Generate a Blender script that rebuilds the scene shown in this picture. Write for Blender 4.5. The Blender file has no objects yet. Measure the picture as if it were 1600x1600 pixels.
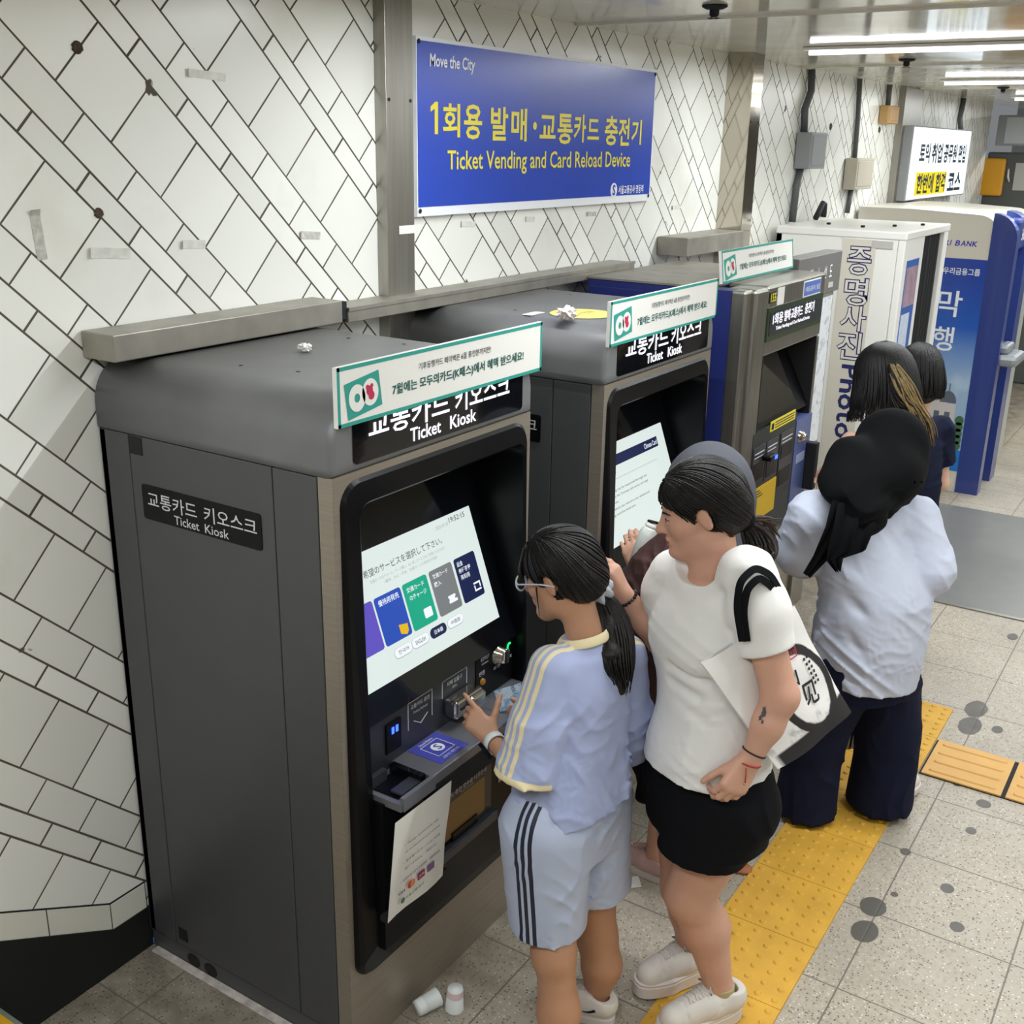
import bpy, bmesh, math, random
import numpy as np
from mathutils import Vector, Matrix

# ------------------------------------------------------------------ camera
scene = bpy.context.scene
COL = scene.collection
CAMP = np.array([-1.69603662, -2.35034289, 2.27864224])
CR = np.array([0.54794385, -0.83633793, 0.01721664])
CU = np.array([0.25630538, 0.18744407, 0.94824695])
CF = np.array([0.79628204, 0.51517336, -0.31706674])
FPX = 1722.956
cam_d = bpy.data.cameras.new('camera')
cam = bpy.data.objects.new('camera', cam_d)
COL.objects.link(cam)
m3 = Matrix((CR, CU, -CF)).transposed()
cam.matrix_world = Matrix.Translation(CAMP) @ m3.to_4x4()
cam_d.sensor_width = 36
cam_d.lens = FPX / 1600 * 36
cam_d.clip_start = 0.05
scene.camera = cam

# ------------------------------------------------------------------ light
world = bpy.data.worlds.new('world')
scene.world = world
world.use_nodes = True
wb = world.node_tree.nodes['Background']
wb.inputs[0].default_value = (0.90, 0.95, 1.0, 1)
wb.inputs[1].default_value = 0.22
vs = scene.view_settings
vs.view_transform = 'Standard'
vs.look = 'None'
vs.exposure = 0.0
vs.gamma = 1.0
vs.use_curve_mapping = False

CEIL = 2.7236
def area_light(name, loc, sx, sy, power, color=(0.93, 0.975, 1.0)):
    ld = bpy.data.lights.new(name, 'AREA')
    ld.shape = 'RECTANGLE'
    ld.size = sx
    ld.size_y = sy
    ld.energy = power
    ld.color = color
    o = bpy.data.objects.new(name, ld)
    o.location = loc
    COL.objects.link(o)
    return o
TUBE_X = [-1.5, 1.08, 3.65, 6.3, 8.78, 11.3]      # fluorescent rows run out from the wall; the last, unseen, is added to brighten
for tx_ in TUBE_X:
    area_light('tube_and_fill_light', (tx_, -1.75, CEIL - 0.045), 0.03, 2.5, 47)
area_light('tube_and_fill_light', (1.0, -4.2, CEIL - 0.075), 5.0, 0.06, 52)  # added fill lamp over the concourse, without a fixture
area_light('tube_and_fill_light', (5.5, -4.2, CEIL - 0.075), 5.0, 0.06, 52)  # second added fill lamp, evens the light and softens shadows

# ------------------------------------------------------------------ materials
def lin(c):
    if isinstance(c, str):
        c = tuple(int(c[i:i + 2], 16) / 255 for i in (0, 2, 4))
    return tuple(((x / 12.92) if x <= 0.04045 else ((x + 0.055) / 1.055) ** 2.4) for x in c) + (1.0,)
_MC = {}
def mat(name, col, rough=0.5, metal=0.0, emit=0.0, noise=0.0, nscale=20.0, bump=0.0, bscale=200.0,
        spec=0.5, coat=0.0, stretch=None, alpha=1.0, trans=0.0, sheen=0.0, sss=0.0):
    if name in _MC:
        return _MC[name]
    m = bpy.data.materials.new(name)
    m.use_nodes = True
    nt = m.node_tree
    b = nt.nodes['Principled BSDF']
    c = lin(col)
    b.inputs['Base Color'].default_value = c
    b.inputs['Roughness'].default_value = rough
    b.inputs['Metallic'].default_value = metal
    b.inputs['Specular IOR Level'].default_value = spec
    b.inputs['Coat Weight'].default_value = coat
    if trans:
        b.inputs['Transmission Weight'].default_value = trans
    if sheen:
        b.inputs['Sheen Weight'].default_value = sheen
    if sss:
        b.inputs['Subsurface Weight'].default_value = sss
        b.inputs['Subsurface Radius'].default_value = (0.012, 0.005, 0.003)
        b.inputs['Subsurface Scale'].default_value = 1.0
    if alpha < 1:
        b.inputs['Alpha'].default_value = alpha
    if emit:
        b.inputs['Emission Color'].default_value = c
        b.inputs['Base Color'].default_value = tuple(x * 0.12 for x in c[:3]) + (1,)
        c = tuple(x * 0.12 for x in c[:3]) + (1,)
        b.inputs['Emission Strength'].default_value = emit
    tc = None
    def coords(scale):
        tcn = nt.nodes.new('ShaderNodeTexCoord')
        mp = nt.nodes.new('ShaderNodeMapping')
        nt.links.new(tcn.outputs['Object'], mp.inputs[0])
        s = stretch or (1, 1, 1)
        mp.inputs['Scale'].default_value = tuple(scale * k for k in s)
        return mp.outputs[0]
    if noise:
        n = nt.nodes.new('ShaderNodeTexNoise')
        n.inputs['Scale'].default_value = 1.0
        n.inputs['Detail'].default_value = 4
        nt.links.new(coords(nscale), n.inputs[0])
        r = nt.nodes.new('ShaderNodeMapRange')
        r.inputs[1].default_value = 0.3
        r.inputs[2].default_value = 0.7
        r.inputs[3].default_value = 1 - noise
        r.inputs[4].default_value = 1 + noise
        nt.links.new(n.outputs[0], r.inputs[0])
        mx = nt.nodes.new('ShaderNodeVectorMath')
        mx.operation = 'SCALE'
        mx.inputs[0].default_value = c[:3]
        nt.links.new(r.outputs[0], mx.inputs['Scale'])
        nt.links.new(mx.outputs[0], b.inputs['Base Color'])
    if bump:
        n2 = nt.nodes.new('ShaderNodeTexNoise')
        n2.inputs['Scale'].default_value = 1.0
        n2.inputs['Detail'].default_value = 3
        nt.links.new(coords(bscale), n2.inputs[0])
        bp = nt.nodes.new('ShaderNodeBump')
        bp.inputs['Strength'].default_value = bump
        bp.inputs['Distance'].default_value = 0.01
        nt.links.new(n2.outputs[0], bp.inputs['Height'])
        nt.links.new(bp.outputs[0], b.inputs['Normal'])
    _MC[name] = m
    return m

class NB:
    """small node-graph writer"""
    def __init__(s, name):
        s.m = bpy.data.materials.new(name)
        s.m.use_nodes = True
        s.t = s.m.node_tree
        s.b = s.t.nodes['Principled BSDF']
    def put(s, sock, v):
        if isinstance(v, bpy.types.NodeSocket):
            s.t.links.new(v, sock)
        elif v is not None:
            sock.default_value = v
    def math(s, op, a, b=None, c=None):
        n = s.t.nodes.new('ShaderNodeMath')
        n.operation = op
        for i, v in enumerate((a, b, c)):
            if v is not None:
                s.put(n.inputs[i], v)
        return n.outputs[0]
    def pos(s):
        n = s.t.nodes.new('ShaderNodeNewGeometry')
        x = s.t.nodes.new('ShaderNodeSeparateXYZ')
        s.t.links.new(n.outputs['Position'], x.inputs[0])
        return x.outputs[0], x.outputs[1], x.outputs[2], n.outputs['Position']
    def noise(s, vec, scale, detail=3.0, rough=0.5):
        n = s.t.nodes.new('ShaderNodeTexNoise')
        n.inputs['Scale'].default_value = scale
        n.inputs['Detail'].default_value = detail
        n.inputs['Roughness'].default_value = rough
        if vec is not None:
            s.t.links.new(vec, n.inputs['Vector'])
        return n.outputs[0]
    def ramp(s, v, a, b, lo=0.0, hi=1.0):
        n = s.t.nodes.new('ShaderNodeMapRange')
        n.clamp = True
        for i, q in enumerate((v, a, b, lo, hi)):
            s.put(n.inputs[i], q)
        return n.outputs[0]
    def mix(s, f, a, b):
        n = s.t.nodes.new('ShaderNodeMix')
        n.data_type = 'RGBA'
        s.put(n.inputs[0], f)
        s.put(n.inputs[6], a)
        s.put(n.inputs[7], b)
        return n.outputs[2]
    def bump(s, hgt, strength=0.3, dist=0.01):
        n = s.t.nodes.new('ShaderNodeBump')
        n.inputs['Strength'].default_value = strength
        n.inputs['Distance'].default_value = dist
        s.t.links.new(hgt, n.inputs['Height'])
        s.t.links.new(n.outputs[0], s.b.inputs['Normal'])

def tile_material():
    g = NB('wall_tiles')
    x, y, z, P = g.pos()
    th = math.radians(-44.2)
    c, s_ = math.cos(th), math.sin(th)
    u = g.math('ADD', g.math('MULTIPLY', x, c), g.math('MULTIPLY', z, s_))
    v = g.math('ADD', g.math('MULTIPLY', x, -s_), g.math('MULTIPLY', z, c))
    PER, N, M = 0.3475, 0.064, 0.159
    vv = g.math('DIVIDE', g.math('SUBTRACT', v, 1.550), PER)
    row = g.math('FLOOR', vv)
    f = g.math('MULTIPLY', g.math('SUBTRACT', vv, row), PER)
    is_m = g.math('GREATER_THAN', f, N)
    is_b = g.math('GREATER_THAN', f, M)
    # joint offsets of the three courses and the shift from one period to the next
    off = g.math('ADD', g.math('MULTIPLY', row, 0.104), g.math('ADD', 0.028, g.math('MULTIPLY', is_m, 0.098)))
    off = g.math('SUBTRACT', off, g.math('MULTIPLY', is_b, 0.096))
    uu = g.math('DIVIDE', g.math('SUBTRACT', u, off), 0.19)
    ui = g.math('FLOOR', uu)
    uf = g.math('MULTIPLY', g.math('ABSOLUTE', g.math('SUBTRACT', g.math('SUBTRACT', uu, ui), 0.5)), 0.19)
    du = g.math('SUBTRACT', 0.095, uf)
    d1 = g.math('MINIMUM', f, g.math('SUBTRACT', PER, f))
    d2 = g.math('MINIMUM', g.math('ABSOLUTE', g.math('SUBTRACT', f, N)), g.math('ABSOLUTE', g.math('SUBTRACT', f, M)))
    wob = g.math('MULTIPLY', g.math('SUBTRACT', g.noise(P, 6.0), 0.5), 0.0016)
    d = g.math('ADD', g.math('MINIMUM', g.math('MINIMUM', d1, d2), du), wob)
    # narrow course has fatter cross joints
    wid = g.math('ADD', 0.0020, g.math('MULTIPLY', g.math('SUBTRACT', 1.0, is_m), 0.0007))
    joint = g.ramp(d, wid, g.math('ADD', wid, 0.0011), 1.0, 0.0)
    # a slanting border course follows the stair at the near end
    rnd = g.t.nodes.new('ShaderNodeTexWhiteNoise')
    cmb = g.t.nodes.new('ShaderNodeCombineXYZ')
    g.put(cmb.inputs[0], ui)
    g.put(cmb.inputs[1], row)
    g.put(cmb.inputs[2], g.math('ADD', is_m, is_b))
    g.t.links.new(cmb.outputs[0], rnd.inputs[0])
    tone = g.ramp(rnd.outputs[0], 0, 1, 0.93, 1.03)
    col = g.mix(rnd.outputs[0], lin('efefe8'), lin('f6f6f0'))
    sc = g.t.nodes.new('ShaderNodeVectorMath')
    sc.operation = 'SCALE'
    g.put(sc.inputs[0], col)
    g.put(sc.inputs['Scale'], tone)
    dirt = g.ramp(g.noise(P, 1.7, 5, 0.6), 0.56, 0.78, 0.0, 0.42)
    col = g.mix(dirt, sc.outputs[0], lin('c9bfa6'))
    # a broken corner here and there
    chip = g.math('MULTIPLY', g.ramp(g.noise(P, 9.0, 3), 0.70, 0.72), g.ramp(d, 0.012, 0.016, 1, 0))
    jm = g.math('MAXIMUM', joint, chip)
    jc = g.mix(g.noise(P, 3.0), lin('3a362f'), lin('6a6356'))
    col = g.mix(jm, col, jc)
    g.put(g.b.inputs['Base Color'], col)
    g.put(g.b.inputs['Roughness'], g.ramp(jm, 0, 1, 0.28, 0.9))
    hh = g.math('ADD', g.math('MULTIPLY', g.math('SUBTRACT', 1.0, jm), 0.3), g.math('MULTIPLY', g.noise(P, 5.0, 1), 0.25))
    g.bump(hh, 0.5, 0.004)
    return g.m

STAINS = [(1.399, -1.74, .052, .040), (1.268, -1.752, .056, .040), (1.753, -1.75, .022, .018), (1.629, -1.915, .026, .022),
          (1.451, -1.984, .026, .022), (2.012, -1.91, .025, .018), (2.217, -1.912, .030, .026), (2.968, -1.734, .085, .045),
          (2.80, -1.743, .085, .045), (2.832, -1.845, .035, .022), (3.861, -1.725, .045, .025), (2.30, -1.80, .018, .015),
          (1.50, -1.78, .014, .012), (0.95, -2.1, .03, .02), (1.84, -1.58, .02, .015), (1.2, -2.4, .03, .03), (2.6, -2.2, .03, .03)]
def floor_material():
    g = NB('terrazzo_floor')
    x, y, z, P = g.pos()
    gx = g.math('ABSOLUTE', g.math('SUBTRACT', g.math('FRACT', g.math('DIVIDE', g.math('ADD', x, 0.19), 0.39)), 0.5))
    gy = g.math('ABSOLUTE', g.math('SUBTRACT', g.math('FRACT', g.math('DIVIDE', g.math('ADD', y, 1.757 + 39.6), 0.396)), 0.5))
    jd = g.math('SUBTRACT', 0.5, g.math('MAXIMUM', gx, gy))
    joint = g.ramp(jd, 0.004, 0.008, 1, 0)
    vo = g.t.nodes.new('ShaderNodeTexVoronoi')
    vo.inputs['Scale'].default_value = 105
    g.t.links.new(P, vo.inputs['Vector'])
    speck = g.math('MULTIPLY', g.ramp(g.math('ADD', vo.outputs['Distance'], g.math('MULTIPLY', g.noise(P, 300.0, 2), 0.25)), 0.36, 0.46, 1, 0), 1.0)
    sepc = g.t.nodes.new('ShaderNodeSeparateColor')
    g.t.links.new(vo.outputs['Color'], sepc.inputs[0])
    dark = g.math('MULTIPLY', speck, g.math('GREATER_THAN', sepc.outputs[0], 0.52))
    lite = g.math('MULTIPLY', speck, g.math('LESS_THAN', sepc.outputs[0], 0.22))
    base = g.mix(g.ramp(g.noise(P, 60.0, 4, 0.7), 0.35, 0.65), lin('a09584'), lin('bbb2a2'))
    base = g.mix(g.ramp(g.noise(P, 0.9, 3), 0.35, 0.7), base, lin('b0a89a'))
    col = g.mix(dark, base, g.mix(sepc.outputs[1], lin('3d3833'), lin('7d6f5c')))
    col = g.mix(lite, col, lin('d9d4c8'))
    tone = g.ramp(g.noise(P, 2.2, 5, 0.65), 0.42, 0.75, 0.0, 0.5)
    col = g.mix(tone, col, lin('8d8577'))
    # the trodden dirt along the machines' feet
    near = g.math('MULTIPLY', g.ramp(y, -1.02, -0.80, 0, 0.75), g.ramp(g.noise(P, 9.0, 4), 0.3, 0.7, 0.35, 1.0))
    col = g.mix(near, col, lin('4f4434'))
    col = g.mix(joint, col, lin('6d675c'))
    st = None
    nz = g.math('MULTIPLY', g.math('SUBTRACT', g.noise(P, 28.0, 3), 0.5), 0.5)
    for (sx, sy, ra, rb) in STAINS:
        ex = g.math('DIVIDE', g.math('SUBTRACT', x, sx), ra)
        ey = g.math('DIVIDE', g.math('SUBTRACT', y, sy), rb)
        q = g.math('ADD', g.math('MULTIPLY', ex, ex), g.math('MULTIPLY', ey, ey))
        st = q if st is None else g.math('MINIMUM', st, q)
    stain = g.ramp(g.math('ADD', st, nz), 0.92, 1.05, 1, 0)
    col = g.mix(stain, col, lin('55514a'))
    g.put(g.b.inputs['Base Color'], col)
    g.put(g.b.inputs['Roughness'], g.ramp(g.noise(P, 14.0, 3), 0.3, 0.7, 0.34, 0.55))
    g.bump(g.math('SUBTRACT', 1.0, joint), 0.3, 0.003)
    return g.m

def ceiling_material():
    g = NB('ceiling_panels')
    x, y, z, P = g.pos()
    dirt = g.ramp(g.noise(P, 1.6, 5, 0.65), 0.45, 0.8, 0, 0.5)
    col = g.mix(dirt, lin('e9e6da'), lin('c4bca8'))
    g.put(g.b.inputs['Base Color'], col)
    g.put(g.b.inputs['Roughness'], g.ramp(g.noise(P, 4, 3), 0.3, 0.7, 0.05, 0.13))
    g.b.inputs['Specular IOR Level'].default_value = 0.75
    g.bump(g.noise(P, 1.6, 1), 0.04, 0.02)
    return g.m

M = {}
def mk():
    M['tiles'] = tile_material()
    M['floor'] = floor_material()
    M['ceil'] = ceiling_material()
    M['steel'] = mat('brushed_steel', '9d9a92', 0.34, 0.9, noise=0.10, nscale=1.0, stretch=(60, 60, 3))
    M['steel_v'] = mat('steel_front', '9d9487', 0.36, 0.5, noise=0.08, nscale=1.0, stretch=(4, 4, 120))
    M['mirror'] = mat('polished_steel', 'b9b2a4', 0.09, 1.0, noise=0.05, nscale=4)
    M['duct'] = mat('duct_paint', '9b978d', 0.45, 0.55, noise=0.16, nscale=9)
    M['black'] = mat('black_plastic', '08090d', 0.34, spec=0.22)
    M['matte_black'] = mat('matte_black', '15161a', 0.7)
    M['base_black'] = mat('baseboard_black', '0f1412', 0.55)
    M['glass_black'] = mat('black_glass', '0b0d11', 0.08, spec=0.4, coat=0.3)
    M['grey'] = mat('kiosk_grey', '58595b', 0.42, 0.35, noise=0.03, nscale=8, bump=0.03, bscale=700)
    M['grey_lit'] = mat('kiosk_hood_lit_grey', '77787a', 0.42, 0.15, noise=0.08, nscale=6, bump=0.03, bscale=700)  # cabinet grey made lighter: light falling on the hood is put into its colour
    M['gap'] = mat('seam_dark', '1b1c1e', 0.8)
    M['panel'] = mat('control_panel_grey', '46484f', 0.35, 0.5)
    M['shelf'] = mat('shelf_grey', '85868c', 0.38, 0.6)
    M['chrome'] = mat('chrome', 'c9c5bb', 0.14, 1.0)  # the last row is added out of view to lift the far end
    M['white'] = mat('white_paint', 'ecebe6', 0.4)
    M['ink'] = mat('ink_black', '1b1d22', 0.6)
    M['paper'] = mat('white_paper', 'e9e7e2', 0.7, noise=0.02)
    M['teal'] = mat('teal_print', '2f9c90', 0.45)
    M['tealdk'] = mat('dark_teal_print', '1c5f5a', 0.45)
    M['signblue'] = mat('sign_blue', '2c4cbc', 0.25, noise=0.05, nscale=3)
    M['yellow'] = mat('sign_yellow', 'f2e13a', 0.35)
    M['signwhite'] = mat('sign_white', 'f2f4f8', 0.4)
    M['navy'] = mat('navy_paint', '252f6e', 0.36, noise=0.05, nscale=5)
    M['cream'] = mat('cream_paint', 'dcd8cd', 0.35, noise=0.03, nscale=6)
    M['beige'] = mat('beige_strip', 'd6d1c4', 0.4)
    M['label_grey'] = mat('plate_lettering', 'd6d8da', 0.5)
    M['lit'] = mat('lit_letters', 'f6f4ff', 0.5, emit=1.6)
    M['screen'] = mat('screen_glow', 'e6f2ee', 0.25, emit=0.85)
    M['scr_ink'] = mat('screen_ink', '2b3236', 0.4, emit=0.3)
    M['scr_grey'] = mat('screen_pale_ink', 'b4bcba', 0.4, emit=0.7)
    M['c_blue'] = mat('card_blue', '2a56c4', 0.3, emit=0.75)
    M['c_green'] = mat('card_green', '12b590', 0.3, emit=0.75)
    M['c_grey'] = mat('card_grey', '84888a', 0.3, emit=0.75)
    M['c_navy'] = mat('card_navy', '1a2654', 0.3, emit=0.75)
    M['c_purple'] = mat('card_purple', '6a5ad0', 0.3, emit=0.75)
    M['c_white'] = mat('card_white', 'f4faff', 0.3, emit=0.9)
    M['c_yellow'] = mat('card_yellow', 'f4c21a', 0.3, emit=0.8)
    M['led_b'] = mat('blue_led', '2a4cff', 0.3, emit=5)
    M['led_g'] = mat('green_led', '19d56a', 0.3, emit=2.5)
    M['orange'] = mat('orange_button', 'd8932a', 0.3, emit=0.2)
    M['lamp'] = mat('tube_glow', 'fbfcff', 0.4, emit=4.5)
    M['lightbox'] = mat('lightbox_face', 'eefaff', 0.4, emit=1.25)
    M['lb_yellow'] = mat('lightbox_yellow', 'f6e20c', 0.4, emit=0.95)
    M['lb_ink'] = mat('lightbox_ink', '34465a', 0.4, emit=0.3)
    M['tact'] = mat('tactile_yellow', 'd3a23a', 0.6, noise=0.10, nscale=9, bump=0.08, bscale=120)
    M['tact2'] = mat('tactile_orange', 'd5a55c', 0.55, noise=0.06, nscale=9, bump=0.08, bscale=120)
    M['tan'] = mat('tan_box', 'b8925c', 0.5)
    M['boxgrey'] = mat('junction_grey', '8b8e90', 0.5)
    M['boxbeige'] = mat('junction_beige', 'b5ae9e', 0.5)
    M['conduit'] = mat('conduit_grey', '56585a', 0.5)
    M['amber'] = mat('amber_window', 'a5783a', 0.35, emit=0.10, noise=0.15, nscale=14)
mk()

# ------------------------------------------------------------------ mesh helpers
def new_obj(name, me, parent=None, loc=None):
    o = bpy.data.objects.new(name, me)
    COL.objects.link(o)
    if parent is not None:
        o.parent = parent
    if loc is not None:
        o.location = loc
    return o
def tag(o, label=None, cat=None, group=None, kind=None):
    if label: o['label'] = label
    if cat: o['category'] = cat
    if group: o['group'] = group
    if kind: o['kind'] = kind
    return o
def thing(name, label, cat, loc=(0, 0, 0), rz=0.0, group=None):
    o = bpy.data.objects.new(name, None)
    o.empty_display_size = 0.1
    COL.objects.link(o)
    o.location = loc
    o.rotation_euler = (0, 0, rz)
    return tag(o, label, cat, group)

class MB:
    """collects shapes with material slots, builds ONE mesh object"""
    def __init__(s):
        s.v, s.f, s.mi, s.mats, s.sm = [], [], [], [], []
    def slot(s, m):
        if m not in s.mats:
            s.mats.append(m)
        return s.mats.index(m)
    def add(s, verts, faces, m, smooth=False):
        k = len(s.v)
        i = s.slot(m)
        s.v.extend([tuple(map(float, p)) for p in verts])
        for f in faces:
            s.f.append([k + j for j in f])
            s.mi.append(i)
            s.sm.append(smooth)
        return s
    def box(s, a, b, m, bev=0.0):
        x0, y0, z0 = [min(a[i], b[i]) for i in range(3)]
        x1, y1, z1 = [max(a[i], b[i]) for i in range(3)]
        if bev <= 0:
            v = [(x, y, z) for z in (z0, z1) for y in (y0, y1) for x in (x0, x1)]
            return s.add(v, [(0, 2, 3, 1), (4, 5, 7, 6), (0, 1, 5, 4), (2, 6, 7, 3), (0, 4, 6, 2), (1, 3, 7, 5)], m)
        bm = bmesh.new()
        bmesh.ops.create_cube(bm, size=1.0)
        for v in bm.verts:
            v.co = ((x0 + x1) / 2 + v.co.x * (x1 - x0), (y0 + y1) / 2 + v.co.y * (y1 - y0), (z0 + z1) / 2 + v.co.z * (z1 - z0))
        bv = min(bev, (x1 - x0) * .45, (y1 - y0) * .45, (z1 - z0) * .45)
        bmesh.ops.bevel(bm, geom=list(bm.edges), offset=bv, segments=2, affect='EDGES', profile=0.5)
        bm.verts.index_update()
        s.add([v.co[:] for v in bm.verts], [[v.index for v in f.verts] for f in bm.faces], m)
        bm.free()
        return s
    def quad(s, pts, m):
        return s.add(pts, [list(range(len(pts)))], m)
    def obox(s, c, ax, ay, az, m):
        """box by centre and three half-axis vectors"""
        c, ax, ay, az = [np.array(q, float) for q in (c, ax, ay, az)]
        v = [c + i * ax + j * ay + k * az for k in (-1, 1) for j in (-1, 1) for i in (-1, 1)]
        return s.add(v, [(0, 2, 3, 1), (4, 5, 7, 6), (0, 1, 5, 4), (2, 6, 7, 3), (0, 4, 6, 2), (1, 3, 7, 5)], m)
    def tube(s, pts, rad, m, n=10, cap=True, smooth=True):
        pts = [np.array(p, float) for p in pts]
        if not hasattr(rad, '__len__'):
            rad = [rad] * len(pts)
        up = None
        rings = []
        for i, p in enumerate(pts):
            t = pts[min(i + 1, len(pts) - 1)] - pts[max(i - 1, 0)]
            t = t / (np.linalg.norm(t) + 1e-9)
            if up is None:
                a = np.array([0, 0, 1.0]) if abs(t[2]) < 0.9 else np.array([1.0, 0, 0])
                up = np.cross(np.cross(t, a), t)
            up = up - t * (up @ t)
            up /= np.linalg.norm(up) + 1e-9
            sd = np.cross(t, up)
            rings.append([p + rad[i] * (math.cos(2 * math.pi * k / n) * up + math.sin(2 * math.pi * k / n) * sd) for k in range(n)])
        v = [q for r in rings for q in r]
        f = []
        for i in range(len(pts) - 1):
            for k in range(n):
                f.append((i * n + k, (i + 1) * n + k, (i + 1) * n + (k + 1) % n, i * n + (k + 1) % n))
        if cap:
            f.append(tuple(range(n)))
            f.append(tuple((len(pts) - 1) * n + k for k in reversed(range(n))))
        return s.add(v, f, m, smooth)
    def prism(s, loop, axis, a, b, m, smooth=False):
        """2D loop in the plane normal to axis, extruded from a to b"""
        def P(q, t):
            if axis == 'x': return (t, q[0], q[1])
            if axis == 'y': return (q[0], t, q[1])
            return (q[0], q[1], t)
        n = len(loop)
        v = [P(q, a) for q in loop] + [P(q, b) for q in loop]
        k = len(s.v)
        s.add(v, [(i, (i + 1) % n, n + (i + 1) % n, n + i) for i in range(n)], m, smooth)
        s.add(v, [tuple(range(n)), tuple(range(2 * n - 1, n - 1, -1))], m)
        return s
    def loops(s, rings, m, closed=True, smooth=True, cap0=False, cap1=False):
        n = len(rings[0])
        v = [p for r in rings for p in r]
        f = []
        for i in range(len(rings) - 1):
            for k in range(n if closed else n - 1):
                f.append((i * n + k, i * n + (k + 1) % n, (i + 1) * n + (k + 1) % n, (i + 1) * n + k))
        if cap0: f.append(tuple(range(n)))
        if cap1: f.append(tuple((len(rings) - 1) * n + k for k in range(n)))
        return s.add(v, f, m, smooth)
    def disc(s, c, r, axis, m, n=24, r2=None):
        r2 = r2 or r
        pts = []
        for k in range(n):
            a, b = r * math.cos(2 * math.pi * k / n), r2 * math.sin(2 * math.pi * k / n)
            pts.append({'x': (c[0], c[1] + a, c[2] + b), 'y': (c[0] + a, c[1], c[2] + b), 'z': (c[0] + a, c[1] + b, c[2])}[axis])
        return s.add(pts, [list(range(n))], m)
    def build(s, name, parent=None, origin=None, fix=True):
        me = bpy.data.meshes.new(name)
        v = s.v
        if origin is not None:
            v = [(p[0] - origin[0], p[1] - origin[1], p[2] - origin[2]) for p in v]
        me.from_pydata(v, [], s.f)
        for m in s.mats:
            me.materials.append(m)
        me.polygons.foreach_set('material_index', s.mi)
        me.polygons.foreach_set('use_smooth', s.sm)
        if fix:
            bm = bmesh.new()
            bm.from_mesh(me)
            bmesh.ops.recalc_face_normals(bm, faces=bm.faces)
            bm.to_mesh(me)
            bm.free()
        me.update()
        o = new_obj(name, me, parent)
        if origin is not None and parent is None:
            o.location = origin
        return o

def rrect(x0, z0, x1, z1, r, n=6):
    """rounded rectangle loop, counter-clockwise from the right side"""
    out = []
    for cx, cz, a0 in ((x1 - r, z1 - r, 0), (x0 + r, z1 - r, 90), (x0 + r, z0 + r, 180), (x1 - r, z0 + r, 270)):
        for k in range(n + 1):
            a = math.radians(a0 + 90 * k / n)
            out.append((cx + r * math.cos(a), cz + r * math.sin(a)))
    return out

# ------------------------------------------------------------------ lettering
_TC = {}
def text_mesh(body, bold=0.0, shear=0.0):
    key = (body, bold, shear)
    if key in _TC:
        return _TC[key]
    cu = bpy.data.curves.new('t', 'FONT')
    cu.body = body
    cu.size = 1
    cu.offset = bold
    cu.shear = shear
    cu.resolution_u = 2
    cu.align_x = 'LEFT'
    o = bpy.data.objects.new('t', cu)
    me = o.to_mesh()
    v = [tuple(q.co) for q in me.vertices]
    f = [tuple(p.vertices) for p in me.polygons]
    o.to_mesh_clear()
    bpy.data.objects.remove(o)
    bpy.data.curves.remove(cu)
    a = np.array(v)
    lo, hi = a.min(0), a.max(0)
    _TC[key] = ((a - (lo + hi) / 2) / np.maximum(hi - lo, 1e-6), f, (hi - lo))
    return _TC[key]
def put_text(mb, body, c, R, U, w, h, m, bold=0.0, lift=0.0012, shear=0.0):
    """lettering fitted into a w x h box centred on c, running along R with its tops towards U"""
    a, f, size = text_mesh(body, bold, shear)
    c, R, U = [np.array(q, float) for q in (c, R, U)]
    if h is None:
        h = w * size[1] / size[0]
    if w is None:
        w = h * size[0] / size[1]
    N_ = np.cross(R, U)
    v = [c + lift * N_ + R * p[0] * w + U * p[1] * h for p in a]
    mb.add(v, f, m)
    return mb
def lettering(parent, body, c, R, U, w, h, m, bold=0.0, lift=0.0012, shear=0.0, name='lettering'):
    for (b_, c_, w_, h_) in (body if isinstance(body, list) else [(body, c, w, h)]):
        mb = MB()
        put_text(mb, b_, c_, R, U, w_, h_, m, bold, lift, shear)
        mb.build(name, parent, fix=False)
X_, Y_, Z_ = np.array([1., 0, 0]), np.array([0, 1., 0]), np.array([0, 0, 1.])

# ------------------------------------------------------------------ the setting
def struct(name, mb, label=None, cat=None):
    o = mb.build(name)
    o['kind'] = 'structure'
    if label: o['label'] = label
    if cat: o['category'] = cat
    return o
XA, XB, YB = -4.0, 14.0, -6.5
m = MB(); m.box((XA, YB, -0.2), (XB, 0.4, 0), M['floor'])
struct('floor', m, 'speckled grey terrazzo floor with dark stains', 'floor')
m = MB(); m.box((XA, 0.0, 0), (10.4, 0.25, CEIL + 0.3), M['tiles'])
struct('wall_left', m, 'cream wall of diagonal diamond tiles behind the machines', 'wall')
m = MB()
for i, (xa, xb) in enumerate(((XA, -2.78), (-2.77, -0.215), (-0.205, 2.345), (2.36, 4.895), (4.91, 7.44), (7.455, 10.0), (10.015, XB))):
    m.box((xa, YB, CEIL), (xb, 0.0, CEIL + 0.05), M['ceil'])
    m.box((xb - 0.005, YB, CEIL + 0.012), (xb + 0.02, 0.0, CEIL + 0.05), M['gap'])
struct('ceiling', m, 'glossy cream ceiling panels split by dark grooves', 'ceiling')
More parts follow.
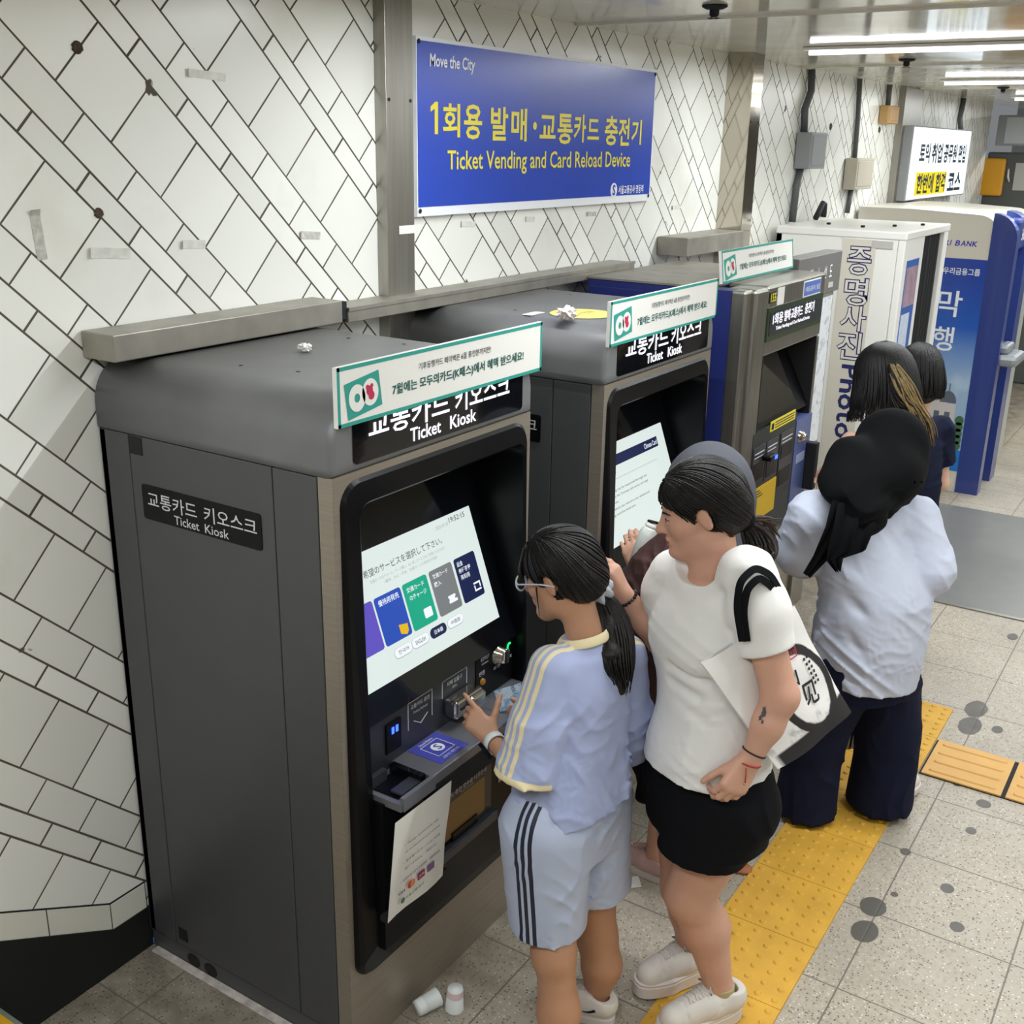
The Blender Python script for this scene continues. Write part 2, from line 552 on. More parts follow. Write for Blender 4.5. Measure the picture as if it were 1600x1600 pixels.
# bright lips of the panel joints
m = MB()
for gx in (-0.21, 2.352, 4.902, 7.447):
    m.box((gx - 0.035, YB, CEIL - 0.010), (gx - 0.008, -0.004, CEIL + 0.004), M['ceil'])
o = struct('trim_1', m, 'thin cream lips along the ceiling panel joints', 'trim')
wallpaint = mat('far_wall_paint', 'b9b6a9', 0.6, noise=0.05, nscale=3)
m = MB(); m.box((XA, YB - 0.2, 0), (XB, YB, CEIL + 0.3), wallpaint)
struct('wall_right', m, 'plain wall across the concourse', 'wall')
m = MB(); m.box((XA - 0.2, YB, 0), (XA, 0.25, CEIL + 0.3), wallpaint)
struct('wall_back', m, 'plain wall behind the stairs', 'wall')
m = MB(); m.box((XB, YB, 0), (XB + 0.2, 0.4, CEIL + 0.3), mat('far_end_wall', '9fa19c', 0.5))
struct('wall_front', m, 'dim grey wall at the far end of the concourse', 'wall')
# lower tile border and black skirting that climb with the stairs at the near end
m = MB()
def sk(x):       # top of the black skirting
    return 0.135 if x > -0.12 else 0.135 + (-0.12 - x) * 0.56
xs = [XA, -0.12, 0.0, 4.4]
for a, b in zip(xs[:-1], xs[1:]):
    p = [(a, 0), (b, 0), (b, sk(b)), (a, sk(a))]
    m.prism([(q[0], q[1]) for q in p], 'y', -0.008, 0.0, M['base_black'])
struct('baseboard_left', m, 'black skirting below the tiled wall beside the kiosk', 'skirting')
m = MB()
tb = mat('border_tile', 'e4e2d6', 0.3, noise=0.05, nscale=4)
jt = M['gap']
x = -0.02
spans = [(-0.12, -0.004), (-0.31, -0.124), (-0.50, -0.314), (-0.69, -0.504), (-0.88, -0.694), (-1.07, -0.884)]
for a, b in spans:
    za, zb = sk(a), sk(b)
    m.prism([(a, za), (b, zb), (b, zb + 0.082), (a, za + 0.082)], 'y', -0.004, 0.0, tb)
m.prism([(-1.07, sk(-1.07)), (-0.12, sk(-0.12)), (0.0, sk(0)), (0.0, sk(0) + 0.087), (-0.12, sk(-0.12) + 0.087), (-1.07, sk(-1.07) + 0.087)], 'y', -0.0018, 0.0, jt)
struct('trim_2', m, 'border course of cream tiles following the stair', 'trim')
# stainless columns standing out of the wall
def column(n, x0, x1, dep, label, m1='mirror', m2='steel'):
    q = MB()
    q.box((x0, -dep, 0), (x1, 0, CEIL), M[m1], bev=0.002)
    for z in (0.25, 1.0, 1.78, 2.4):
        for xx in (x0 + 0.015, x1 - 0.015):
            q.disc((xx, -dep - 0.001, z), 0.006, 'y', M['gap'], 8)
    return struct('trim_%d' % n, q, label, 'column')
column(3, 1.112, 1.248, 0.045, 'brushed steel cover strip left of the blue sign', 'steel', 'steel')
column(4, 3.84, 3.975, 0.14, 'polished steel column reflecting the tiles')
column(5, 7.03, 7.53, 0.05, 'grey steel cover strip beside the lit advert', 'steel')

# the stair the photographer stands on: only its first nosing shows in the corner
m = MB()
for k in range(4):
    x1 = -0.505 - 0.30 * k
    m.box((XA + 0.01, -3.4, 0.17 * k), (x1, -0.012, 0.17 * (k + 1)), mat('stair_stone', '8f8a80', 0.6, noise=0.12, nscale=40))
st_ = struct('stairs', m, 'stone stair with yellow nosings in the near left corner', 'stairs')
for k in range(4):
    x1 = -0.505 - 0.30 * k
    m = MB()
    m.box((x1 - 0.055, -3.39, 0.17 * (k + 1)), (x1 - 0.008, -0.013, 0.17 * (k + 1) + 0.004), mat('nosing_yellow', 'd8a41e', 0.5))
    m.box((x1 - 0.008, -3.39, 0.17 * (k + 1) - 0.03), (x1 + 0.004, -0.013, 0.17 * (k + 1) + 0.004), mat('nosing_edge', '6f7a70', 0.5))
    m.build('stair_nosing', st_)

# tactile paving
m = MB()
TY0, TY1, TX0 = -1.655, -1.353, 0.797
for k in range(-3, 7):
    xa = TX0 + 0.3 * k
    m.box((xa + 0.001, TY0, 0.0), (xa + 0.299, TY1, 0.008), M['tact'])
    for i in range(6):
        for j in range(6):
            cx, cy = xa + 0.025 + 0.05 * i, TY0 + 0.025 + 0.0503 * j
            r0 = [(cx + 0.012 * math.cos(t * math.pi / 4), cy + 0.012 * math.sin(t * math.pi / 4), 0.008) for t in range(8)]
            r1 = [(cx + 0.007 * math.cos(t * math.pi / 4), cy + 0.007 * math.sin(t * math.pi / 4), 0.0125) for t in range(8)]
            m.loops([r0, r1], M['tact'], cap1=True, smooth=False)
o = m.build('tactile_paving')
tag(o, 'long yellow strip of studded tactile paving in front of the machines', 'tactile paving')
m = MB()
m.box((2.294, -4.5, 0.0), (2.596, TY0 - 0.004, 0.0035), M['gap'])
k = 0
yy = TY0 - 0.012
while yy > -4.2:
    m.box((2.296, yy - 0.288, 0.0), (2.594, yy, 0.009), M['tact2'])
    for i in range(4):
        cx = 2.296 + 0.037 + 0.0745 * i
        lp = rrect(cx - 0.012, yy - 0.268, cx + 0.012, yy - 0.020, 0.0119, 4)
        li = rrect(cx - 0.007, yy - 0.262, cx + 0.007, yy - 0.026, 0.0069, 4)
        m.loops([[(p[0], p[1], 0.009) for p in lp], [(p[0], p[1], 0.0135) for p in li]], M['tact2'], cap1=True, smooth=False)
    yy -= 0.304
o = m.build('tactile_paving')
tag(o, 'pale orange branch of barred tactile paving crossing the terrazzo', 'tactile paving')

# ------------------------------------------------------------------ ticket kiosks
def ring3(lp, yfun):
    return [(p[0], yfun(p[1]) if callable(yfun) else yfun, p[1]) for p in lp]
W, D, ZS = 0.798, 0.791, 1.586
BZ = [(1.60, -0.797), (1.40, -0.803), (0.95, -0.858), (0.44, -0.868), (0.32, -0.82), (0.2, -0.797)]
def ybez(z):
    zz = [b[0] for b in BZ][::-1]
    return float(np.interp(z, zz, [b[1] for b in BZ][::-1]))
def scr_pt(x, t, lift=0.0):
    """a point of the leaning screen glass: t metres up the glass"""
    c = 1 / math.sqrt(1 + 0.3495 ** 2)
    z = 0.96 + t * c
    y = -0.763 + (z - 1.006) * 0.3495
    return np.array([x, y - lift * c, z + lift * 0.3495 * c])
SU = np.array([0, 0.3495, 1.0]) / math.sqrt(1 + 0.3495 ** 2)
def scr_quad(mb, x0, t0, x1, t1, m_, lift=0.001, r=0.0):
    if r:
        lp = rrect(x0, t0, x1, t1, r, 4)
    else:
        lp = [(x1, t1), (x0, t1), (x0, t0), (x1, t0)]
    mb.quad([scr_pt(p[0], p[1], lift) for p in lp], m_)
def kiosk(x0, label, screen):
    root = thing('ticket_kiosk', label, 'ticket kiosk', (x0, 0, 0))
    # cabinet: dark core with separate grey panels so that the seams are real
    m = MB()
    m.box((0.006, -0.530, 0.0), (W - 0.006, -0.012, ZS - 0.002), M['gap'])
    m.box((0.006, -0.739, 0.0), (W - 0.006, -0.532, 0.77), M['gap'])
    m.box((0.020, -0.739, 1.550), (W - 0.020, -0.532, ZS - 0.002), M['gap'])
    for sx in (0, 1):
        xa, xb = (0.0, 0.02) if sx == 0 else (W - 0.02, W)
        for ya, yb in ((-0.118, -0.010), (-0.608, -0.121), (-0.744, -0.611)):
            m.box((xa, ya, 0.062), (xb, yb, ZS - 0.004), M['grey'], bev=0.002)
        m.box((xa + (0.004 if sx == 0 else -0.004), -0.745, 0.0), (xb, -0.012, 0.057), M['grey'])
    m.box((0.0, -0.03, 0.06), (W, -0.010, ZS - 0.004), M['grey'])
    cab = m.build('cabinet', root)
    m = MB()
    m.box((-0.002, -0.170, 1.535), (0.003, -0.125, 1.580), M['matte_black'])
    m.build('lock_cover', root)
    m = MB()
    m.box((-0.002, -0.172, 0.085), (0.003, -0.137, 0.125), M['matte_black'])
    m.build('lock_cover', root)
    for yy in (-0.185, -0.255):
        m = MB(); m.disc((0.0035, yy, 0.026), 0.027, 'x', M['black'], 20, 0.022)
        m.build('vent_hole', root)
    m = MB(); m.box((-0.022, -0.76, 0.0), (0.0035, -0.03, 0.006), mat('sealant', 'bdb4ad', 0.7, noise=0.3, nscale=30), bev=0.002)
    m.build('sealant_strip', root)
    # hood with the big rounded shoulders
    m = MB()
    zt, r = 1.757, 0.110
    prof = [(W + .004, ZS), (W + .004, ZS + 0.02)]
    for k in range(13):
        a = math.radians(90 * k / 12)
        prof.append((W + .004 - r + r * math.cos(a), zt - r + r * math.sin(a)))
    for k in range(13):
        a = math.radians(90 + 90 * k / 12)
        prof.append((-.004 + r + r * math.cos(a), zt - r + r * math.sin(a)))
    prof += [(-.004, ZS + 0.02), (-.004, ZS)]
    rings = []
    for y, ins in ((-0.010, 0.0), (-0.775, 0.0), (-0.789, 0.004), (-0.796, 0.014)):
        cx, cz = W / 2, (ZS + zt) / 2
        rings.append([(cx + (p[0] - cx) * (1 - ins / 0.4), y, cz + (p[1] - cz) * (1 - ins / 0.12)) for p in prof])
    m.loops(rings, M['grey_lit'], smooth=True, cap0=True, cap1=True)
    hood = m.build('hood', root)
    for sx, sy in ((0.16, -0.36), (0.19, -0.52), (0.62, -0.30), (0.64, -0.48)):
        q = MB(); q.disc((sx, sy, zt + 0.0008), 0.006, 'z', M['gap'], 10); q.build('screw', hood)
    # header glass with the lit name
    m = MB()
    m.prism(rrect(0.062, 1.604, 0.742, 1.738, 0.012), 'y', -0.7995, -0.78, M['glass_black'])
    hd = m.build('header_display', root)
    lettering(hd, [('교통카드', (0.262, -0.7998, 1.684), 0.300, 0.066), ('키오스크', (0.556, -0.7998, 1.684), 0.240, 0.066),
                   ('Ticket', (0.318, -0.7998, 1.631), 0.118, 0.033), ('Kiosk', (0.470, -0.7998, 1.631), 0.110, 0.033)],
              None, X_, Z_, None, None, M['lit'], bold=0.012)
    # side name plate
    m = MB()
    m.prism(rrect(-0.568, 1.372, -0.157, 1.462, 0.008), 'x', -0.0025, 0.002, M['black'])
    sp = m.build('name_plate', root)
    lettering(sp, [('교통카드', (-0.003, -0.266, 1.427), 0.176, 0.040), ('키오스크', (-0.003, -0.467, 1.427), 0.176, 0.040),
                   ('Ticket', (-0.003, -0.315, 1.390), 0.088, 0.023), ('Kiosk', (-0.003, -0.420, 1.390), 0.082, 0.023)],
              None, -Y_, Z_, None, None, M['label_grey'], bold=0.008, lift=0.0006)
    # steel front with an opening
    m = MB()
    hole = rrect(0.03, 0.245, W - 0.03, 1.562, 0.05)
    n = len(hole)
    def outer(p):
        cx, cz = W / 2, ZS / 2
        return p
    corners = [(W, ZS), (0.0, ZS), (0.0, 0.0), (W, 0.0)]
    q = 7
    # outer loop matched to the rounded hole: each corner repeated along its arc
    outl = []
    for ci in range(4):
        outl += [corners[ci]] * q
    for y in (-D,):
        v = [(p[0], y, p[1]) for p in outl] + [(p[0], y, p[1]) for p in hole]
        m.add(v, [(i, (i + 1) % n, n + (i + 1) % n, n + i) for i in range(n)], M['steel_v'])
    m.box((0, -D + 0.0005, 0.0), (0.012, -0.748, ZS), M['steel_v'])
    m.box((W - 0.012, -D + 0.0005, 0.0), (W, -0.748, ZS), M['steel_v'])
    m.box((0.0125, -D + 0.0005, ZS - 0.012), (W - 0.0125, -0.748, ZS), M['steel_v'])
    m.box((0.0125, -D + 0.0005, 0.0), (W - 0.0125, -0.748, 0.20), M['steel_v'])
    m.build('steel_front', root)
    # moulded black surround, a lofted lip around the recess
    m = MB()
    o0 = rrect(0.018, 0.236, W - 0.018, 1.572, 0.060, 8)
    o1 = rrect(0.020, 0.238, W - 0.020, 1.570, 0.060, 8)
    o2 = rrect(0.028, 0.246, W - 0.028, 1.560, 0.056, 8)
    i0 = rrect(0.074, 0.300, W - 0.028 - .004, 1.510, 0.040, 8)
    i1 = rrect(0.086, 0.308, W - 0.034, 1.502, 0.034, 8)
    yb = lambda z: ybez(z)
    rings = [ring3(o0, -0.775), ring3(o1, lambda z: yb(z) + 0.008), ring3(o2, yb), ring3(i0, yb), ring3(i1, lambda z: yb(z) + 0.010),
             ring3(i1, lambda z: max(yb(z) + 0.03, -0.765)), ring3(i1, lambda z: -0.755 if z < .96 else min(-0.763 + (z - 1.006) * 0.3495 + 0.01, -0.56))]
    for ra, rb in zip(rings[:-1], rings[1:]):
        m.loops([ra, rb], M['black'], smooth=False)
    m.build('bezel', root)
    # recess: leaning glass, side cheeks, panel
    m = MB()
    m.quad([scr_pt(0.078, -0.03, -0.004), scr_pt(W - 0.026, -0.03, -0.004), scr_pt(W - 0.026, 0.62, -0.004), scr_pt(0.078, 0.62, -0.004)], M['glass_black'])
    gl = m.build('screen_glass', root)
    lettering(gl, '735', scr_pt(0.150, 0.505, -0.002), X_, SU, 0.060, 0.026, M['label_grey'], shear=0.2)
    # screen
    m = MB()
    scr_quad(m, 0.108, 0.046, 0.700, 0.376, M['screen'], 0.0)
    sc = m.build('touchscreen', root)
    def S(items, m_, bold=0.0):
        for b_, xc, tc, w_, h_ in items:
            mb = MB()
            put_text(mb, b_, scr_pt(xc, tc, 0.0026), X_, SU, w_, h_, m_, bold, 0.0)
            mb.build('screen_text', sc, fix=False)
    if screen == 1:
        for (xa, xb, mm) in ((0.120, 0.228, 'c_purple'), (0.234, 0.339, 'c_blue'), (0.346, 0.448, 'c_green'), (0.458, 0.559, 'c_grey'), (0.569, 0.666, 'c_navy')):
            q = MB(); scr_quad(q, xa, 0.129, xb, 0.255, M[mm], 0.0012, 0.008)
            if mm == 'c_blue':
                q.quad([scr_pt(a, b, 0.0022) for a, b in ((0.296, 0.166), (0.329, 0.160), (0.327, 0.142), (0.318, 0.134), (0.296, 0.142))], M['c_yellow'])
            if mm == 'c_green':
                scr_quad(q, 0.400, 0.146, 0.433, 0.172, M['c_white'], 0.0022, 0.004)
            if mm == 'c_grey':
                scr_quad(q, 0.508, 0.150, 0.545, 0.158, M['c_white'], 0.0022, 0.002)
                scr_quad(q, 0.508, 0.164, 0.540, 0.171, M['c_white'], 0.0022, 0.002)
                scr_quad(q, 0.511, 0.156, 0.536, 0.166, M['c_white'], 0.0022)
            if mm == 'c_navy':
                for a in ((0.626, 0.166, 0.656, 0.171), (0.626, 0.146, 0.656, 0.151), (0.626, 0.146, 0.631, 0.163), (0.651, 0.154, 0.656, 0.171)):
                    scr_quad(q, *a, M['c_white'], 0.0022)
            q.build('menu_card', sc)
        S([('ご希望のサービスを選択して下さい。', 0.375, 0.320, 0.34, 0.020), ('19:52:15', 0.632, 0.3605, 0.072, 0.014)], M['scr_ink'])
        S([('2025-07-30', 0.562, 0.354, 0.056, 0.009), ('交通カードのチャージ、カード購入、払い戻しサービスをご利用いただけます', 0.395, 0.297, 0.31, 0.009),
           ('（優待、大人・子供、交通カードの販売が可能）', 0.40, 0.283, 0.22, 0.009)], M['scr_grey'])
        S([('優待用発売', 0.286, 0.238, 0.080, 0.016), ('交通カード', 0.394, 0.236, 0.072, 0.014), ('のチャージ', 0.397, 0.214, 0.070, 0.014),
           ('交通カード', 0.502, 0.238, 0.066, 0.013), ('購入', 0.482, 0.216, 0.030, 0.014),
           ('返金', 0.591, 0.238, 0.026, 0.014), ('券種変更', 0.606, 0.219, 0.054, 0.014), ('再利用', 0.601, 0.200, 0.040, 0.014),
           ('日本語', 0.4355, 0.1015, 0.036, 0.012)], M['c_white'], 0.01)
        for xc, lab, mm in ((0.288, '한국어', 0), (0.358, 'ENGLISH', 0), (0.4355, None, 1), (0.511, '中國語', 0)):
            q = MB()
            scr_quad(q, xc - 0.035, 0.0865, xc + 0.035, 0.1145, M['scr_grey'] if not mm else M['c_navy'], 0.0012, 0.0135)
            if not mm:
                scr_quad(q, xc - 0.034, 0.0885, xc + 0.034, 0.1140, M['c_white'], 0.0018, 0.0125)
                put_text(q, lab, scr_pt(xc, 0.1015, 0.0026), X_, SU, 0.040, 0.011, M['scr_ink'], 0, 0.0)
            q.build('language_button', sc)
    else:
        q = MB(); scr_quad(q, 0.108, 0.300, 0.640, 0.336, M['c_navy'], 0.0012)
        put_text(q, 'Climate Card', scr_pt(0.582, 0.318, 0.0026), X_, SU, 0.100, 0.018, M['c_white'], 0.01, 0.0)
        q.build('title_bar', sc)
        S([('See Sen', 0.170, 0.352, 0.05, 0.011), ('Expiration date', 0.245, 0.279, 0.11, 0.011),
           ('1. Stop charging can be requested through the', 0.330, 0.222, 0.34, 0.010), ('is available, by the Tmoney call center (or) app', 0.330, 0.203, 0.34, 0.010),
           ('until longer use.', 0.215, 0.184, 0.11, 0.010), ('2. Upon refund, the refund is one reimbursed', 0.325, 0.163, 0.33, 0.010),
           ('including card the fixed amt.', 0.27, 0.144, 0.21, 0.010)], M['scr_ink'])
        S([('-------------------------', 0.37, 0.258, 0.46, 0.002)], M['scr_grey'])
    # upright control panel
    YP = -0.772
    m = MB()
    m.box((0.084, YP, 0.775), (W - 0.032, -0.740, 0.945), M['panel'])
    cp = m.build('control_panel', root)
    q = MB(); q.box((0.178, YP - 0.006, 0.815), (0.238, YP, 0.900), M['black'], bev=0.003)
    for a in (0.202, 0.218):
        q.box((a - 0.004, YP - 0.008, 0.868), (a + 0.004, YP - 0.005, 0.886), M['led_b'])
    q.build('card_slot', cp)
    q = MB()
    for (xa, za, xb, zb) in ((0.27, 0.918, 0.373, 0.920), (0.27, 0.842, 0.272, 0.920), (0.371, 0.842, 0.373, 0.920)):
        q.box((xa, YP - 0.0012, za), (xb, YP, zb), M['label_grey'])
    for (xa, za, xb, zb) in ((0.416, 0.918, 0.530, 0.920), (0.416, 0.870, 0.418, 0.920), (0.528, 0.870, 0.530, 0.920)):
        q.box((xa, YP - 0.0012, za), (xb, YP, zb), M['label_grey'])
    for a, b in (((0.294, 0.860), (0.323, 0.842)), ((0.323, 0.842), (0.352, 0.860))):
        q.obox(((a[0] + b[0]) / 2, YP - 0.001, (a[1] + b[1]) / 2), ((b[0] - a[0]) / 2, 0, (b[1] - a[1]) / 2), (0, 0.0006, 0), (0, 0, 0.0014), M['label_grey'])
    put_text(q, '교통카드 충전', (0.321, YP, 0.903), X_, Z_, 0.080, 0.013, M['label_grey'], 0.01)
    put_text(q, 'Ticket Reload', (0.321, YP, 0.884), X_, Z_, 0.060, 0.007, M['label_grey'])
    put_text(q, '지폐 입출구', (0.472, YP, 0.903), X_, Z_, 0.070, 0.014, M['label_grey'], 0.01)
    put_text(q, 'Bills', (0.472, YP, 0.886), X_, Z_, 0.020, 0.007, M['label_grey'])
    q.build('printed_label', cp)
    q = MB()
    q.box((0.420, YP - 0.045, 0.815), (0.545, YP, 0.868), M['chrome'], bev=0.008)
    q.box((0.474, YP - 0.058, 0.818), (0.545, YP - 0.03, 0.862), M['chrome'], bev=0.010)
    q.box((0.440, YP - 0.047, 0.838), (0.530, YP - 0.040, 0.846), M['gap'])
    q.build('note_slot', cp)
    q = MB()
    q.box((0.571, YP - 0.003, 0.792), (0.765, YP, 0.944), M['black'])
    put_text(q, '동전투입구', (0.612, YP - 0.003, 0.914), X_, Z_, 0.042, 0.012, M['label_grey'])
    put_text(q, 'Coins', (0.612, YP - 0.003, 0.899), X_, Z_, 0.032, 0.006, M['label_grey'])
    put_text(q, '반환', (0.598, YP - 0.003, 0.872), X_, Z_, 0.028, 0.014, M['label_grey'])
    put_text(q, '동전', (0.672, YP - 0.003, 0.862), X_, Z_, 0.034, 0.010, M['label_grey'])
    put_text(q, '통화', (0.738, YP - 0.003, 0.868), X_, Z_, 0.024, 0.010, M['label_grey'])
    q.build('coin_plate', cp)
    q = MB()
    rr = [(0.030, 0.0), (0.030, -0.008), (0.024, -0.014), (0.022, -0.030), (0.018, -0.034)]
    q.loops([[(0.672 + r_ * math.cos(t * math.pi / 12), YP - 0.003 + d_, 0.903 + r_ * math.sin(t * math.pi / 12)) for t in range(24)] for r_, d_ in rr], M['chrome'], cap1=True)
    q.box((0.666, YP - 0.042, 0.885), (0.678, YP - 0.030, 0.921), M['gap'])
    q.build('coin_knob', cp)
    q = MB()
    for k in range(10):
        a0 = math.radians(70 + 20 * k)
        q.obox((0.736 + 0.009 * math.cos(a0), YP - 0.004, 0.899 + 0.012 * math.sin(a0)), (0.0025, 0, 0), (0, 0.001, 0), (0, 0, 0.0025), M['led_g'])
    q.build('call_light', cp)
    q = MB()
    q.loops([[(0.600 + r_ * math.cos(t * math.pi / 8), YP - 0.003 + d_, 0.846 + r_ * math.sin(t * math.pi / 8)) for t in range(16)] for r_, d_ in ((0.010, 0), (0.009, -0.006), (0.005, -0.009))], M['orange'], cap1=True)
    q.build('return_button', cp)
    # shelf
    m = MB()
    m.box((0.205, -0.902, 0.757), (W - 0.036, -0.770, 0.787), M['shelf'], bev=0.003)
    m.box((0.215, -0.9035, 0.700), (W - 0.042, -0.855, 0.757), M['matte_black'])
    m.box((0.080, -0.900, 0.750), (0.205, -0.770, 0.770), M['shelf'])
    m.box((0.086, -0.905, 0.750), (0.212, -0.893, 0.786), M['shelf'])
    sh = m.build('shelf', root)
    q = MB()
    pad = [(0.278, -0.772), (0.397, -0.772), (0.364, -0.884), (0.243, -0.884)]
    pad = [(0.262, -0.776), (0.382, -0.776), (0.382, -0.884), (0.262, -0.884)]
    q.prism(pad, 'z', 0.787, 0.7885, mat('reader_blue', '4a4fb0', 0.35))
    for k in range(20):
        a0 = 2 * math.pi * k / 20
    q.disc((0.322, -0.828, 0.7893), 0.019, 'z', M['signwhite'], 24)
    for a, b in (((0.288, -0.798), (0.356, -0.798)), ((0.356, -0.798), (0.356, -0.858)), ((0.356, -0.858), (0.288, -0.858)), ((0.288, -0.858), (0.288, -0.798))):
        q.obox(((a[0] + b[0]) / 2, (a[1] + b[1]) / 2, 0.7889), ((b[0] - a[0]) / 2 + 0.0007, 0, 0) if a[1] == b[1] else (0.0007, 0, 0), (0, (b[1] - a[1]) / 2, 0) if a[0] == b[0] else (0, 0.0007, 0), (0, 0, 0.0003), M['signwhite'])
    put_text(q, 'S', (0.322, -0.828, 0.7898), X_, Y_, 0.017, 0.026, mat('reader_blue', '4a4fb0'), 0.02, 0.0004)
    put_text(q, 'Seoul Metro', (0.322, -0.788, 0.7888), X_, Y_, 0.055, 0.009, M['signwhite'], 0.01, 0.0006)
    put_text(q, '교통카드 충전 패드', (0.322, -0.872, 0.7888), X_, Y_, 0.070, 0.009, M['signwhite'], 0.0, 0.0006)
    q.build('card_reader_pad', sh)
    q = MB()
    q.box((0.095, -0.880, 0.7705), (0.195, -0.790, 0.772), M['black'])
    q.box((0.178, -0.885, 0.7705), (0.195, -0.785, 0.795), M['glass_black'])
    q.box((0.095, -0.800, 0.7705), (0.150, -0.785, 0.800), M['panel'])
    q.obox((0.150, -0.866, 0.779), (0.045, 0.0, 0), (0, 0.018, 0), (0, 0, 0.003), M['panel'])
    q.build('card_tray', sh)
    # lower front
    m = MB()
    m.box((0.072, -0.850, 0.330), (W - 0.030, -0.745, 0.755), M['black'])
    lf = m.build('lower_front', root)
    q = MB()
    q.box((0.274, -0.862, 0.478), (0.526, -0.848, 0.690), M['panel'], bev=0.004)
    q.box((0.268, -0.882, 0.478), (0.532, -0.860, 0.506), M['panel'], bev=0.004)
    q.box((0.290, -0.8625, 0.520), (0.490, -0.860, 0.628), M['amber'])
    q.box((0.335, -0.868, 0.506), (0.450, -0.8622, 0.532), M['black'])
    q.box((0.288, -0.8626, 0.508), (0.335, -0.8624, 0.520), M['black'])
    put_text(q, '교통카드·충전·영수증 나오는곳', (0.392, -0.862, 0.650), X_, Z_, 0.215, 0.016, M['label_grey'], 0.008)
    put_text(q, 'Ticket & Receipt', (0.405, -0.862, 0.636), X_, Z_, 0.06, 0.006, M['label_grey'])
    q.box((0.37, -0.863, 0.671), (0.45, -0.862, 0.6725), M['label_grey'])
    q.build('pickup_door', lf)
    q = MB()
    q.box((0.055, -0.872, 0.432), (0.300, -0.848, 0.448), M['matte_black'])
    q.build('ledge', lf)
    q = MB()
    q.box((0.575, -0.853, 0.560), (0.700, -0.848, 0.745), mat('notice_plate', 'a9aaa6', 0.5))
    q.box((0.585, -0.8545, 0.665), (0.690, -0.8525, 0.738), mat('plate_dark', '4a4f4c', 0.4))
    for k in range(4):
        q.box((0.590, -0.8540, 0.575 + 0.02 * k), (0.685, -0.8525, 0.580 + 0.02 * k), M['ink'])
    q.build('side_notice', lf)
    return root
kiosk(0.0, 'nearest dark grey ticket kiosk with a lit Japanese service menu on its screen', 1)
kiosk(1.218, 'dark grey ticket kiosk showing a blue title bar on its screen beside the navy machine', 2)

# taped notice on the first kiosk
m = MB()
pts = []
for k in range(9):
    z = 0.745 - 0.0375 * k
    y = -0.910 if k == 0 else (-0.910 + 0.025 * math.sin(math.pi * k / 16) ** 0.8)
    y = -0.9105 + 0.030 * (k / 8)
    pts.append((y, z))
rows = [[(0.045 + (0.225 + 0.003 * math.sin(k)) * j / 6, pts[k][0] + 0.004 * math.sin(j * 1.1) * (k / 8), pts[k][1] + 0.002 * j / 6 * 0) for j in range(7)] for k in range(9)]
back = [[(p[0], p[1] + 0.0008, p[2]) for p in r] for r in rows]
m.loops(rows, M['paper'], closed=False)
m.loops(back, M['paper'], closed=False)
o = tag(m.build('paper_notice'), 'white printed notice hanging on the front of the nearest kiosk below its shelf', 'notice')
q = MB()
def py(z): return -0.9145 + 0.030 * ((0.745 - z) / 0.30) - 0.0015
NR = X_
NU = np.array([0, -0.1, 1.0]); NU /= np.linalg.norm(NU)
for t_, z_, w_, x_ in (('•  Foreign issued cards with', 0.660, 0.135, 0.150), ('not weekly payment are accepted', 0.637, 0.140, 0.155), ('•  海外発行のカードはご利用', 0.608, 0.150, 0.155),
                       ('発行できません。（現金のみ）', 0.585, 0.130, 0.155), ('•  在国外发行的卡不能使用，请使用现金', 0.552, 0.160, 0.157)):
    put_text(q, t_, (x_, py(z_), z_), NR, NU, w_, 0.009, M['ink'], 0, 0.001)
put_text(q, 'VISA', (0.085, py(0.518), 0.518), NR, NU, 0.026, 0.010, mat('print_navy', '3a3f52', 0.6), 0.02, 0.001, 0.2)
q.disc((0.118, py(0.52) - 0.001, 0.52), 0.010, 'y', mat('print_red', 'c2452c', 0.6))
q.disc((0.128, py(0.52) - 0.0014, 0.52), 0.010, 'y', mat('print_orange', 'd98a55', 0.6))
q.box((0.148, py(0.525) - 0.0016, 0.513), (0.176, py(0.525) - 0.0006, 0.533), mat('print_maroon', '8f3050', 0.6))
q.box((0.188, py(0.525) - 0.0016, 0.513), (0.216, py(0.525) - 0.0006, 0.533), mat('print_purple', '7c5a86', 0.6))
put_text(q, 'JCB', (0.162, py(0.523) - 0.001, 0.523), NR, NU, 0.020, 0.010, M['paper'], 0.01, 0.0016)
q.disc((0.092, py(0.488) - 0.001, 0.488), 0.008, 'y', mat('print_green', '4f6f62', 0.6))
put_text(q, '서울교통공사', (0.140, py(0.488), 0.488), NR, NU, 0.075, 0.010, mat('print_green', '4f6f62', 0.6), 0.01, 0.001)
q.build('lettering', o, fix=False)

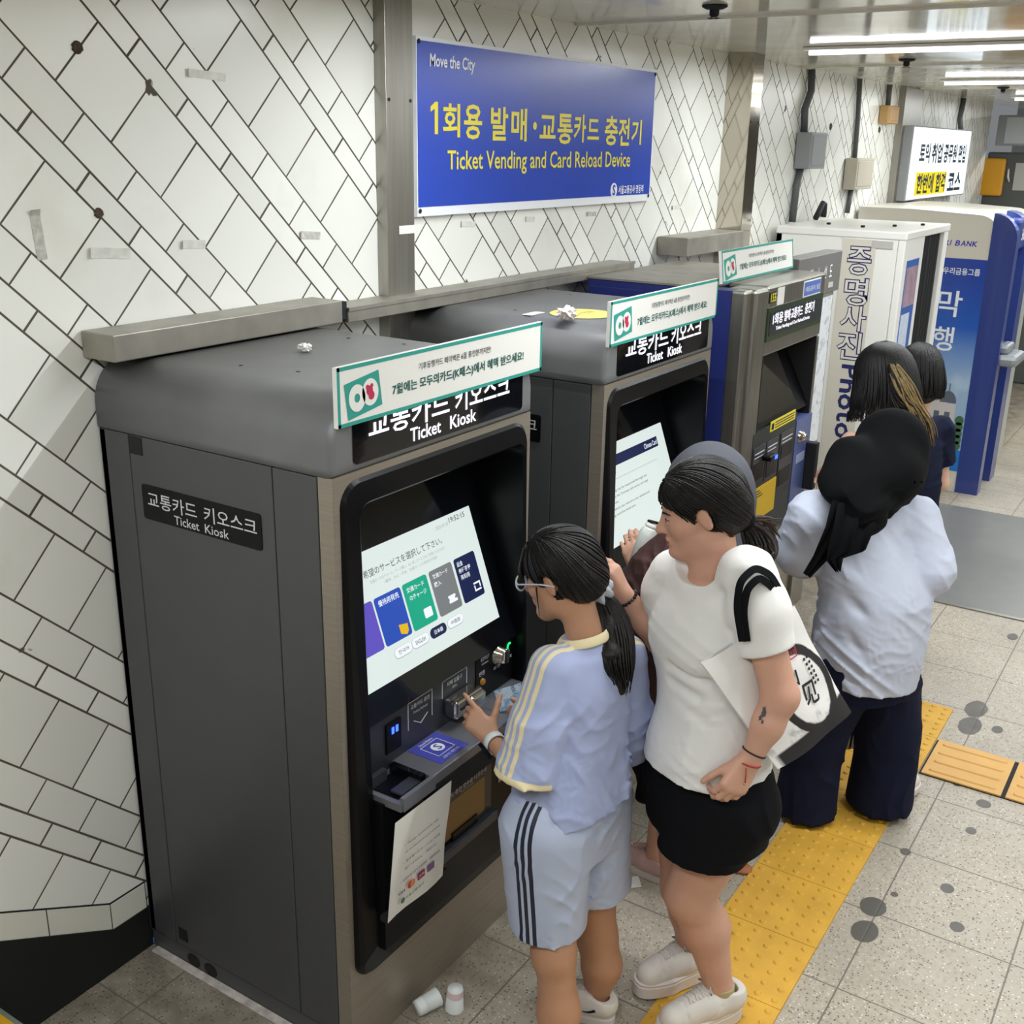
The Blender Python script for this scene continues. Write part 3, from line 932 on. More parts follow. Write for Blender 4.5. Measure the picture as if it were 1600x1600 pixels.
# green bordered promo boards standing on the machines
def promo(x0, x1, y, z0, z1, label, thick=0.012, lean=0.0):
    root = thing('promo_sign', label, 'sign', ((x0 + x1) / 2, y, z0), 0, 'green bordered promo boards')
    w, h = x1 - x0, z1 - z0
    m = MB()
    R_ = X_
    U_ = np.array([0, lean, 1.0]); U_ /= np.linalg.norm(U_)
    N_ = np.cross(R_, U_)
    def P(a, b, l=0.0): return R_ * a + U_ * b + N_ * l
    m.obox(P(0, h / 2, -thick / 2), R_ * w / 2, U_ * h / 2, N_ * thick / 2, M['white'])
    def rect(q, a, b, c, d, l, mm):
        q.quad([P(a, b, l), P(c, b, l), P(c, d, l), P(a, d, l)], mm)
    bt = 0.0085
    rect(m, -w / 2, 0, w / 2, bt, 0.0006, M['teal'])
    rect(m, -w / 2, h - bt, w / 2, h, 0.0006, M['teal'])
    rect(m, -w / 2, 0, -w / 2 + bt, h, 0.0006, M['teal'])
    rect(m, w / 2 - bt, 0, w / 2, h, 0.0006, M['teal'])
    m.build('board', root)
    q = MB()
    # the tilted card picture: teal card with a white double ring and a pink figure blob
    ca = w * -0.398
    a0 = math.radians(8)
    c_, s_ = math.cos(a0), math.sin(a0)
    def T(u, v, l): return P(ca + (u * c_ - v * s_), h * 0.46 + (u * s_ + v * c_), l)
    hw, hh = 0.057, 0.040
    q.quad([T(-hw, -hh, .001), T(hw, -hh, .001), T(hw, hh, .001), T(-hw, hh, .001)], M['teal'])
    for cx in (-0.022, 0.022):
        n = 24
        o_ = [T(cx + 0.027 * math.cos(2 * math.pi * k / n), 0.030 * math.sin(2 * math.pi * k / n), .0016) for k in range(n)]
        i_ = [T(cx + 0.009 * math.cos(2 * math.pi * k / n), 0.010 * math.sin(2 * math.pi * k / n), .0016) for k in range(n)]
        q.loops([o_, i_], M['white'], smooth=False)
    for k, (u, v, r_) in enumerate(((0.020, 0.004, 0.011), (0.024, -0.008, 0.010), (0.014, 0.014, 0.005), (0.028, 0.013, 0.005))):
        q.quad([T(u + r_ * math.cos(t * math.pi / 6), v + r_ * math.sin(t * math.pi / 6), .002 + .0002 * k) for t in range(12)], mat('print_crimson', 'c02a55', 0.5))
    q.build('card_picture', root)
    q = MB()
    put_text(q, '기후동행카드 페이백은 6월 충전분까지만!', P(w * 0.02, h * 0.705), R_, U_, w * 0.36, h * 0.125, M['ink'], 0.006)
    put_text(q, '7월에는 모두의카드(K패스)에서 혜택 받으세요!', P(w * 0.055, h * 0.40), R_, U_, w * 0.665, h * 0.22, M['tealdk'], 0.022)
    q.build('lettering', root, fix=False)
    return root
promo(0.000, 0.812, -0.813, 1.700, 1.830, 'white promo board with green border on top of the nearest kiosk')
promo(1.195, 1.985, -0.813, 1.708, 1.842, 'white promo board with green border on the kiosk beside the navy machine')
promo(2.298, 3.077, -0.700, 1.785, 1.908, 'white promo board with green border on top of the navy and steel machine', lean=0.12)

# metal ducting lying on the wall above the kiosks
m = MB(); m.box((-0.02, -0.125, 1.762), (0.795, -0.004, 1.828), M['duct'], bev=0.003)
rs = random.Random(3)
ob = tag(m.build('cable_duct'), 'grey scuffed metal duct with an open end lying behind the nearest kiosk top', 'duct')
q = MB()
q.box((0.795, -0.118, 1.770), (0.822, -0.012, 1.822), M['matte_black'])
q.build('open_end', ob)
m = MB(); m.box((0.822, -0.125, 1.757), (2.69, -0.004, 1.800), M['duct'], bev=0.003)
m.box((0.822, -0.128, 1.792), (2.69, -0.118, 1.803), M['duct'])
tag(m.build('cable_duct'), 'long grey metal duct on the wall under the blue sign behind the second kiosk', 'duct')
m = MB(); m.box((3.15, -0.16, 1.79), (3.83, -0.004, 1.875), M['duct'], bev=0.003)
tag(m.build('cable_duct'), 'grey metal duct at the foot of the polished steel column behind the third promo board', 'duct')

# blue wall sign
root = thing('wall_sign', 'big blue wall sign with yellow Korean and English ticket lettering', 'sign', (2.15, 0, 2.0))
m = MB()
SX0, SX1, SZ0, SZ1 = 1.294, 3.009, 2.042, 2.596
m.box((SX0 - 2.15, -0.022, SZ0 - 2.0), (SX1 - 2.15, -0.003, SZ1 - 2.0), M['signwhite'])
fr = m.build('frame', root)
m = MB(); m.box((SX0 - 2.15 + 0.004, -0.0235, SZ0 + 0.030 - 2.0), (SX1 - 2.15 - 0.012, -0.021, SZ1 - 0.012 - 2.0), M['signblue'])
bd = m.build('face', root)
def sign_pt(x, z): return (x - 2.15, -0.024, z - 2.0)
q = MB()
for t_, xa, xb, zc, hh in (('1', 1.369, 1.404, 2.354, 0.101), ('회', 1.430, 1.532, 2.348, 0.107), ('용', 1.550, 1.663, 2.346, 0.114), ('발', 1.713, 1.828, 2.344, 0.114), ('매', 1.845, 1.954, 2.343, 0.114),
                       ('교', 2.040, 2.162, 2.340, 0.084), ('통', 2.170, 2.291, 2.335, 0.112), ('카', 2.297, 2.397, 2.339, 0.106), ('드', 2.406, 2.507, 2.338, 0.079),
                       ('충', 2.550, 2.669, 2.335, 0.116), ('전', 2.673, 2.775, 2.333, 0.112), ('기', 2.791, 2.889, 2.333, 0.102)):
    q = MB()
    if t_ == '1':
        q.quad([sign_pt(*p) for p in ((1.388, 2.303), (1.406, 2.303), (1.406, 2.404), (1.392, 2.404), (1.366, 2.388), (1.366, 2.372), (1.388, 2.382))], M['yellow'])
        q.build('letter', bd, fix=False)
        continue
    put_text(q, t_, sign_pt((xa + xb) / 2, zc), X_, Z_, (xb - xa) * (.96 if t_ != '1' else 0.8), hh, M['yellow'], 0.022 if t_ != '1' else 0.0, 0.0008)
    q.build('letter', bd, fix=False)
q = MB()
q.disc(sign_pt(2.010, 2.342), 0.013, 'y', M['yellow'], 20, 0.014)
q.build('dot', bd, fix=False)
q = MB()
put_text(q, 'Ticket Vending and Card Reload Device', sign_pt(2.125, 2.212), X_, Z_, 1.335, 0.082, M['yellow'], 0.012, 0.0008)
q.build('yellow_lettering', bd, fix=False)
q = MB()
put_text(q, 'Move the City', sign_pt(1.489, 2.524), X_, Z_, 0.255, 0.052, M['signwhite'], 0.02, 0.0008, 0.08)
q.build('slogan', bd, fix=False)
q = MB()
put_text(q, '서울교통공사 명동역', sign_pt(2.815, 2.096), X_, Z_, 0.235, 0.036, M['signwhite'], 0.014, 0.0008)
q.build('station_name', bd, fix=False)
q = MB()
q.disc((2.655 - 2.15, -0.0246, 2.096 - 2.0), 0.030, 'y', M['signwhite'], 28)
put_text(q, 'S', (2.655 - 2.15, -0.0246, 2.096 - 2.0), X_, Z_, 0.026, 0.044, M['signblue'], 0.03, 0.001)
q.build('round_logo', bd, fix=False)
for cx, cz in ((SX0 + 0.012, SZ0 + 0.018), (SX1 - 0.02, SZ0 + 0.022), (SX1 - 0.015, SZ1 - 0.02), (SX0 + 0.012, SZ1 - 0.015)):
    q = MB(); q.disc((cx - 2.15, -0.025, cz - 2.0), 0.008, 'y', M['gap'], 10); q.build('screw', root)

# ------------------------------------------------------------------ navy and steel ticket machine
def ticket_machine():
    x0, x1, yf, zt = 2.270, 3.132, -0.830, 1.768
    root = thing('ticket_machine', 'navy sided steel ticket machine numbered 155 with a lit header, third from the stairs', 'ticket machine', (x0, 0, 0))
    w = x1 - x0
    m = MB()
    m.box((0.004, -0.655, 0.0), (w - 0.004, -0.13, zt - 0.004), M['navy'])
    m.box((0.0, -0.63, 0.10), (0.006, -0.40, zt - 0.09), M['navy'], bev=0.002)
    m.box((0.0, -0.38, 0.10), (0.006, -0.14, zt - 0.03), M['navy'], bev=0.002)
    m.box((0.0, -0.66, zt - 0.002), (w, -0.13, zt + 0.006), M['duct'])
    m.build('cabinet', root)
    m = MB()
    # steel face frame with bevelled corners
    m.box((0.0, -0.81, 0.0), (0.10, -0.745, zt), M['steel'], bev=0.010)
    m.box((0.0, -0.75, 0.0), (0.09, -0.655, zt - 0.002), M['navy'])
    m.box((0.1865, yf, zt - 0.27), (w, -0.655, zt + 0.004), M['steel'], bev=0.010)
    m.box((w - 0.030, yf, 0.0), (w, -0.655, zt - 0.27), M['steel'], bev=0.006)
    m.box((0.06, yf, 0.0), (0.185, -0.70, zt), M['steel'], bev=0.012)
    m.build('steel_front', root)
    m = MB(); m.box((0.10, -0.815, 0.0), (w - 0.02, -0.66, 0.70), M['steel_v']); m.build('lower_panel', root)
    m = MB()
    m.box((0.187, yf - 0.004, zt - 0.212), (w - 0.022, yf + 0.004, zt - 0.080), mat('green_header_glass', '31422f', 0.12, coat=0.5))
    m.box((0.205, yf - 0.006, zt - 0.190), (w - 0.035, yf - 0.003, zt - 0.098), mat('header_dark', '2c3138', 0.15, coat=0.5))
    hd = m.build('header_display', root)
    for t_, xc, zc, ww, hh in (('1회용', 0.290, zt - 0.128, 0.110, 0.045), ('발매·교통카드', 0.470, zt - 0.128, 0.215, 0.045), ('충전기', 0.665, zt - 0.126, 0.115, 0.046), ('Ticket Vending and Card Reload Device', 0.475, zt - 0.169, 0.40, 0.019)):
        lettering(hd, t_, (xc, yf - 0.006, zc), X_, Z_, ww, hh, M['lit'], 0.012)
    q = MB()
    q.box((0.190, yf - 0.002, zt - 0.062), (0.258, yf, zt - 0.020), M['matte_black'])
    put_text(q, '155', (0.228, yf - 0.002, zt - 0.042), X_, Z_, 0.056, 0.034, M['yellow'], 0.02)
    q.build('number_plate', root)
    q = MB()
    q.box((0.277, yf - 0.002, zt - 0.078), (0.350, yf, zt - 0.010), M['paper'])
    q.build('small_label', root)
    q = MB()
    q.box((0.580, yf - 0.0025, zt - 0.078), (0.795, yf, zt - 0.012), M['signwhite'])
    q.box((0.585, yf - 0.0035, zt - 0.073), (0.790, yf - 0.002, zt - 0.017), mat('label_blue', '5b78c4', 0.4))
    put_text(q, '1회용교통카드 발급', (0.688, yf - 0.0035, zt - 0.047), X_, Z_, 0.18, 0.022, M['signwhite'], 0.01)
    q.build('blue_label', root)
    # recessed screen
    m = MB()
    m.quad([(0.187, -0.820, 0.40 + 0.79), (w - 0.03, -0.820, 1.19), (w - 0.03, -0.665, 1.495), (0.187, -0.665, 1.495)], M['black'])
    m.box((0.185, -0.828, 1.15), (0.192, -0.66, 1.50), M['matte_black'])
    m.box((w - 0.036, -0.828, 1.15), (w - 0.03, -0.66, 1.50), M['matte_black'])
    m.build('recess', root)
    m = MB()
    def R3(x, t): return (x, -0.8225 + 0.155 * t, 1.19 + 0.305 * t)
    m.quad([R3(0.225, 0.08), R3(0.700, 0.08), R3(0.700, 0.93), R3(0.225, 0.93)], mat('machine_screen', '77746a', 0.07, emit=0.05, coat=1.0))
    m.quad([(p[0], p[1] - 0.002, p[2] - 0.001) for p in (R3(0.232, 0.84), R3(0.490, 0.84), R3(0.490, 0.90), R3(0.232, 0.90))], M['scr_grey'])
    m.build('touchscreen', root)
    # control face
    m = MB()
    m.box((0.150, yf - 0.002, 0.70), (0.655, -0.66, 1.19), mat('machine_dark_face', '3a3d3c', 0.4, 0.4))
    cf = m.build('control_panel', root)
    q = MB()
    q.box((0.330, yf - 0.005, 1.165), (0.625, yf - 0.002, 1.208), M['yellow'])
    q.box((0.340, yf - 0.006, 1.172), (0.365, yf - 0.005, 1.198), M['ink'])
    for k in range(3):
        q.box((0.38, yf - 0.006, 1.173 + 0.011 * k), (0.61, yf - 0.005, 1.177 + 0.011 * k), M['ink'])
    q.build('yellow_label', cf)
    for (xa, xb, za, zb) in ((0.155, 0.292, 0.975, 1.130), (0.302, 0.440, 0.960, 1.130), (0.468, 0.628, 0.880, 1.130)):
        q = MB()
        q.box((xa, yf - 0.006, za), (xb, yf - 0.002, zb), M['panel'], bev=0.003)
        q.box((xa + 0.012, yf - 0.008, za + 0.012), (xb - 0.012, yf - 0.005, za + 0.085), M['black'])
        q.box((xa + 0.015, yf - 0.0075, zb - 0.030), (xb - 0.02, yf - 0.006, zb - 0.026), M['label_grey'])
        q.box((xa + 0.015, yf - 0.0075, zb - 0.046), (xb - 0.03, yf - 0.006, zb - 0.043), M['label_grey'])
        if xa > 0.4:
            q.box((xa + 0.012, yf - 0.008, zb - 0.115), (xb - 0.012, yf - 0.005, zb - 0.055), M['black'])
        q.build('slot', cf)
    q = MB(); q.box((0.255, yf - 0.045, 1.060), (0.330, yf - 0.005, 1.082), M['black'], bev=0.006)
    q.box((0.300, yf - 0.047, 1.063), (0.328, yf - 0.044, 1.078), M['led_b'])
    q.build('card_reader', cf)
    q = MB()
    q.box((0.14, yf - 0.006, 0.80), (0.455, yf - 0.002, 0.945), mat('notice_yellow', 'd8b21f', 0.5))
    for k in range(3):
        q.box((0.16, yf - 0.007, 0.905 + 0.012 * k), (0.30 - 0.02 * k, yf - 0.006, 0.909 + 0.012 * k), M['ink'])
    q.build('yellow_notice', cf)
    m = MB()
    m.box((0.657, yf - 0.005, 0.60), (w - 0.004, -0.66, 1.150), mat('machine_blue_face', '5d6da8', 0.35, 0.2))
    bf = m.build('blue_panel', root)
    q = MB()
    q.loops([[(0.712 + r_ * math.cos(t * math.pi / 10), yf - 0.005 + d_, 1.068 + r_ * math.sin(t * math.pi / 10)) for t in range(20)] for r_, d_ in ((0.028, 0), (0.026, -0.010), (0.016, -0.028), (0.010, -0.032))], M['chrome'], cap1=True)
    q.build('coin_knob', bf)
    q = MB(); q.box((0.690, yf - 0.007, 0.945), (0.800, yf - 0.005, 0.985), mat('pale_label', '9aa6c8', 0.5)); q.build('small_label', bf)
    q = MB(); q.box((0.815, yf - 0.055, 0.80), (0.858, yf - 0.005, 1.020), M['matte_black'], bev=0.005); q.build('receipt_box', bf)
ticket_machine()

# route map stand between the machine and the booth
root = thing('route_map_stand', 'grey route map stand squeezed between the ticket machine and the photo booth', 'map stand', (3.42, -0.66, 0))
m = MB(); m.box((-0.27, -0.04, 1.625), (0.345, 0.045, 1.815), mat('map_header', '6d6b6a', 0.45), bev=0.004)
hd = m.build('header', root)
for k, ch in enumerate(('지', '하', '철', '노', '선', '도')):
    lettering(hd, ch, (-0.26 + 0.083 * k + (0.03 if k > 2 else 0), -0.041, 1.730), X_, Z_, 0.040, 0.058, M['signwhite'], 0.012)
q = MB(); q.box((0.17, -0.042, 1.650), (0.24, -0.04, 1.675), mat('pale_sticker', 'b9b7b2', 0.6)); q.build('sticker', hd)
m = MB(); m.box((-0.27, -0.030, 0.86), (0.305, 0.040, 1.622), M['duct'], bev=0.004)
bd = m.build('board', root)
mapm = NB('route_map_sheet')
_, _, _, P_ = mapm.pos()
mapm.put(mapm.b.inputs['Base Color'], mapm.mix(mapm.ramp(mapm.noise(P_, 22.0, 5, 0.7), 0.52, 0.66), lin('dfe3e8'), lin('98a2ae')))
mapm.put(mapm.b.inputs['Roughness'], 0.3)
q = MB(); q.box((-0.26, -0.033, 0.88), (0.285, -0.029, 1.605), mapm.m); q.build('map_sheet', bd)
m = MB(); m.box((-0.27, -0.035, 0.0), (0.30, 0.045, 0.855), M['steel'], bev=0.004); m.build('base_cabinet', root)

# ------------------------------------------------------------------ photo booth
BX0, BX1, BYF, BZT = 4.620, 5.620, -0.780, 1.858
root = thing('photo_booth', 'white photo booth with black outlined Korean lettering and a black curtain', 'photo booth', (BX0, 0, 0))
m = MB()
bw = BX1 - BX0
m.box((0.0, -0.739, 0.0), (0.03, -0.05, BZT - 0.03), M['white'])
m.box((0.0, -0.08, 0.0), (bw, -0.05, BZT - 0.03), M['white'])
m.box((bw - 0.03, -0.775, 0.0), (bw, -0.05, BZT - 0.03), M['white'])
m.box((0.0, BYF, 0.0), (0.42, -0.74, BZT - 0.03), M['white'], bev=0.006)
m.build('shell', root)
m = MB(); m.box((-0.006, BYF - 0.006, BZT - 0.045), (bw + 0.006, -0.045, BZT), M['white'], bev=0.008)
rf = m.build('roof', root)
for sx, sy in ((0.20, -0.48), (0.42, -0.60), (0.66, -0.70), (0.3, -0.25)):
    q = MB(); q.box((sx - 0.012, sy - 0.010, BZT), (sx + 0.012, sy + 0.010, BZT + 0.012), M['gap'], bev=0.003); q.build('bolt', rf)
m = MB(); m.box((bw - 0.10, BYF, 0.0), (bw, -0.70, BZT - 0.045), M['white'], bev=0.006); m.build('door_post', root)
m = MB()
rows = []
for k in range(31):
    xx = 0.425 + 0.47 * k / 30
    rows.append((xx, -0.745 + 0.022 * math.sin(k * 1.35)))
m.loops([[(p[0], p[1], BZT - 0.05) for p in rows], [(p[0], p[1], 0.25) for p in rows]], mat('curtain_black', '1c1d20', 0.8), closed=False)
m.loops([[(p[0], p[1] + 0.004, BZT - 0.05) for p in rows], [(p[0], p[1] + 0.004, 0.25) for p in rows]], mat('curtain_black', '1c1d20', 0.8), closed=False)
m.build('curtain', root)
m = MB(); m.box((-0.004, -0.625, 0.02), (0.0, -0.438, BZT - 0.05), M['beige'])
st = m.build('text_strip', root)
# block letters: navy outline behind a cream face
for ch, ya, yb, zc, hh in (('증', -0.472, -0.610, 1.690, 0.162), ('명', -0.472, -0.612, 1.520, 0.160), ('사', -0.468, -0.618, 1.372, 0.150), ('진', -0.466, -0.614, 1.215, 0.165)):
    q = MB()
    put_text(q, ch, (-0.004, (ya + yb) / 2, zc), -Y_, Z_, (ya - yb) * 1.0, hh, mat('booth_navy', '23285e', 0.5), 0.038, 0.0006)
    put_text(q, ch, (-0.004, (ya + yb) / 2, zc), -Y_, Z_, (ya - yb) * 0.93, hh * 0.93, M['cream'], 0.0, 0.0014)
    q.build('letter', st, fix=False)
zz = 1.110
for ch, hh in (('P', .085), ('h', .085), ('o', .10), ('t', .07), ('o', .10), (' ', .06), ('s', .085), ('t', .07), ('u', .095), ('d', .10), ('i', .04), ('o', .10)):
    if ch != ' ':
        q = MB()
        asc = 0.10 if ch in 'Phtdi' else 0.078
        put_text(q, ch, (-0.004, -0.548 - (0.012 if ch in 'Phtdi' else 0), zz - hh / 2), -Z_, -Y_, hh * 0.94, asc, mat('booth_navy', '23285e', 0.5), 0.022, 0.0008)
        q.build('letter', st, fix=False)
    zz -= hh
q = MB(); q.box((-0.006, -0.715, 1.765), (-0.001, -0.600, 1.805), mat('pale_sticker', 'b9b7b2', 0.6)); q.build('sticker', root)
m = MB(); m.box((0.075, BYF - 0.003, 0.55), (0.335, BYF, 1.70), mat('poster_blue', '3f66b4', 0.35))
ps = m.build('front_poster', root)
q = MB(); q.box((0.085, BYF - 0.004, 1.44), (0.325, BYF - 0.0025, 1.66), mat('poster_pinkish', 'a98d9c', 0.5, noise=0.25, nscale=12)); q.build('photo_print', ps)
q = MB(); q.box((0.085, BYF - 0.004, 0.60), (0.26, BYF - 0.0025, 1.40), mat('poster_pale', 'c9d3e6', 0.5, noise=0.08, nscale=30)); q.build('text_print', ps)

# ------------------------------------------------------------------ cash machine booth
AX0, AX1 = 6.25, 7.60
root = thing('cash_machine_booth', 'beige cash machine booth with navy edges and a tall blue poster on its side', 'cash machine', (AX0, 0, 0))
aw = AX1 - AX0
m = MB()
prof = [(-0.03, 0.0), (-0.955, 0.0), (-0.955, 1.76)]
for k in range(9):
    a = math.radians(180 - 90 * k / 8)
    prof.append((-0.955 + 0.13 + 0.13 * math.cos(a), 1.755 + 0.13 * math.sin(a)))
prof += [(-0.40, 1.905), (-0.03, 1.905)]
m.prism(prof, 'x', 0.0, aw, M['beige'])
m.build('shell', root)
navy2 = mat('atm_navy', '2b3d84', 0.3, coat=0.3)
m = MB()
def navy_arc(xa, xb):
    pr = []
    for y_, z_ in ((-1.075, 0.0), (-1.075, 1.72)):
        pr.append((y_, z_))
    for k in range(9):
        a = math.radians(180 - 90 * k / 8)
        pr.append((-1.075 + 0.16 + 0.16 * math.cos(a), 1.735 + 0.165 * math.sin(a)))
    pr += [(-0.915, 1.86), (-0.925, 0.0)]
    m.prism(pr, 'x', xa, xb, navy2)
navy_arc(-0.006, 0.10)
m.build('navy_edge', root)
m = MB(); navy_arc(0.42, 0.60); m.build('navy_edge', root)
m = MB(); m.box((0.10, -0.985, 0.0), (0.42, -0.955, 1.72), mat('atm_glass', 'a7b0b0', 0.06, coat=0.5)); m.build('glass_panel', root)
m = MB(); m.box((0.10, -1.06, 1.66), (0.60, -0.95, 1.86), navy2, bev=0.02)
hd = m.build('header', root)
lettering(hd, '365', (0.30, -1.061, 1.76), X_, Z_, 0.14, 0.08, M['signwhite'], 0.02)
m = MB(); m.box((0.60, -0.99, 0.0), (aw, -0.95, 1.70), mat('atm_front', 'b9bdb8', 0.3)); m.build('front', root)
m = MB()
m.box((0.02, -1.19, 0.905), (0.36, -1.055, 0.985), mat('atm_shelf', '9b9fa3', 0.35, 0.3), bev=0.03)
m.box((0.06, -1.12, 0.985), (0.30, -1.05, 1.045), mat('atm_shelf', '9b9fa3', 0.35, 0.3), bev=0.02)
m.build('counter', root)
for ch, yc, ww in (('W', -.495, .05), ('O', -.545, .045), ('O', -.59, .045), ('R', -.640, .036), ('I', -.667, .012)):
    lettering(root, ch, (-0.001, yc, 1.699), -Y_, Z_, ww * .9, 0.036, mat('atm_violet', '4b3fd6', 0.4, emit=0.25), 0.02, 0.001, 0.15)
for ch, yc, ww in (('B', -.711, .034), ('A', -.747, .036), ('N', -.784, .036), ('K', -.820, .036)):
    lettering(root, ch, (-0.001, yc, 1.699), -Y_, Z_, ww * .95, 0.036, mat('atm_violet', '4b3fd6', 0.4, emit=0.25), 0.02, 0.001, 0.15)
# poster: blue sky panel with plain generic building
ng = NB('poster_sky')
_, _, zz_, P_ = ng.pos()
sky = ng.mix(ng.ramp(zz_, 0.75, 1.15), lin('9db9d6'), lin('1f62c0'))
sky = ng.mix(ng.ramp(zz_, 1.0, 1.5), sky, lin('1c3fa0'))
cl = ng.math('MULTIPLY', ng.ramp(ng.noise(P_, 5.0, 4), 0.48, 0.68), ng.ramp(zz_, 0.55, 0.95, 1.0, 0.0))
ng.put(ng.b.inputs['Base Color'], ng.mix(cl, sky, lin('d5e0ea')))
ng.put(ng.b.inputs['Roughness'], 0.3)
m = MB(); m.box((-0.004, -0.925, 0.150), (0.0, -0.440, 1.600), ng.m)
ps = m.build('poster', root)
lettering(ps, '우리금융그룹', (-0.004, -0.763, 1.516), -Y_, Z_, 0.235, 0.046, M['signwhite'], 0.012)
q = MB(); n_ = 18
q.quad([(-0.0052, -0.628 + 0.02 * math.cos(2 * math.pi * k / n_), 1.516 + 0.02 * math.sin(2 * math.pi * k / n_)) for k in range(n_)], M['signwhite']); q.build('round_logo', ps)
lettering(ps, '막', (-0.004, -0.715, 1.300), -Y_, Z_, 0.160, 0.175, M['signwhite'], 0.01)
lettering(ps, '행', (-0.004, -0.705, 1.060), -Y_, Z_, 0.135, 0.165, M['signwhite'], 0.012)
lettering(ps, '든', (-0.004, -0.545, 1.300), -Y_, Z_, 0.140, 0.165, M['signwhite'], 0.01)
lettering(ps, '은', (-0.004, -0.545, 1.060), -Y_, Z_, 0.135, 0.165, M['signwhite'], 0.012)
q = MB()
stone, brick, dark = mat('print_stone', 'cfc6c4', 0.5), mat('print_brick', '8b4a47', 0.5), mat('print_slate', '5f6472', 0.5)
def pr(y0, z0, y1, z1, mm, l): q.box((-0.004 - l, y0, z0), (-0.004, y1, z1), mm)
pr(-0.925, 0.150, -0.440, 0.300, mat('print_blue', '1c74c8', 0.5), 0.0006)
pr(-0.860, 0.300, -0.560, 0.430, brick, 0.0008)
pr(-0.850, 0.430, -0.560, 0.620, stone, 0.0009)
pr(-0.790, 0.620, -0.560, 0.700, stone, 0.0009)
for yy in (-0.59, -0.66, -0.73, -0.80):
    pr(yy - 0.018, 0.45, yy + 0.018, 0.56, dark, 0.0014)
    pr(yy - 0.014, 0.32, yy + 0.014, 0.40, stone, 0.0014)
for cy_, r_ in ((-0.795, 0.055), (-0.66, 0.045)):
    q.add([(-0.0058, cy_ + r_ * math.cos(math.pi * k / 12), 0.625 + 1.5 * r_ * math.sin(math.pi * k / 12)) for k in range(13)], [list(range(13))], dark)
    pr(cy_ - 0.004, 0.69, cy_ + 0.004, 0.76, dark, 0.0012)
for k in range(7):
    q.add([(-0.0062, -0.888 + 0.03 * math.cos(t * math.pi / 5), 0.33 + 0.045 * k + 0.035 * math.sin(t * math.pi / 5)) for t in range(10)], [list(range(10))], mat('print_leaf', '3f6a44', 0.6)) if k < 5 else None
q.build('building_print', ps)

# ------------------------------------------------------------------ things on the wall
def wallbox(name, label, cat, x0, z0, x1, z1, dep, mm, pipes, pr_=0.016):
    root = thing(name, label, cat, ((x0 + x1) / 2, 0, (z0 + z1) / 2))
    cx, cz = (x0 + x1) / 2, (z0 + z1) / 2
    m = MB(); m.box((x0 - cx, -dep, z0 - cz), (x1 - cx, -0.004, z1 - cz), mm, bev=0.008); b = m.build('box', root)
    m = MB(); m.box((x0 - cx + 0.02, -dep - 0.004, z0 - cz + 0.02), (x1 - cx - 0.02, -dep + 0.002, z1 - cz - 0.02), mm, bev=0.003); m.build('lid', b)
    for pp in pipes:
        m = MB(); m.tube([(p[0] - cx, -pr_ - 0.004 if len(p) < 3 else p[2], p[1] - cz) for p in pp], pr_, M['conduit'], 10); m.build('conduit', root)
    return root
wallbox('junction_box', 'grey plastic junction box on a bent conduit, left of the beige box', 'junction box', 4.92, 2.165, 5.20, 2.370, 0.10, M['boxgrey'],
        [[(5.02, 2.715), (5.045, 2.60), (4.965, 2.50), (4.985, 2.37)], [(4.985, 2.165), (4.945, 2.06), (4.93, 1.86)]], 0.021)
wallbox('junction_box', 'beige metal junction box above the photo booth on a straight conduit', 'junction box', 5.90, 2.025, 6.28, 2.225, 0.09, M['boxbeige'],
        [[(5.98, 2.715), (6.03, 2.45), (6.05, 2.225)], [(6.05, 2.03), (6.02, 1.87)]], 0.016)
wallbox('junction_box', 'small tan wooden box high on the wall near the lit advert', 'junction box', 6.56, 2.455, 6.83, 2.575, 0.07, M['tan'], [[(6.68, 2.715), (6.69, 2.575)]], 0.018)
m = MB(); m.tube([(5.13, -0.10, 1.879), (5.16, -0.10, 1.90), (5.24, -0.10, 1.962), (5.27, -0.10, 1.955), (5.275, -0.10, 1.90), (5.27, -0.10, 1.879)], 0.018, M['matte_black'], 10)
tag(m.build('cable_loop'), 'black cable loop rising from the photo booth roof', 'cable')
# lit advert
root = thing('lightbox_sign', 'bright lit white advert with black and yellow Korean lettering', 'light box', (8.05, 0, 2.1))
m = MB(); m.box((-0.95, -0.115, -0.185), (1.02, -0.004, 0.355), M['boxgrey'], bev=0.006); bx = m.build('case', root)
m = MB(); m.box((-0.93, -0.121, -0.175), (0.99, -0.114, 0.345), M['lightbox']); fc = m.build('lit_face', bx)
for t_, xa, xb in (('토익', 7.34, 7.66), ('취업', 7.72, 8.06), ('공무원', 8.12, 8.58), ('편입', 8.64, 8.92)):
    lettering(fc, t_, ((xa + xb) / 2 - 8.05, -0.121, 2.262 - 2.1), X_, Z_, xb - xa, 0.150, M['lb_ink'], 0.03)
q = MB(); q.box((7.32 - 8.05, -0.1225, -0.15), (8.30 - 8.05, -0.121, 0.02), M['lb_yellow']); q.build('highlight', fc)
for t_, xa, xb in (('한번에', 7.36, 7.88), ('합격', 7.96, 8.28), ('코스', 8.38, 8.86)):
    lettering(fc, t_, ((xa + xb) / 2 - 8.05, -0.1225, 2.035 - 2.1), X_, Z_, xb - xa, 0.150, M['lb_ink'], 0.03)
m = MB(); m.tube([(9.03 - 8.05, -0.02, 0.615), (8.98 - 8.05, -0.02, 0.45), (8.97 - 8.05, -0.05, 0.33)], 0.022, M['conduit'], 8); m.build('conduit', root)

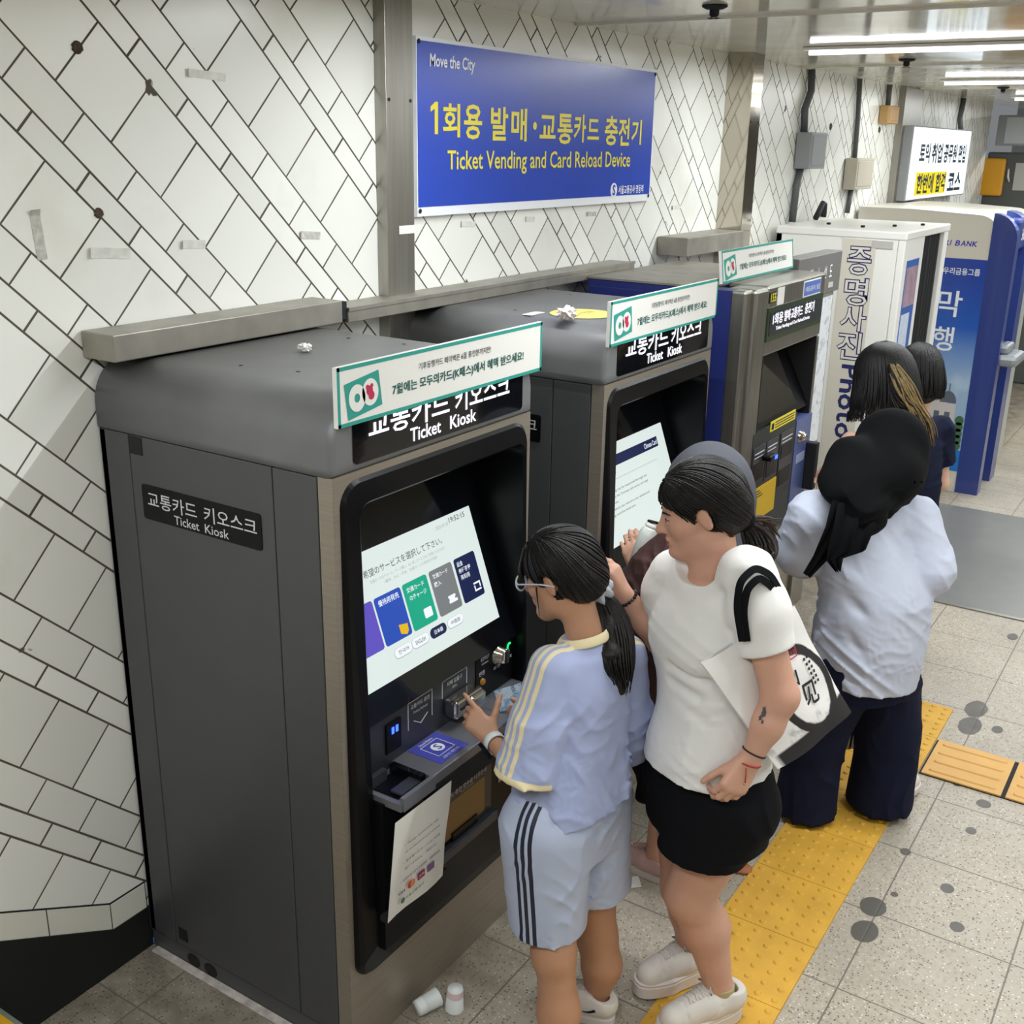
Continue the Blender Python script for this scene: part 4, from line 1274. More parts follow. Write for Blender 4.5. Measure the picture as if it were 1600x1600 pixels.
# tape scraps and plugged holes on the tiles
tape = mat('old_tape', 'dcdbd3', 0.55, noise=0.12, nscale=40)
tpa = mat('grubby_paper_tape', 'c3c1b9', 0.7, noise=0.25, nscale=60)
TP = [((0.374, 2.436), (0.504, 2.430), 0.020, 'clear tape strip on the tiles under the ceiling, leftmost', tape), ((-0.106, 2.116), (-0.098, 2.002), 0.026, 'grubby upright tape strip on the tiles near the stairs', tpa),
      ((0.030, 2.010), (0.150, 2.000), 0.026, 'pale tape strip lying level right of the upright one', tape), ((0.314, 2.012), (0.396, 2.008), 0.022, 'pale curled tape strip above the nearest kiosk', tape),
      ((0.757, 2.012), (0.845, 2.005), 0.022, 'grubby paper scrap taped above the nearest kiosk, left of the steel strip', tpa), ((1.564, 2.006), (1.660, 2.000), 0.020, 'grey tape scrap under the blue sign, leftmost', tape),
      ((1.989, 2.004), (2.06, 2.000), 0.020, 'pale tape scrap under the middle of the blue sign', tape), ((2.467, 2.004), (2.55, 2.001), 0.018, 'marked paper scrap under the right of the blue sign', tpa),
      ((3.29, 2.001), (3.39, 1.998), 0.020, 'tape scrap on the tiles between blue sign and polished column', tape)]
for a, b, hh, lab, mm in TP:
    m = MB()
    d = np.array([b[0] - a[0], b[1] - a[1]]); L_ = np.linalg.norm(d); d = d / L_; n_ = np.array([-d[1], d[0]])
    nn = 8
    rr = []
    for k in range(nn + 1):
        c_ = np.array(a) + d * L_ * k / nn
        lift = 0.0012 + (0.006 if k == 0 else 0.0) + 0.0005 * math.sin(k * 2.1)
        p0, p1 = c_ - n_ * hh / 2, c_ + n_ * hh / 2
        rr.append([(p0[0], -lift, p0[1]), (p1[0], -lift - 0.0006, p1[1]), (p1[0], -lift + 0.001, p1[1]), (p0[0], -lift + 0.001, p0[1])])
    m.loops(rr, mm, cap0=True, cap1=True, smooth=False)
    tag(m.build('tape_strip'), lab, 'tape')
m = MB(); m.box((1.165, -0.0475, 1.994), (1.262, -0.0462, 2.020), M['paper'])
tag(m.build('tape_strip'), 'torn white label on the steel strip beside the blue sign', 'tape')
plug = mat('rust_plug', '4a3a2c', 0.85, noise=0.3, nscale=90)
for (x, z, r_, lab) in ((0.054, 2.471, 0.015, 'dark plugged hole in the top left tile'), (0.068, 2.101, 0.013, 'dark plugged hole above the level tape strip'),
                        (5.54, 2.413, 0.022, 'rusty hole right of the grey junction box'), (6.62, 2.415, 0.022, 'rusty hole under the small tan box')):
    m = MB()
    m.loops([[(x + r_ * s_ * (1 + 0.15 * math.sin(3 * t)) * math.cos(t * math.pi / 8), -d_, z + r_ * s_ * math.sin(t * math.pi / 8)) for t in range(16)] for s_, d_ in ((1.0, 0.0005), (0.9, 0.004), (0.5, 0.0025))], plug, cap1=True)
    tag(m.build('wall_plug'), lab, 'plug')

# ------------------------------------------------------------------ ceiling fittings
LAB = ['row of bare tubes nearest the stairs', 'row of bare tubes over the nearest kiosk', 'white fluorescent tube row nearest the camera, above the photo booth', 'white fluorescent tube row on the ceiling above the cash machine', 'white fluorescent tube row on the ceiling beyond the cash machine', 'unseen farthest tube row added to brighten the far end']
for tx_, lab in zip(TUBE_X, LAB):
    root = thing('ceiling_light', lab, 'light', (tx_, -1.7, CEIL))
    m = MB(); m.box((-0.022, -1.3, -0.016), (0.022, 1.25, -0.001), M['white'], bev=0.004); m.build('fixture', root)
    for k in range(2):
        ya, yb = (0.02, 1.22) if k == 0 else (-1.27, -0.03)
        m = MB(); m.tube([(0, ya, -0.026), (0, yb, -0.026)], 0.010, M['lamp'], 10); m.build('tube', root)
for (x, y), lab in zip(((2.006, -0.718), (4.507, -0.697), (7.349, -0.646)), ('black ceiling sprinkler nearest the camera', 'black ceiling sprinkler beyond the first tube row', 'farthest black ceiling sprinkler beside the last tubes')):
    root = thing('sprinkler', lab, 'sprinkler', (x, y, CEIL))
    def ringz(r_, z_, n_=16): return [(r_ * math.cos(2 * math.pi * t / n_), r_ * math.sin(2 * math.pi * t / n_), z_) for t in range(n_)]
    m = MB(); m.loops([ringz(0.042, -0.001), ringz(0.042, -0.006), ringz(0.030, -0.012), ringz(0.020, -0.013)], M['gap'], cap0=True, cap1=True); m.build('flange', root)
    m = MB(); m.loops([ringz(0.016, -0.012), ringz(0.016, -0.030), ringz(0.010, -0.036)], M['matte_black'], cap1=True); m.build('nozzle', root)
    m = MB()
    for k in range(6):
        a = 2 * math.pi * k / 6
        m.obox((0.013 * math.cos(a), 0.013 * math.sin(a), -0.040), (0.009 * math.cos(a), 0.009 * math.sin(a), 0), (-0.003 * math.sin(a), 0.003 * math.cos(a), 0), (0, 0, 0.001), M['matte_black'])
    m.build('deflector', root)

# ------------------------------------------------------------------ far end machines
root = thing('locker_unit', 'dark grey locker machine with an orange side at the far end', 'locker', (10.65, 0, 0))
m = MB(); m.box((0.0, -1.6, 0.0), (0.75, 0.03, 2.28), mat('locker_grey', '50524f', 0.45), bev=0.02); m.build('cabinet', root)
m = MB(); m.box((-0.05, -0.16, 1.86), (0.0, 0.10, 2.22), mat('locker_orange', 'e0a01e', 0.4), bev=0.02); m.build('orange_panel', root)
m = MB(); m.box((-0.012, -0.42, 1.92), (0.0, -0.25, 2.18), mat('pale_sticker', 'b9b7b2', 0.6)); m.build('notice', root)
m = MB(); m.tube([(-0.01, -0.21, 2.0), (-0.05, -0.20, 2.05), (-0.01, -0.19, 2.12)], 0.01, M['white'], 8); m.build('handle', root)
root = thing('hanging_sign', 'small grey and blue sign box hanging at the far end', 'sign', (10.4, -0.55, 2.5))
m = MB(); m.box((0.0, -0.40, -0.16), (0.12, 0.48, 0.12), mat('far_sign_grey', '8d9295', 0.45), bev=0.01); bx = m.build('case', root)
m = MB(); m.box((-0.006, 0.18, -0.14), (0.0, 0.40, 0.10), mat('far_sign_pale', 'b4b9be', 0.5)); m.build('pale_face', bx)
m = MB(); m.box((-0.006, -0.38, -0.14), (0.0, 0.17, 0.10), mat('far_sign_blue', '5d7390', 0.45)); m.build('blue_face', bx)
m = MB(); m.tube([(0.06, 0.0, 0.11), (0.06, 0.0, CEIL - 2.5)], 0.012, M['conduit'], 8); m.build('hanger', root)
# mat in front of the booth
m = MB(); m.box((4.12, -2.6, 0.0), (5.90, -0.84, 0.006), mat('floor_mat_grey', '777774', 0.3, noise=0.05, nscale=8), bev=0.002)
o = tag(m.build('floor_mat'), 'smooth dark grey floor mat in front of the photo booth', 'mat')
m = MB(); m.box((4.09, -2.6, 0.0), (4.118, -0.84, 0.007), M['steel']); m.build('edge_strip', o)

# ------------------------------------------------------------------ litter
def crumple(seed, r, mm, name, label, cat, loc, squash=0.6):
    rs = random.Random(seed)
    bm = bmesh.new()
    bmesh.ops.create_icosphere(bm, subdivisions=3, radius=r)
    for v in bm.verts:
        k = 0.62 + 0.5 * rs.random()
        v.co = v.co * k
        v.co.z *= squash
    zmin = min(v.co.z for v in bm.verts)
    for v in bm.verts: v.co.z -= zmin
    me = bpy.data.meshes.new(name)
    bm.to_mesh(me); bm.free()
    me.materials.append(mm)
    o = new_obj(name, me, None, loc)
    return tag(o, label, cat)
crumple(1, 0.020, M['paper'], 'paper_ball', 'tiny crumpled white paper ball on top of the nearest kiosk', 'litter', (0.39, -0.352, 1.7580))
crumple(4, 0.034, mat('wrapper', 'e3d9d2', 0.6, noise=0.25, nscale=60), 'paper_ball', 'crumpled wrapper on top of the second kiosk by the yellow sticker', 'litter', (1.218 + 0.06, -0.645 + 0.03, 1.7580), 0.7)
m = MB(); m.disc((1.440, -0.578, 1.7595), 0.105, 'z', mat('sticker_yellow', 'e4d678', 0.5, noise=0.05, nscale=10), 36)
m.disc((1.440, -0.578, 1.7585), 0.106, 'z', M['paper'], 36)
o = tag(m.build('round_sticker'), 'faded round yellow sticker on top of the second kiosk', 'sticker')
lettering(o, '출구 안내', (1.44, -0.578, 1.7596), X_, Y_, 0.12, 0.035, mat('sticker_ink', 'b3a24a', 0.6), 0.0, 0.0004)
m = MB(); m.box((1.300, -0.470, 1.7580), (1.385, -0.435, 1.7590), M['paper'])
tag(m.build('paper_scrap'), 'flat white paper scrap behind the yellow sticker', 'litter')
def receipt(c, ang, w, l, label, curl):
    d = np.array([math.cos(ang), math.sin(ang)]); n_ = np.array([-d[1], d[0]])
    m = MB()
    rr = []
    for k in range(9):
        t = k / 8 - 0.5
        z = 0.002 + curl * (2 * t) ** 2
        p0 = np.array(c) + d * l * t - n_ * w / 2
        p1 = np.array(c) + d * l * t + n_ * w / 2
        rr.append([(p0[0], p0[1], z), (p1[0], p1[1], z), (p1[0], p1[1], z - 0.001), (p0[0], p0[1], z - 0.001)])
    m.loops(rr, M['paper'], cap0=True, cap1=True, smooth=False)
    for k in range(3):
        t = (-0.25 + 0.2 * k) * l
        a_ = np.array(c) + d * t
        m.obox((a_[0], a_[1], 0.0045 + curl * 0.1), d_ if False else (d[0] * 0.003, d[1] * 0.003, 0), (n_[0] * w * 0.3, n_[1] * w * 0.3, 0), (0, 0, 0.0002), mat('receipt_ink', 'a9a7b4', 0.7))
    return tag(m.build('receipt'), label, 'receipt')
receipt((1.054, -1.032), math.radians(-52), 0.055, 0.105, 'white receipt on the floor between the girl and the woman in white', 0.003)
receipt((1.60, -0.868), math.radians(10), 0.07, 0.09, 'torn white receipt on the floor at the foot of the second kiosk', 0.010)
pc = mat('paper_cup_white', 'e2e6e4', 0.5)
pk = mat('paper_cup_pink', 'e8cfd2', 0.5)
def paper_cup(c, axis, label, m2):
    ax = np.array(axis, float); ax /= np.linalg.norm(ax)
    sd = np.cross(ax, [0, 0, 1.0]) if abs(ax[2]) < .9 else np.array([1.0, 0, 0])
    sd /= np.linalg.norm(sd); u2 = np.cross(sd, ax)
    c = np.array(c, float)
    def rg(r_, t): return [tuple(c + ax * t + r_ * (math.cos(2 * math.pi * k / 24) * sd + math.sin(2 * math.pi * k / 24) * u2)) for k in range(24)]
    m = MB()
    m.loops([rg(0.0215, -0.035), rg(0.026, 0.033), rg(0.027, 0.035), rg(0.024, 0.035), rg(0.020, -0.030)], pc, cap0=True, cap1=True)
    o = tag(m.build('paper_cup'), label, 'paper cup')
    q = MB(); q.loops([rg(0.0222, -0.033), rg(0.0240, -0.012)], m2); q.build('band', o)
    return o
paper_cup((0.250, -0.842, 0.0275), (0.93, -0.36, 0.08), 'small white paper cup lying on its side against the nearest kiosk', pc)
paper_cup((0.300, -0.900, 0.0355), (0.0, 0.05, -1), 'small pinkish paper cup standing upside down beside the lying cup', pk)

# ------------------------------------------------------------------ signed-distance modelling of people and cloth
HV = np.array([CF[0], CF[1], 0.0]); HV /= np.linalg.norm(HV)
RV = np.array([HV[1], -HV[0], 0.0])
def J(px, py, dep):
    """the point seen at (px, py) of the photograph that stands dep metres in front of the camera"""
    d = CF + (px - 800) / FPX * CR - (py - 800) / FPX * CU
    return CAMP + d * (dep / (d @ HV))
def nrm(v):
    v = np.array(v, float)
    return v / np.linalg.norm(v)
def d_rc(a, b, ra, rb):
    a, b = np.array(a, float), np.array(b, float)
    ba = b - a
    L2 = max(ba @ ba, 1e-12)
    def f(P):
        t = np.clip(((P - a) @ ba) / L2, 0, 1)
        return np.linalg.norm(P - a - t[:, None] * ba, axis=1) - (ra + (rb - ra) * t)
    return f
def d_ell(c, r, B=None):
    c, r = np.array(c, float), np.array(r, float)
    B = np.eye(3) if B is None else np.array(B, float)      # rows are the axes
    def f(P):
        q = (P - c) @ B.T
        k0 = np.linalg.norm(q / r, axis=1)
        k1 = np.linalg.norm(q / (r * r), axis=1) + 1e-9
        return k0 * (k0 - 1.0) / k1
    return f
def d_loft(secs, ax, p=2.0):
    """stack of rounded sections: (centre xyz, half width along ax, half depth), sorted by height"""
    secs = sorted(secs, key=lambda s: s[0][2])
    z = np.array([s[0][2] for s in secs])
    zz = np.linspace(z[0], z[-1], 80)
    def smooth(v):
        q = np.interp(zz, z, v)
        for _ in range(10):
            q[1:-1] = (q[:-2] + 2 * q[1:-1] + q[2:]) / 4
        return q
    cx, cy = smooth([s[0][0] for s in secs]), smooth([s[0][1] for s in secs])
    aa, bb = smooth([s[1] for s in secs]), smooth([s[2] for s in secs])
    ax = nrm([ax[0], ax[1], 0])
    ay = np.array([-ax[1], ax[0], 0])
    def f(P):
        h = np.clip(P[:, 2], zz[0], zz[-1])
        x0, y0 = np.interp(h, zz, cx), np.interp(h, zz, cy)
        a, b = np.interp(h, zz, aa), np.interp(h, zz, bb)
        dx, dy = P[:, 0] - x0, P[:, 1] - y0
        u, v = np.abs(dx * ax[0] + dy * ax[1]), np.abs(dx * ay[0] + dy * ay[1])
        q = ((u / a) ** p + (v / b) ** p) ** (1 / p)
        dh = (q - 1) * np.minimum(a, b)
        dz = np.abs(P[:, 2] - h)
        return np.where(dz > 0, np.sqrt(np.maximum(dh, 0) ** 2 + dz ** 2) + np.minimum(dh, 0) * 0.2 * 0, dh)
    return f
class Sdf:
    def __init__(s):
        s.ops = []
    def add(s, f, k=0.0):
        s.ops.append(('u', f, k)); return s
    def rc(s, a, b, ra, rb, k=0.02): return s.add(d_rc(a, b, ra, rb), k)
    def chain(s, pts, rad, k=0.02):
        for i in range(len(pts) - 1):
            s.add(d_rc(pts[i], pts[i + 1], rad[i], rad[i + 1]), k)
        return s
    def ell(s, c, r, B=None, k=0.02): return s.add(d_ell(c, r, B), k)
    def loft(s, secs, ax, p=2.0, k=0.02): return s.add(d_loft(secs, ax, p), k)
    def sub(s, f, k=0.01): s.ops.append(('s', f, k)); return s
    def cut(s, p, n):
        p, n = np.array(p, float), nrm(n)
        s.ops.append(('c', lambda P: (P - p) @ n, 0)); return s
    def hollow(s, t, p, n, depth, R=0.3):
        """open the cloth near a hem: p, n as the cut plane, R how far round p it reaches"""
        p, n = np.array(p, float), nrm(n)
        s.ops.append(('h', lambda P: np.minimum((P - p) @ n, R - np.linalg.norm(P - p, axis=1) - depth), (t, depth))); return s
    def wave(s, amp, freq, seed=0, dirs=None, where=None):
        rs = np.random.RandomState(seed)
        K = rs.randn(5, 3) if dirs is None else np.array(dirs, float)
        K = K / np.linalg.norm(K, axis=1)[:, None] * freq * (0.7 + 0.6 * rs.rand(len(K)))[:, None]
        ph = rs.rand(len(K)) * 6.28
        W_ = rs.randn(3, 3) * freq * 0.35
        def f(P):
            Q = P + 0.25 / freq * np.sin(P @ W_.T * 1.3 + ph[:3]) * 2.0
            v = np.sin(Q @ K.T + ph)
            v = (np.sign(v) * np.abs(v) ** 0.8).mean(1)
            q = amp * v * 2.6
            return q if where is None else q * where(P)
        s.ops.append(('w', f, 0)); return s
    def folds(s, amp, lam, dirs, seed=0, where=None, cover=0.15):
        """patches of soft cloth folds running across each direction"""
        rs = np.random.RandomState(seed)
        D = [nrm(q) for q in dirs]
        K1 = rs.randn(len(D), 3, 3) * (1.3 / lam); K2 = rs.randn(len(D), 3, 3) * (1.0 / lam)
        p1 = rs.rand(len(D), 3) * 6.28; p2 = rs.rand(len(D), 3) * 6.28
        def f(P):
            tot = 0
            for i, k in enumerate(D):
                n1 = np.sin(P @ K1[i].T + p1[i]).mean(1)
                n2 = np.sin(P @ K2[i].T + p2[i]).mean(1)
                ph = math.pi / lam * (P @ k) + 2.6 * n1
                r = (1 - np.abs(np.sin(ph))) ** 1.6
                tot = tot - amp * r * np.clip(n2 * 1.6 + cover, 0, 1)
            return tot if where is None else tot * where(P)
        s.ops.append(('w', f, 0)); return s
    def groove(s, p0, p1, amp, sig):
        """a cloth crease (amp > 0) or ridge (amp < 0) along a segment"""
        g = d_rc(p0, p1, 0, 0)
        s.ops.append(('w', lambda P: amp * np.exp(-(g(P) / sig) ** 2), 0)); return s
    def __call__(s, P, block=None):
        d = np.full(len(P), 9.0)
        for op, f, k in s.ops:
            if op == 'u':
                if block is not None:
                    cen, rad, n = block
                    near = f(cen) < rad * 1.7 + k + 0.01
                    if not near.any(): continue
                    m = np.repeat(near, n)
                    q = f(P[m]); dm = d[m]
                    if k > 0:
                        h = np.maximum(k - np.abs(dm - q), 0) / k
                        dm = np.minimum(dm, q) - h * h * k * 0.25
                    else:
                        dm = np.minimum(dm, q)
                    d[m] = dm
                else:
                    q = f(P)
                    if k > 0:
                        h = np.maximum(k - np.abs(d - q), 0) / k
                        d = np.minimum(d, q) - h * h * k * 0.25
                    else:
                        d = np.minimum(d, q)
            elif op == 's':
                q = -f(P)
                h = np.maximum(k - np.abs(d - q), 0) / k
                d = np.maximum(d, q) + h * h * k * 0.25
            elif op == 'c':
                d = np.maximum(d, f(P))
            elif op == 'w':
                d = d + f(P)
            elif op == 'h':
                t, depth = k
                q = f(P)
                d = np.maximum(d, np.minimum(-(d + t), q + depth))
        return d
def polygonize(S, lo, hi, h):
    N = 8
    lo = np.array(lo, float); hi = np.array(hi, float)
    nb = np.maximum(np.ceil((hi - lo) / (h * N)).astype(int), 1)
    gi = np.stack(np.meshgrid(*[np.arange(n) for n in nb], indexing='ij'), -1).reshape(-1, 3)
    cen = lo + (gi + 0.5) * h * N
    rad = h * N * 0.87
    dc = S(cen)
    keep = np.abs(dc) < rad * 1.9
    gi, cen = gi[keep], cen[keep]
    g = np.arange(N + 1)
    loc = np.stack(np.meshgrid(g, g, g, indexing='ij'), -1).reshape(-1, 3)
    V, Fq = [], []
    allv = np.empty((len(gi), N + 1, N + 1, N + 1), np.float32)
    step = 600
    for s0 in range(0, len(gi), step):
        b = gi[s0:s0 + step]
        P = (lo + ((b[:, None, :] * N + loc[None]) * h)).reshape(-1, 3)
        allv[s0:s0 + step] = S(P, (cen[s0:s0 + step], rad, (N + 1) ** 3)).reshape(len(b), N + 1, N + 1, N + 1)
    ins = allv < 0
    c8 = [(i, j, k) for i in (0, 1) for j in (0, 1) for k in (0, 1)]
    cnt = sum(ins[:, i:N + i, j:N + j, k:N + k].astype(np.int8) for i, j, k in c8)
    act = (cnt > 0) & (cnt < 8)
    bi, ci, cj, ck = np.nonzero(act)
    gidx = gi[bi] * N + np.stack([ci, cj, ck], -1)
    dim = nb * N + 2
    key = (gidx[:, 0].astype(np.int64) * dim[1] + gidx[:, 1]) * dim[2] + gidx[:, 2]
    # vertex: mean of the edge crossings
    acc = np.zeros((len(bi), 3)); num = np.zeros(len(bi))
    cv = np.stack([allv[bi, ci + i, cj + j, ck + k] for i, j, k in c8], -1)
    cp = np.array(c8, float)
    for a in range(8):
        for b in range(a + 1, 8):
            if np.abs(cp[a] - cp[b]).sum() == 1:
                va, vb = cv[:, a], cv[:, b]
                m = (va < 0) != (vb < 0)
                t = np.where(m, va / np.where(m, va - vb, 1), 0)
                acc += np.where(m[:, None], cp[a] + t[:, None] * (cp[b] - cp[a]), 0)
                num += m
    verts = lo + (gidx + acc / num[:, None]) * h
    order = np.argsort(key)
    skey = key[order]
    def find(ix):
        kk = (ix[:, 0].astype(np.int64) * dim[1] + ix[:, 1]) * dim[2] + ix[:, 2]
        p = np.clip(np.searchsorted(skey, kk), 0, len(skey) - 1)
        ok = skey[p] == kk
        return np.where(ok, order[p], -1)
    faces = []
    for ax in range(3):
        e = np.zeros(3, int); e[ax] = 1
        va = cv[:, 0]
        vb = cv[:, c8.index(tuple(e))]
        m = (va < 0) != (vb < 0)
        base = gidx[m]
        u, w = np.zeros(3, int), np.zeros(3, int)
        u[(ax + 1) % 3] = 1; w[(ax + 2) % 3] = 1
        q = np.stack([find(base), find(base - u), find(base - u - w), find(base - w)], -1)
        flip = va[m] < 0
        q[~flip] = q[~flip][:, ::-1]
        faces.append(q[(q >= 0).all(1)])
    return verts, np.concatenate(faces)
def sdf_object(name, S, lo, hi, h, m, parent, origin, smooth=1, paint=None):
    v, f = polygonize(S, lo, hi, h)
    for _ in range(smooth):                                   # light relaxation of the grid steps
        acc = np.zeros_like(v); n = np.zeros(len(v))
        for a, b in ((0, 1), (1, 2), (2, 3), (3, 0)):
            np.add.at(acc, f[:, a], v[f[:, b]]); np.add.at(n, f[:, a], 1)
            np.add.at(acc, f[:, b], v[f[:, a]]); np.add.at(n, f[:, b], 1)
        v = v * 0.5 + 0.5 * acc / np.maximum(n, 1)[:, None]
    me = bpy.data.meshes.new(name)
    vv = v - np.array(origin)
    me.vertices.add(len(vv)); me.vertices.foreach_set('co', vv.astype(np.float32).ravel())
    me.loops.add(len(f) * 4); me.loops.foreach_set('vertex_index', f.astype(np.int32).ravel())
    me.polygons.add(len(f)); me.polygons.foreach_set('loop_start', np.arange(0, len(f) * 4, 4, dtype=np.int32))
    me.polygons.foreach_set('loop_total', np.full(len(f), 4, np.int32))
    mats = m if isinstance(m, list) else [m]
    for q in mats: me.materials.append(q)
    if paint is not None:
        mi = paint(v[f].mean(1))
        me.polygons.foreach_set('material_index', np.asarray(mi, np.int32))
    me.polygons.foreach_set('use_smooth', np.ones(len(f), bool))
    me.update(calc_edges=True)
    me.validate()
    return new_obj(name, me, parent)
def frame(F, pitch=0.0, roll=0.0):
    """rows forward, left, up of a head or body facing F, pitched down by pitch degrees"""
    f = nrm([F[0], F[1], 0]); l = np.array([-f[1], f[0], 0]); u = np.array([0, 0, 1.0])
    p = math.radians(pitch); r = math.radians(roll)
    f2 = f * math.cos(p) - u * math.sin(p); u2 = u * math.cos(p) + f * math.sin(p)
    l2 = l * math.cos(r) + u2 * math.sin(r); u3 = u2 * math.cos(r) - l * math.sin(r)
    return np.array([f2, l2, u3])
def add_head(S, c, B, s=1.0, face=True):
    def W(x, y, z): return np.array(c) + s * (x * B[0] + y * B[1] + z * B[2])
    S.ell(W(-.012, 0, .030), np.array([.096, .074, .084]) * s, B, .03)
    S.ell(W(.028, 0, -.030), np.array([.062, .059, .078]) * s, B, .03)
    S.rc(W(.012, .032, -.070), W(.066, .009, -.097), .026 * s, .021 * s, .025)
    S.rc(W(.012, -.032, -.070), W(.066, -.009, -.097), .026 * s, .021 * s, .025)
    if face:
        for sy in (1, -1):
            S.ell(W(.052, sy * .034, -.022), np.array([.030, .026, .024]) * s, B, .02)     # cheeks
            S.sub(d_ell(W(.094, sy * .031, .002), np.array([.020, .019, .011]) * s, B), .012)   # eye hollows
            S.ell(W(.071, sy * .031, .000), np.array([.0155, .0155, .0115]) * s, B, .004)   # lids
        S.rc(W(.086, 0, .006), W(.109, 0, -.030), .0060 * s, .0100 * s, .012)                # nose
        S.ell(W(.092, .010, -.034), np.array([.010, .008, .007]) * s, B, .008)
        S.ell(W(.092, -.010, -.034), np.array([.010, .008, .007]) * s, B, .008)
        S.ell(W(.089, 0, -.056), np.array([.012, .022, .0065]) * s, B, .008)
        S.ell(W(.087, 0, -.067), np.array([.012, .020, .0070]) * s, B, .008)
        S.sub(d_ell(W(.101, 0, -.0615), np.array([.008, .022, .0016]) * s, B), .003)
        S.ell(W(.081, 0, -.095), np.array([.016, .018, .014]) * s, B, .012)
    for sy in (1, -1):
        Be = np.array([B[0] * .92 - B[2] * .25 + sy * B[1] * -.30, sy * B[1] + .30 * B[0], B[2] + .2 * B[0]])
        Be = np.array([nrm(q) for q in Be])
        S.ell(W(-.008, sy * .078, -.004), np.array([.016, .0075, .031]) * s, Be, .006)
        S.sub(d_ell(W(-.003, sy * .0865, .002), np.array([.0105, .0065, .020]) * s, Be), .004)
    return W
def lips_paint(W, B, s):
    c1 = W(.098, 0, -.0615)
    def f(P):
        q = (P - c1) @ B.T / s
        return ((q[:, 0] / .014) ** 2 + (q[:, 1] / .0195) ** 2 + (q[:, 2] / .0095) ** 2 < 1).astype(int)
    return f
def add_hand(S, w, D, N, T, s=1.0, curl=(.3, .35, .4, .45), spread=0.06, thumb=(.55, .80, -.25), tb=.25):
    """palm, four unequal bent fingers and a thumb on the T side"""
    D, N = nrm(D), nrm(N)
    N = nrm(N - D * (D @ N))
    Tt = np.cross(N, D)
    if Tt @ np.array(T) < 0: Tt = -Tt
    def W(x, y, z): return np.array(w) + s * (x * D + y * Tt + z * N)
    ys = (.027, .009, -.009, -.026)
    for i, y in enumerate(ys):
        kx = (.082, .085, .080, .072)[i]
        S.rc(W(.004, y * .55, -.002), W(kx, y, 0), .0155 * s, .0108 * s, .012)
    S.rc(W(.02, .012, -.010), W(.05, .018, -.008), .014 * s, .012 * s, .012)
    for i, y in enumerate(ys):
        L = (.070, .077, .071, .055)[i]
        kx = (.082, .085, .080, .072)[i]
        p = np.array([kx, y, 0.0])
        a = 0.0
        r0 = (.0088, .0090, .0085, .0076)[i]
        for j, (fr, cm) in enumerate(((.46, .8), (.30, 1.1), (.24, .7))):
            a += curl[i] * cm
            sp = spread * (1.5 - i)
            d = np.array([math.cos(a) * math.cos(sp), math.sin(sp), -math.sin(a)])
            q = p + d * L * fr
            S.rc(W(*p), W(*q), (r0 - .0008 * j) * s, (r0 - .0008 * (j + 1)) * s, .004)
            p = q
    p = np.array([.018, .020, -.006])
    d = nrm(thumb)
    for j, L in enumerate((.042, .032, .026)):
        q = p + d * L
        S.rc(W(*p), W(*q), (.0135, .0105, .0095)[j] * s, (.0105, .0095, .0080)[j] * s, (.012, .005, .004)[j])
        p = q
        d = nrm(d + np.array([tb, -tb * .6, -.06]))
    return W
def strand_mesh(mb, S, seeds, flow, steps, dl, r, m, lift=0.0012, n=4):
    """hair strands traced over the surface of S, following flow(P)"""
    P = np.array(seeds, float)
    def grad(Q):
        e = 0.002
        g = np.stack([S(Q + np.eye(3)[k] * e) - S(Q - np.eye(3)[k] * e) for k in range(3)], -1)
        return g / (np.linalg.norm(g, axis=1)[:, None] + 1e-9)
    path = []
    for _ in range(steps):
        g = grad(P)
        P = P - g * (S(P) - lift)[:, None]
        path.append(P.copy())
        d = flow(P)
        d = d - g * (d * g).sum(1)[:, None]
        P = P + d / (np.linalg.norm(d, axis=1)[:, None] + 1e-9) * dl
    path = np.array(path)
    for i in range(path.shape[1]):
        pts = path[:, i]
        mb.tube(list(pts), [r * (0.35 + 0.65 * math.sin(math.pi * (k + .5) / steps)) for k in range(steps)], m, n, cap=False)
def lock(mb, pts, r0, r1, m, n=7, flat=0.5, twist=0.0):
    """a tapering lock of hair through pts, smoothed"""
    pts = np.array(pts, float)
    t = np.linspace(0, len(pts) - 1, 14)
    q = np.stack([np.interp(t, np.arange(len(pts)), pts[:, k]) for k in range(3)], -1)
    for _ in range(3): q[1:-1] = (q[:-2] + 2 * q[1:-1] + q[2:]) / 4
    mb.tube(list(q), [r0 + (r1 - r0) * (k / 13) ** 1.3 for k in range(14)], m, n)
def put_sphere(mb, c, r, m, B=None, n=14):
    B = np.eye(3) if B is None else B
    r = np.array([r] * 3 if np.isscalar(r) else r)
    rings = []
    for i in range(n // 2 + 1):
        a = math.pi * i / (n // 2)
        rings.append([tuple(np.array(c) + (r * np.array([math.sin(a) * math.cos(2 * math.pi * k / n), math.sin(a) * math.sin(2 * math.pi * k / n), math.cos(a)])) @ B) for k in range(n)])
    mb.loops(rings, m)
def torus(mb, c, ax, R, r, m, n=32, k=8, B=None, ry=None):
    ax = nrm(ax)
    a = np.array([0, 0, 1.0]) if abs(ax[2]) < .9 else np.array([1.0, 0, 0])
    u = nrm(np.cross(ax, a)); v = np.cross(ax, u)
    ry = ry or R
    rings = []
    for i in range(n + 1):
        t = 2 * math.pi * i / n
        o = np.array(c) + R * math.cos(t) * u + ry * math.sin(t) * v
        e = nrm(math.cos(t) * u + math.sin(t) * v)
        rings.append([tuple(o + r * (math.cos(2 * math.pi * j / k) * e + math.sin(2 * math.pi * j / k) * ax)) for j in range(k)])
    mb.loops(rings, m)
def bbox(pts, pad):
    a = np.array(pts)
    return a.min(0) - pad, a.max(0) + pad

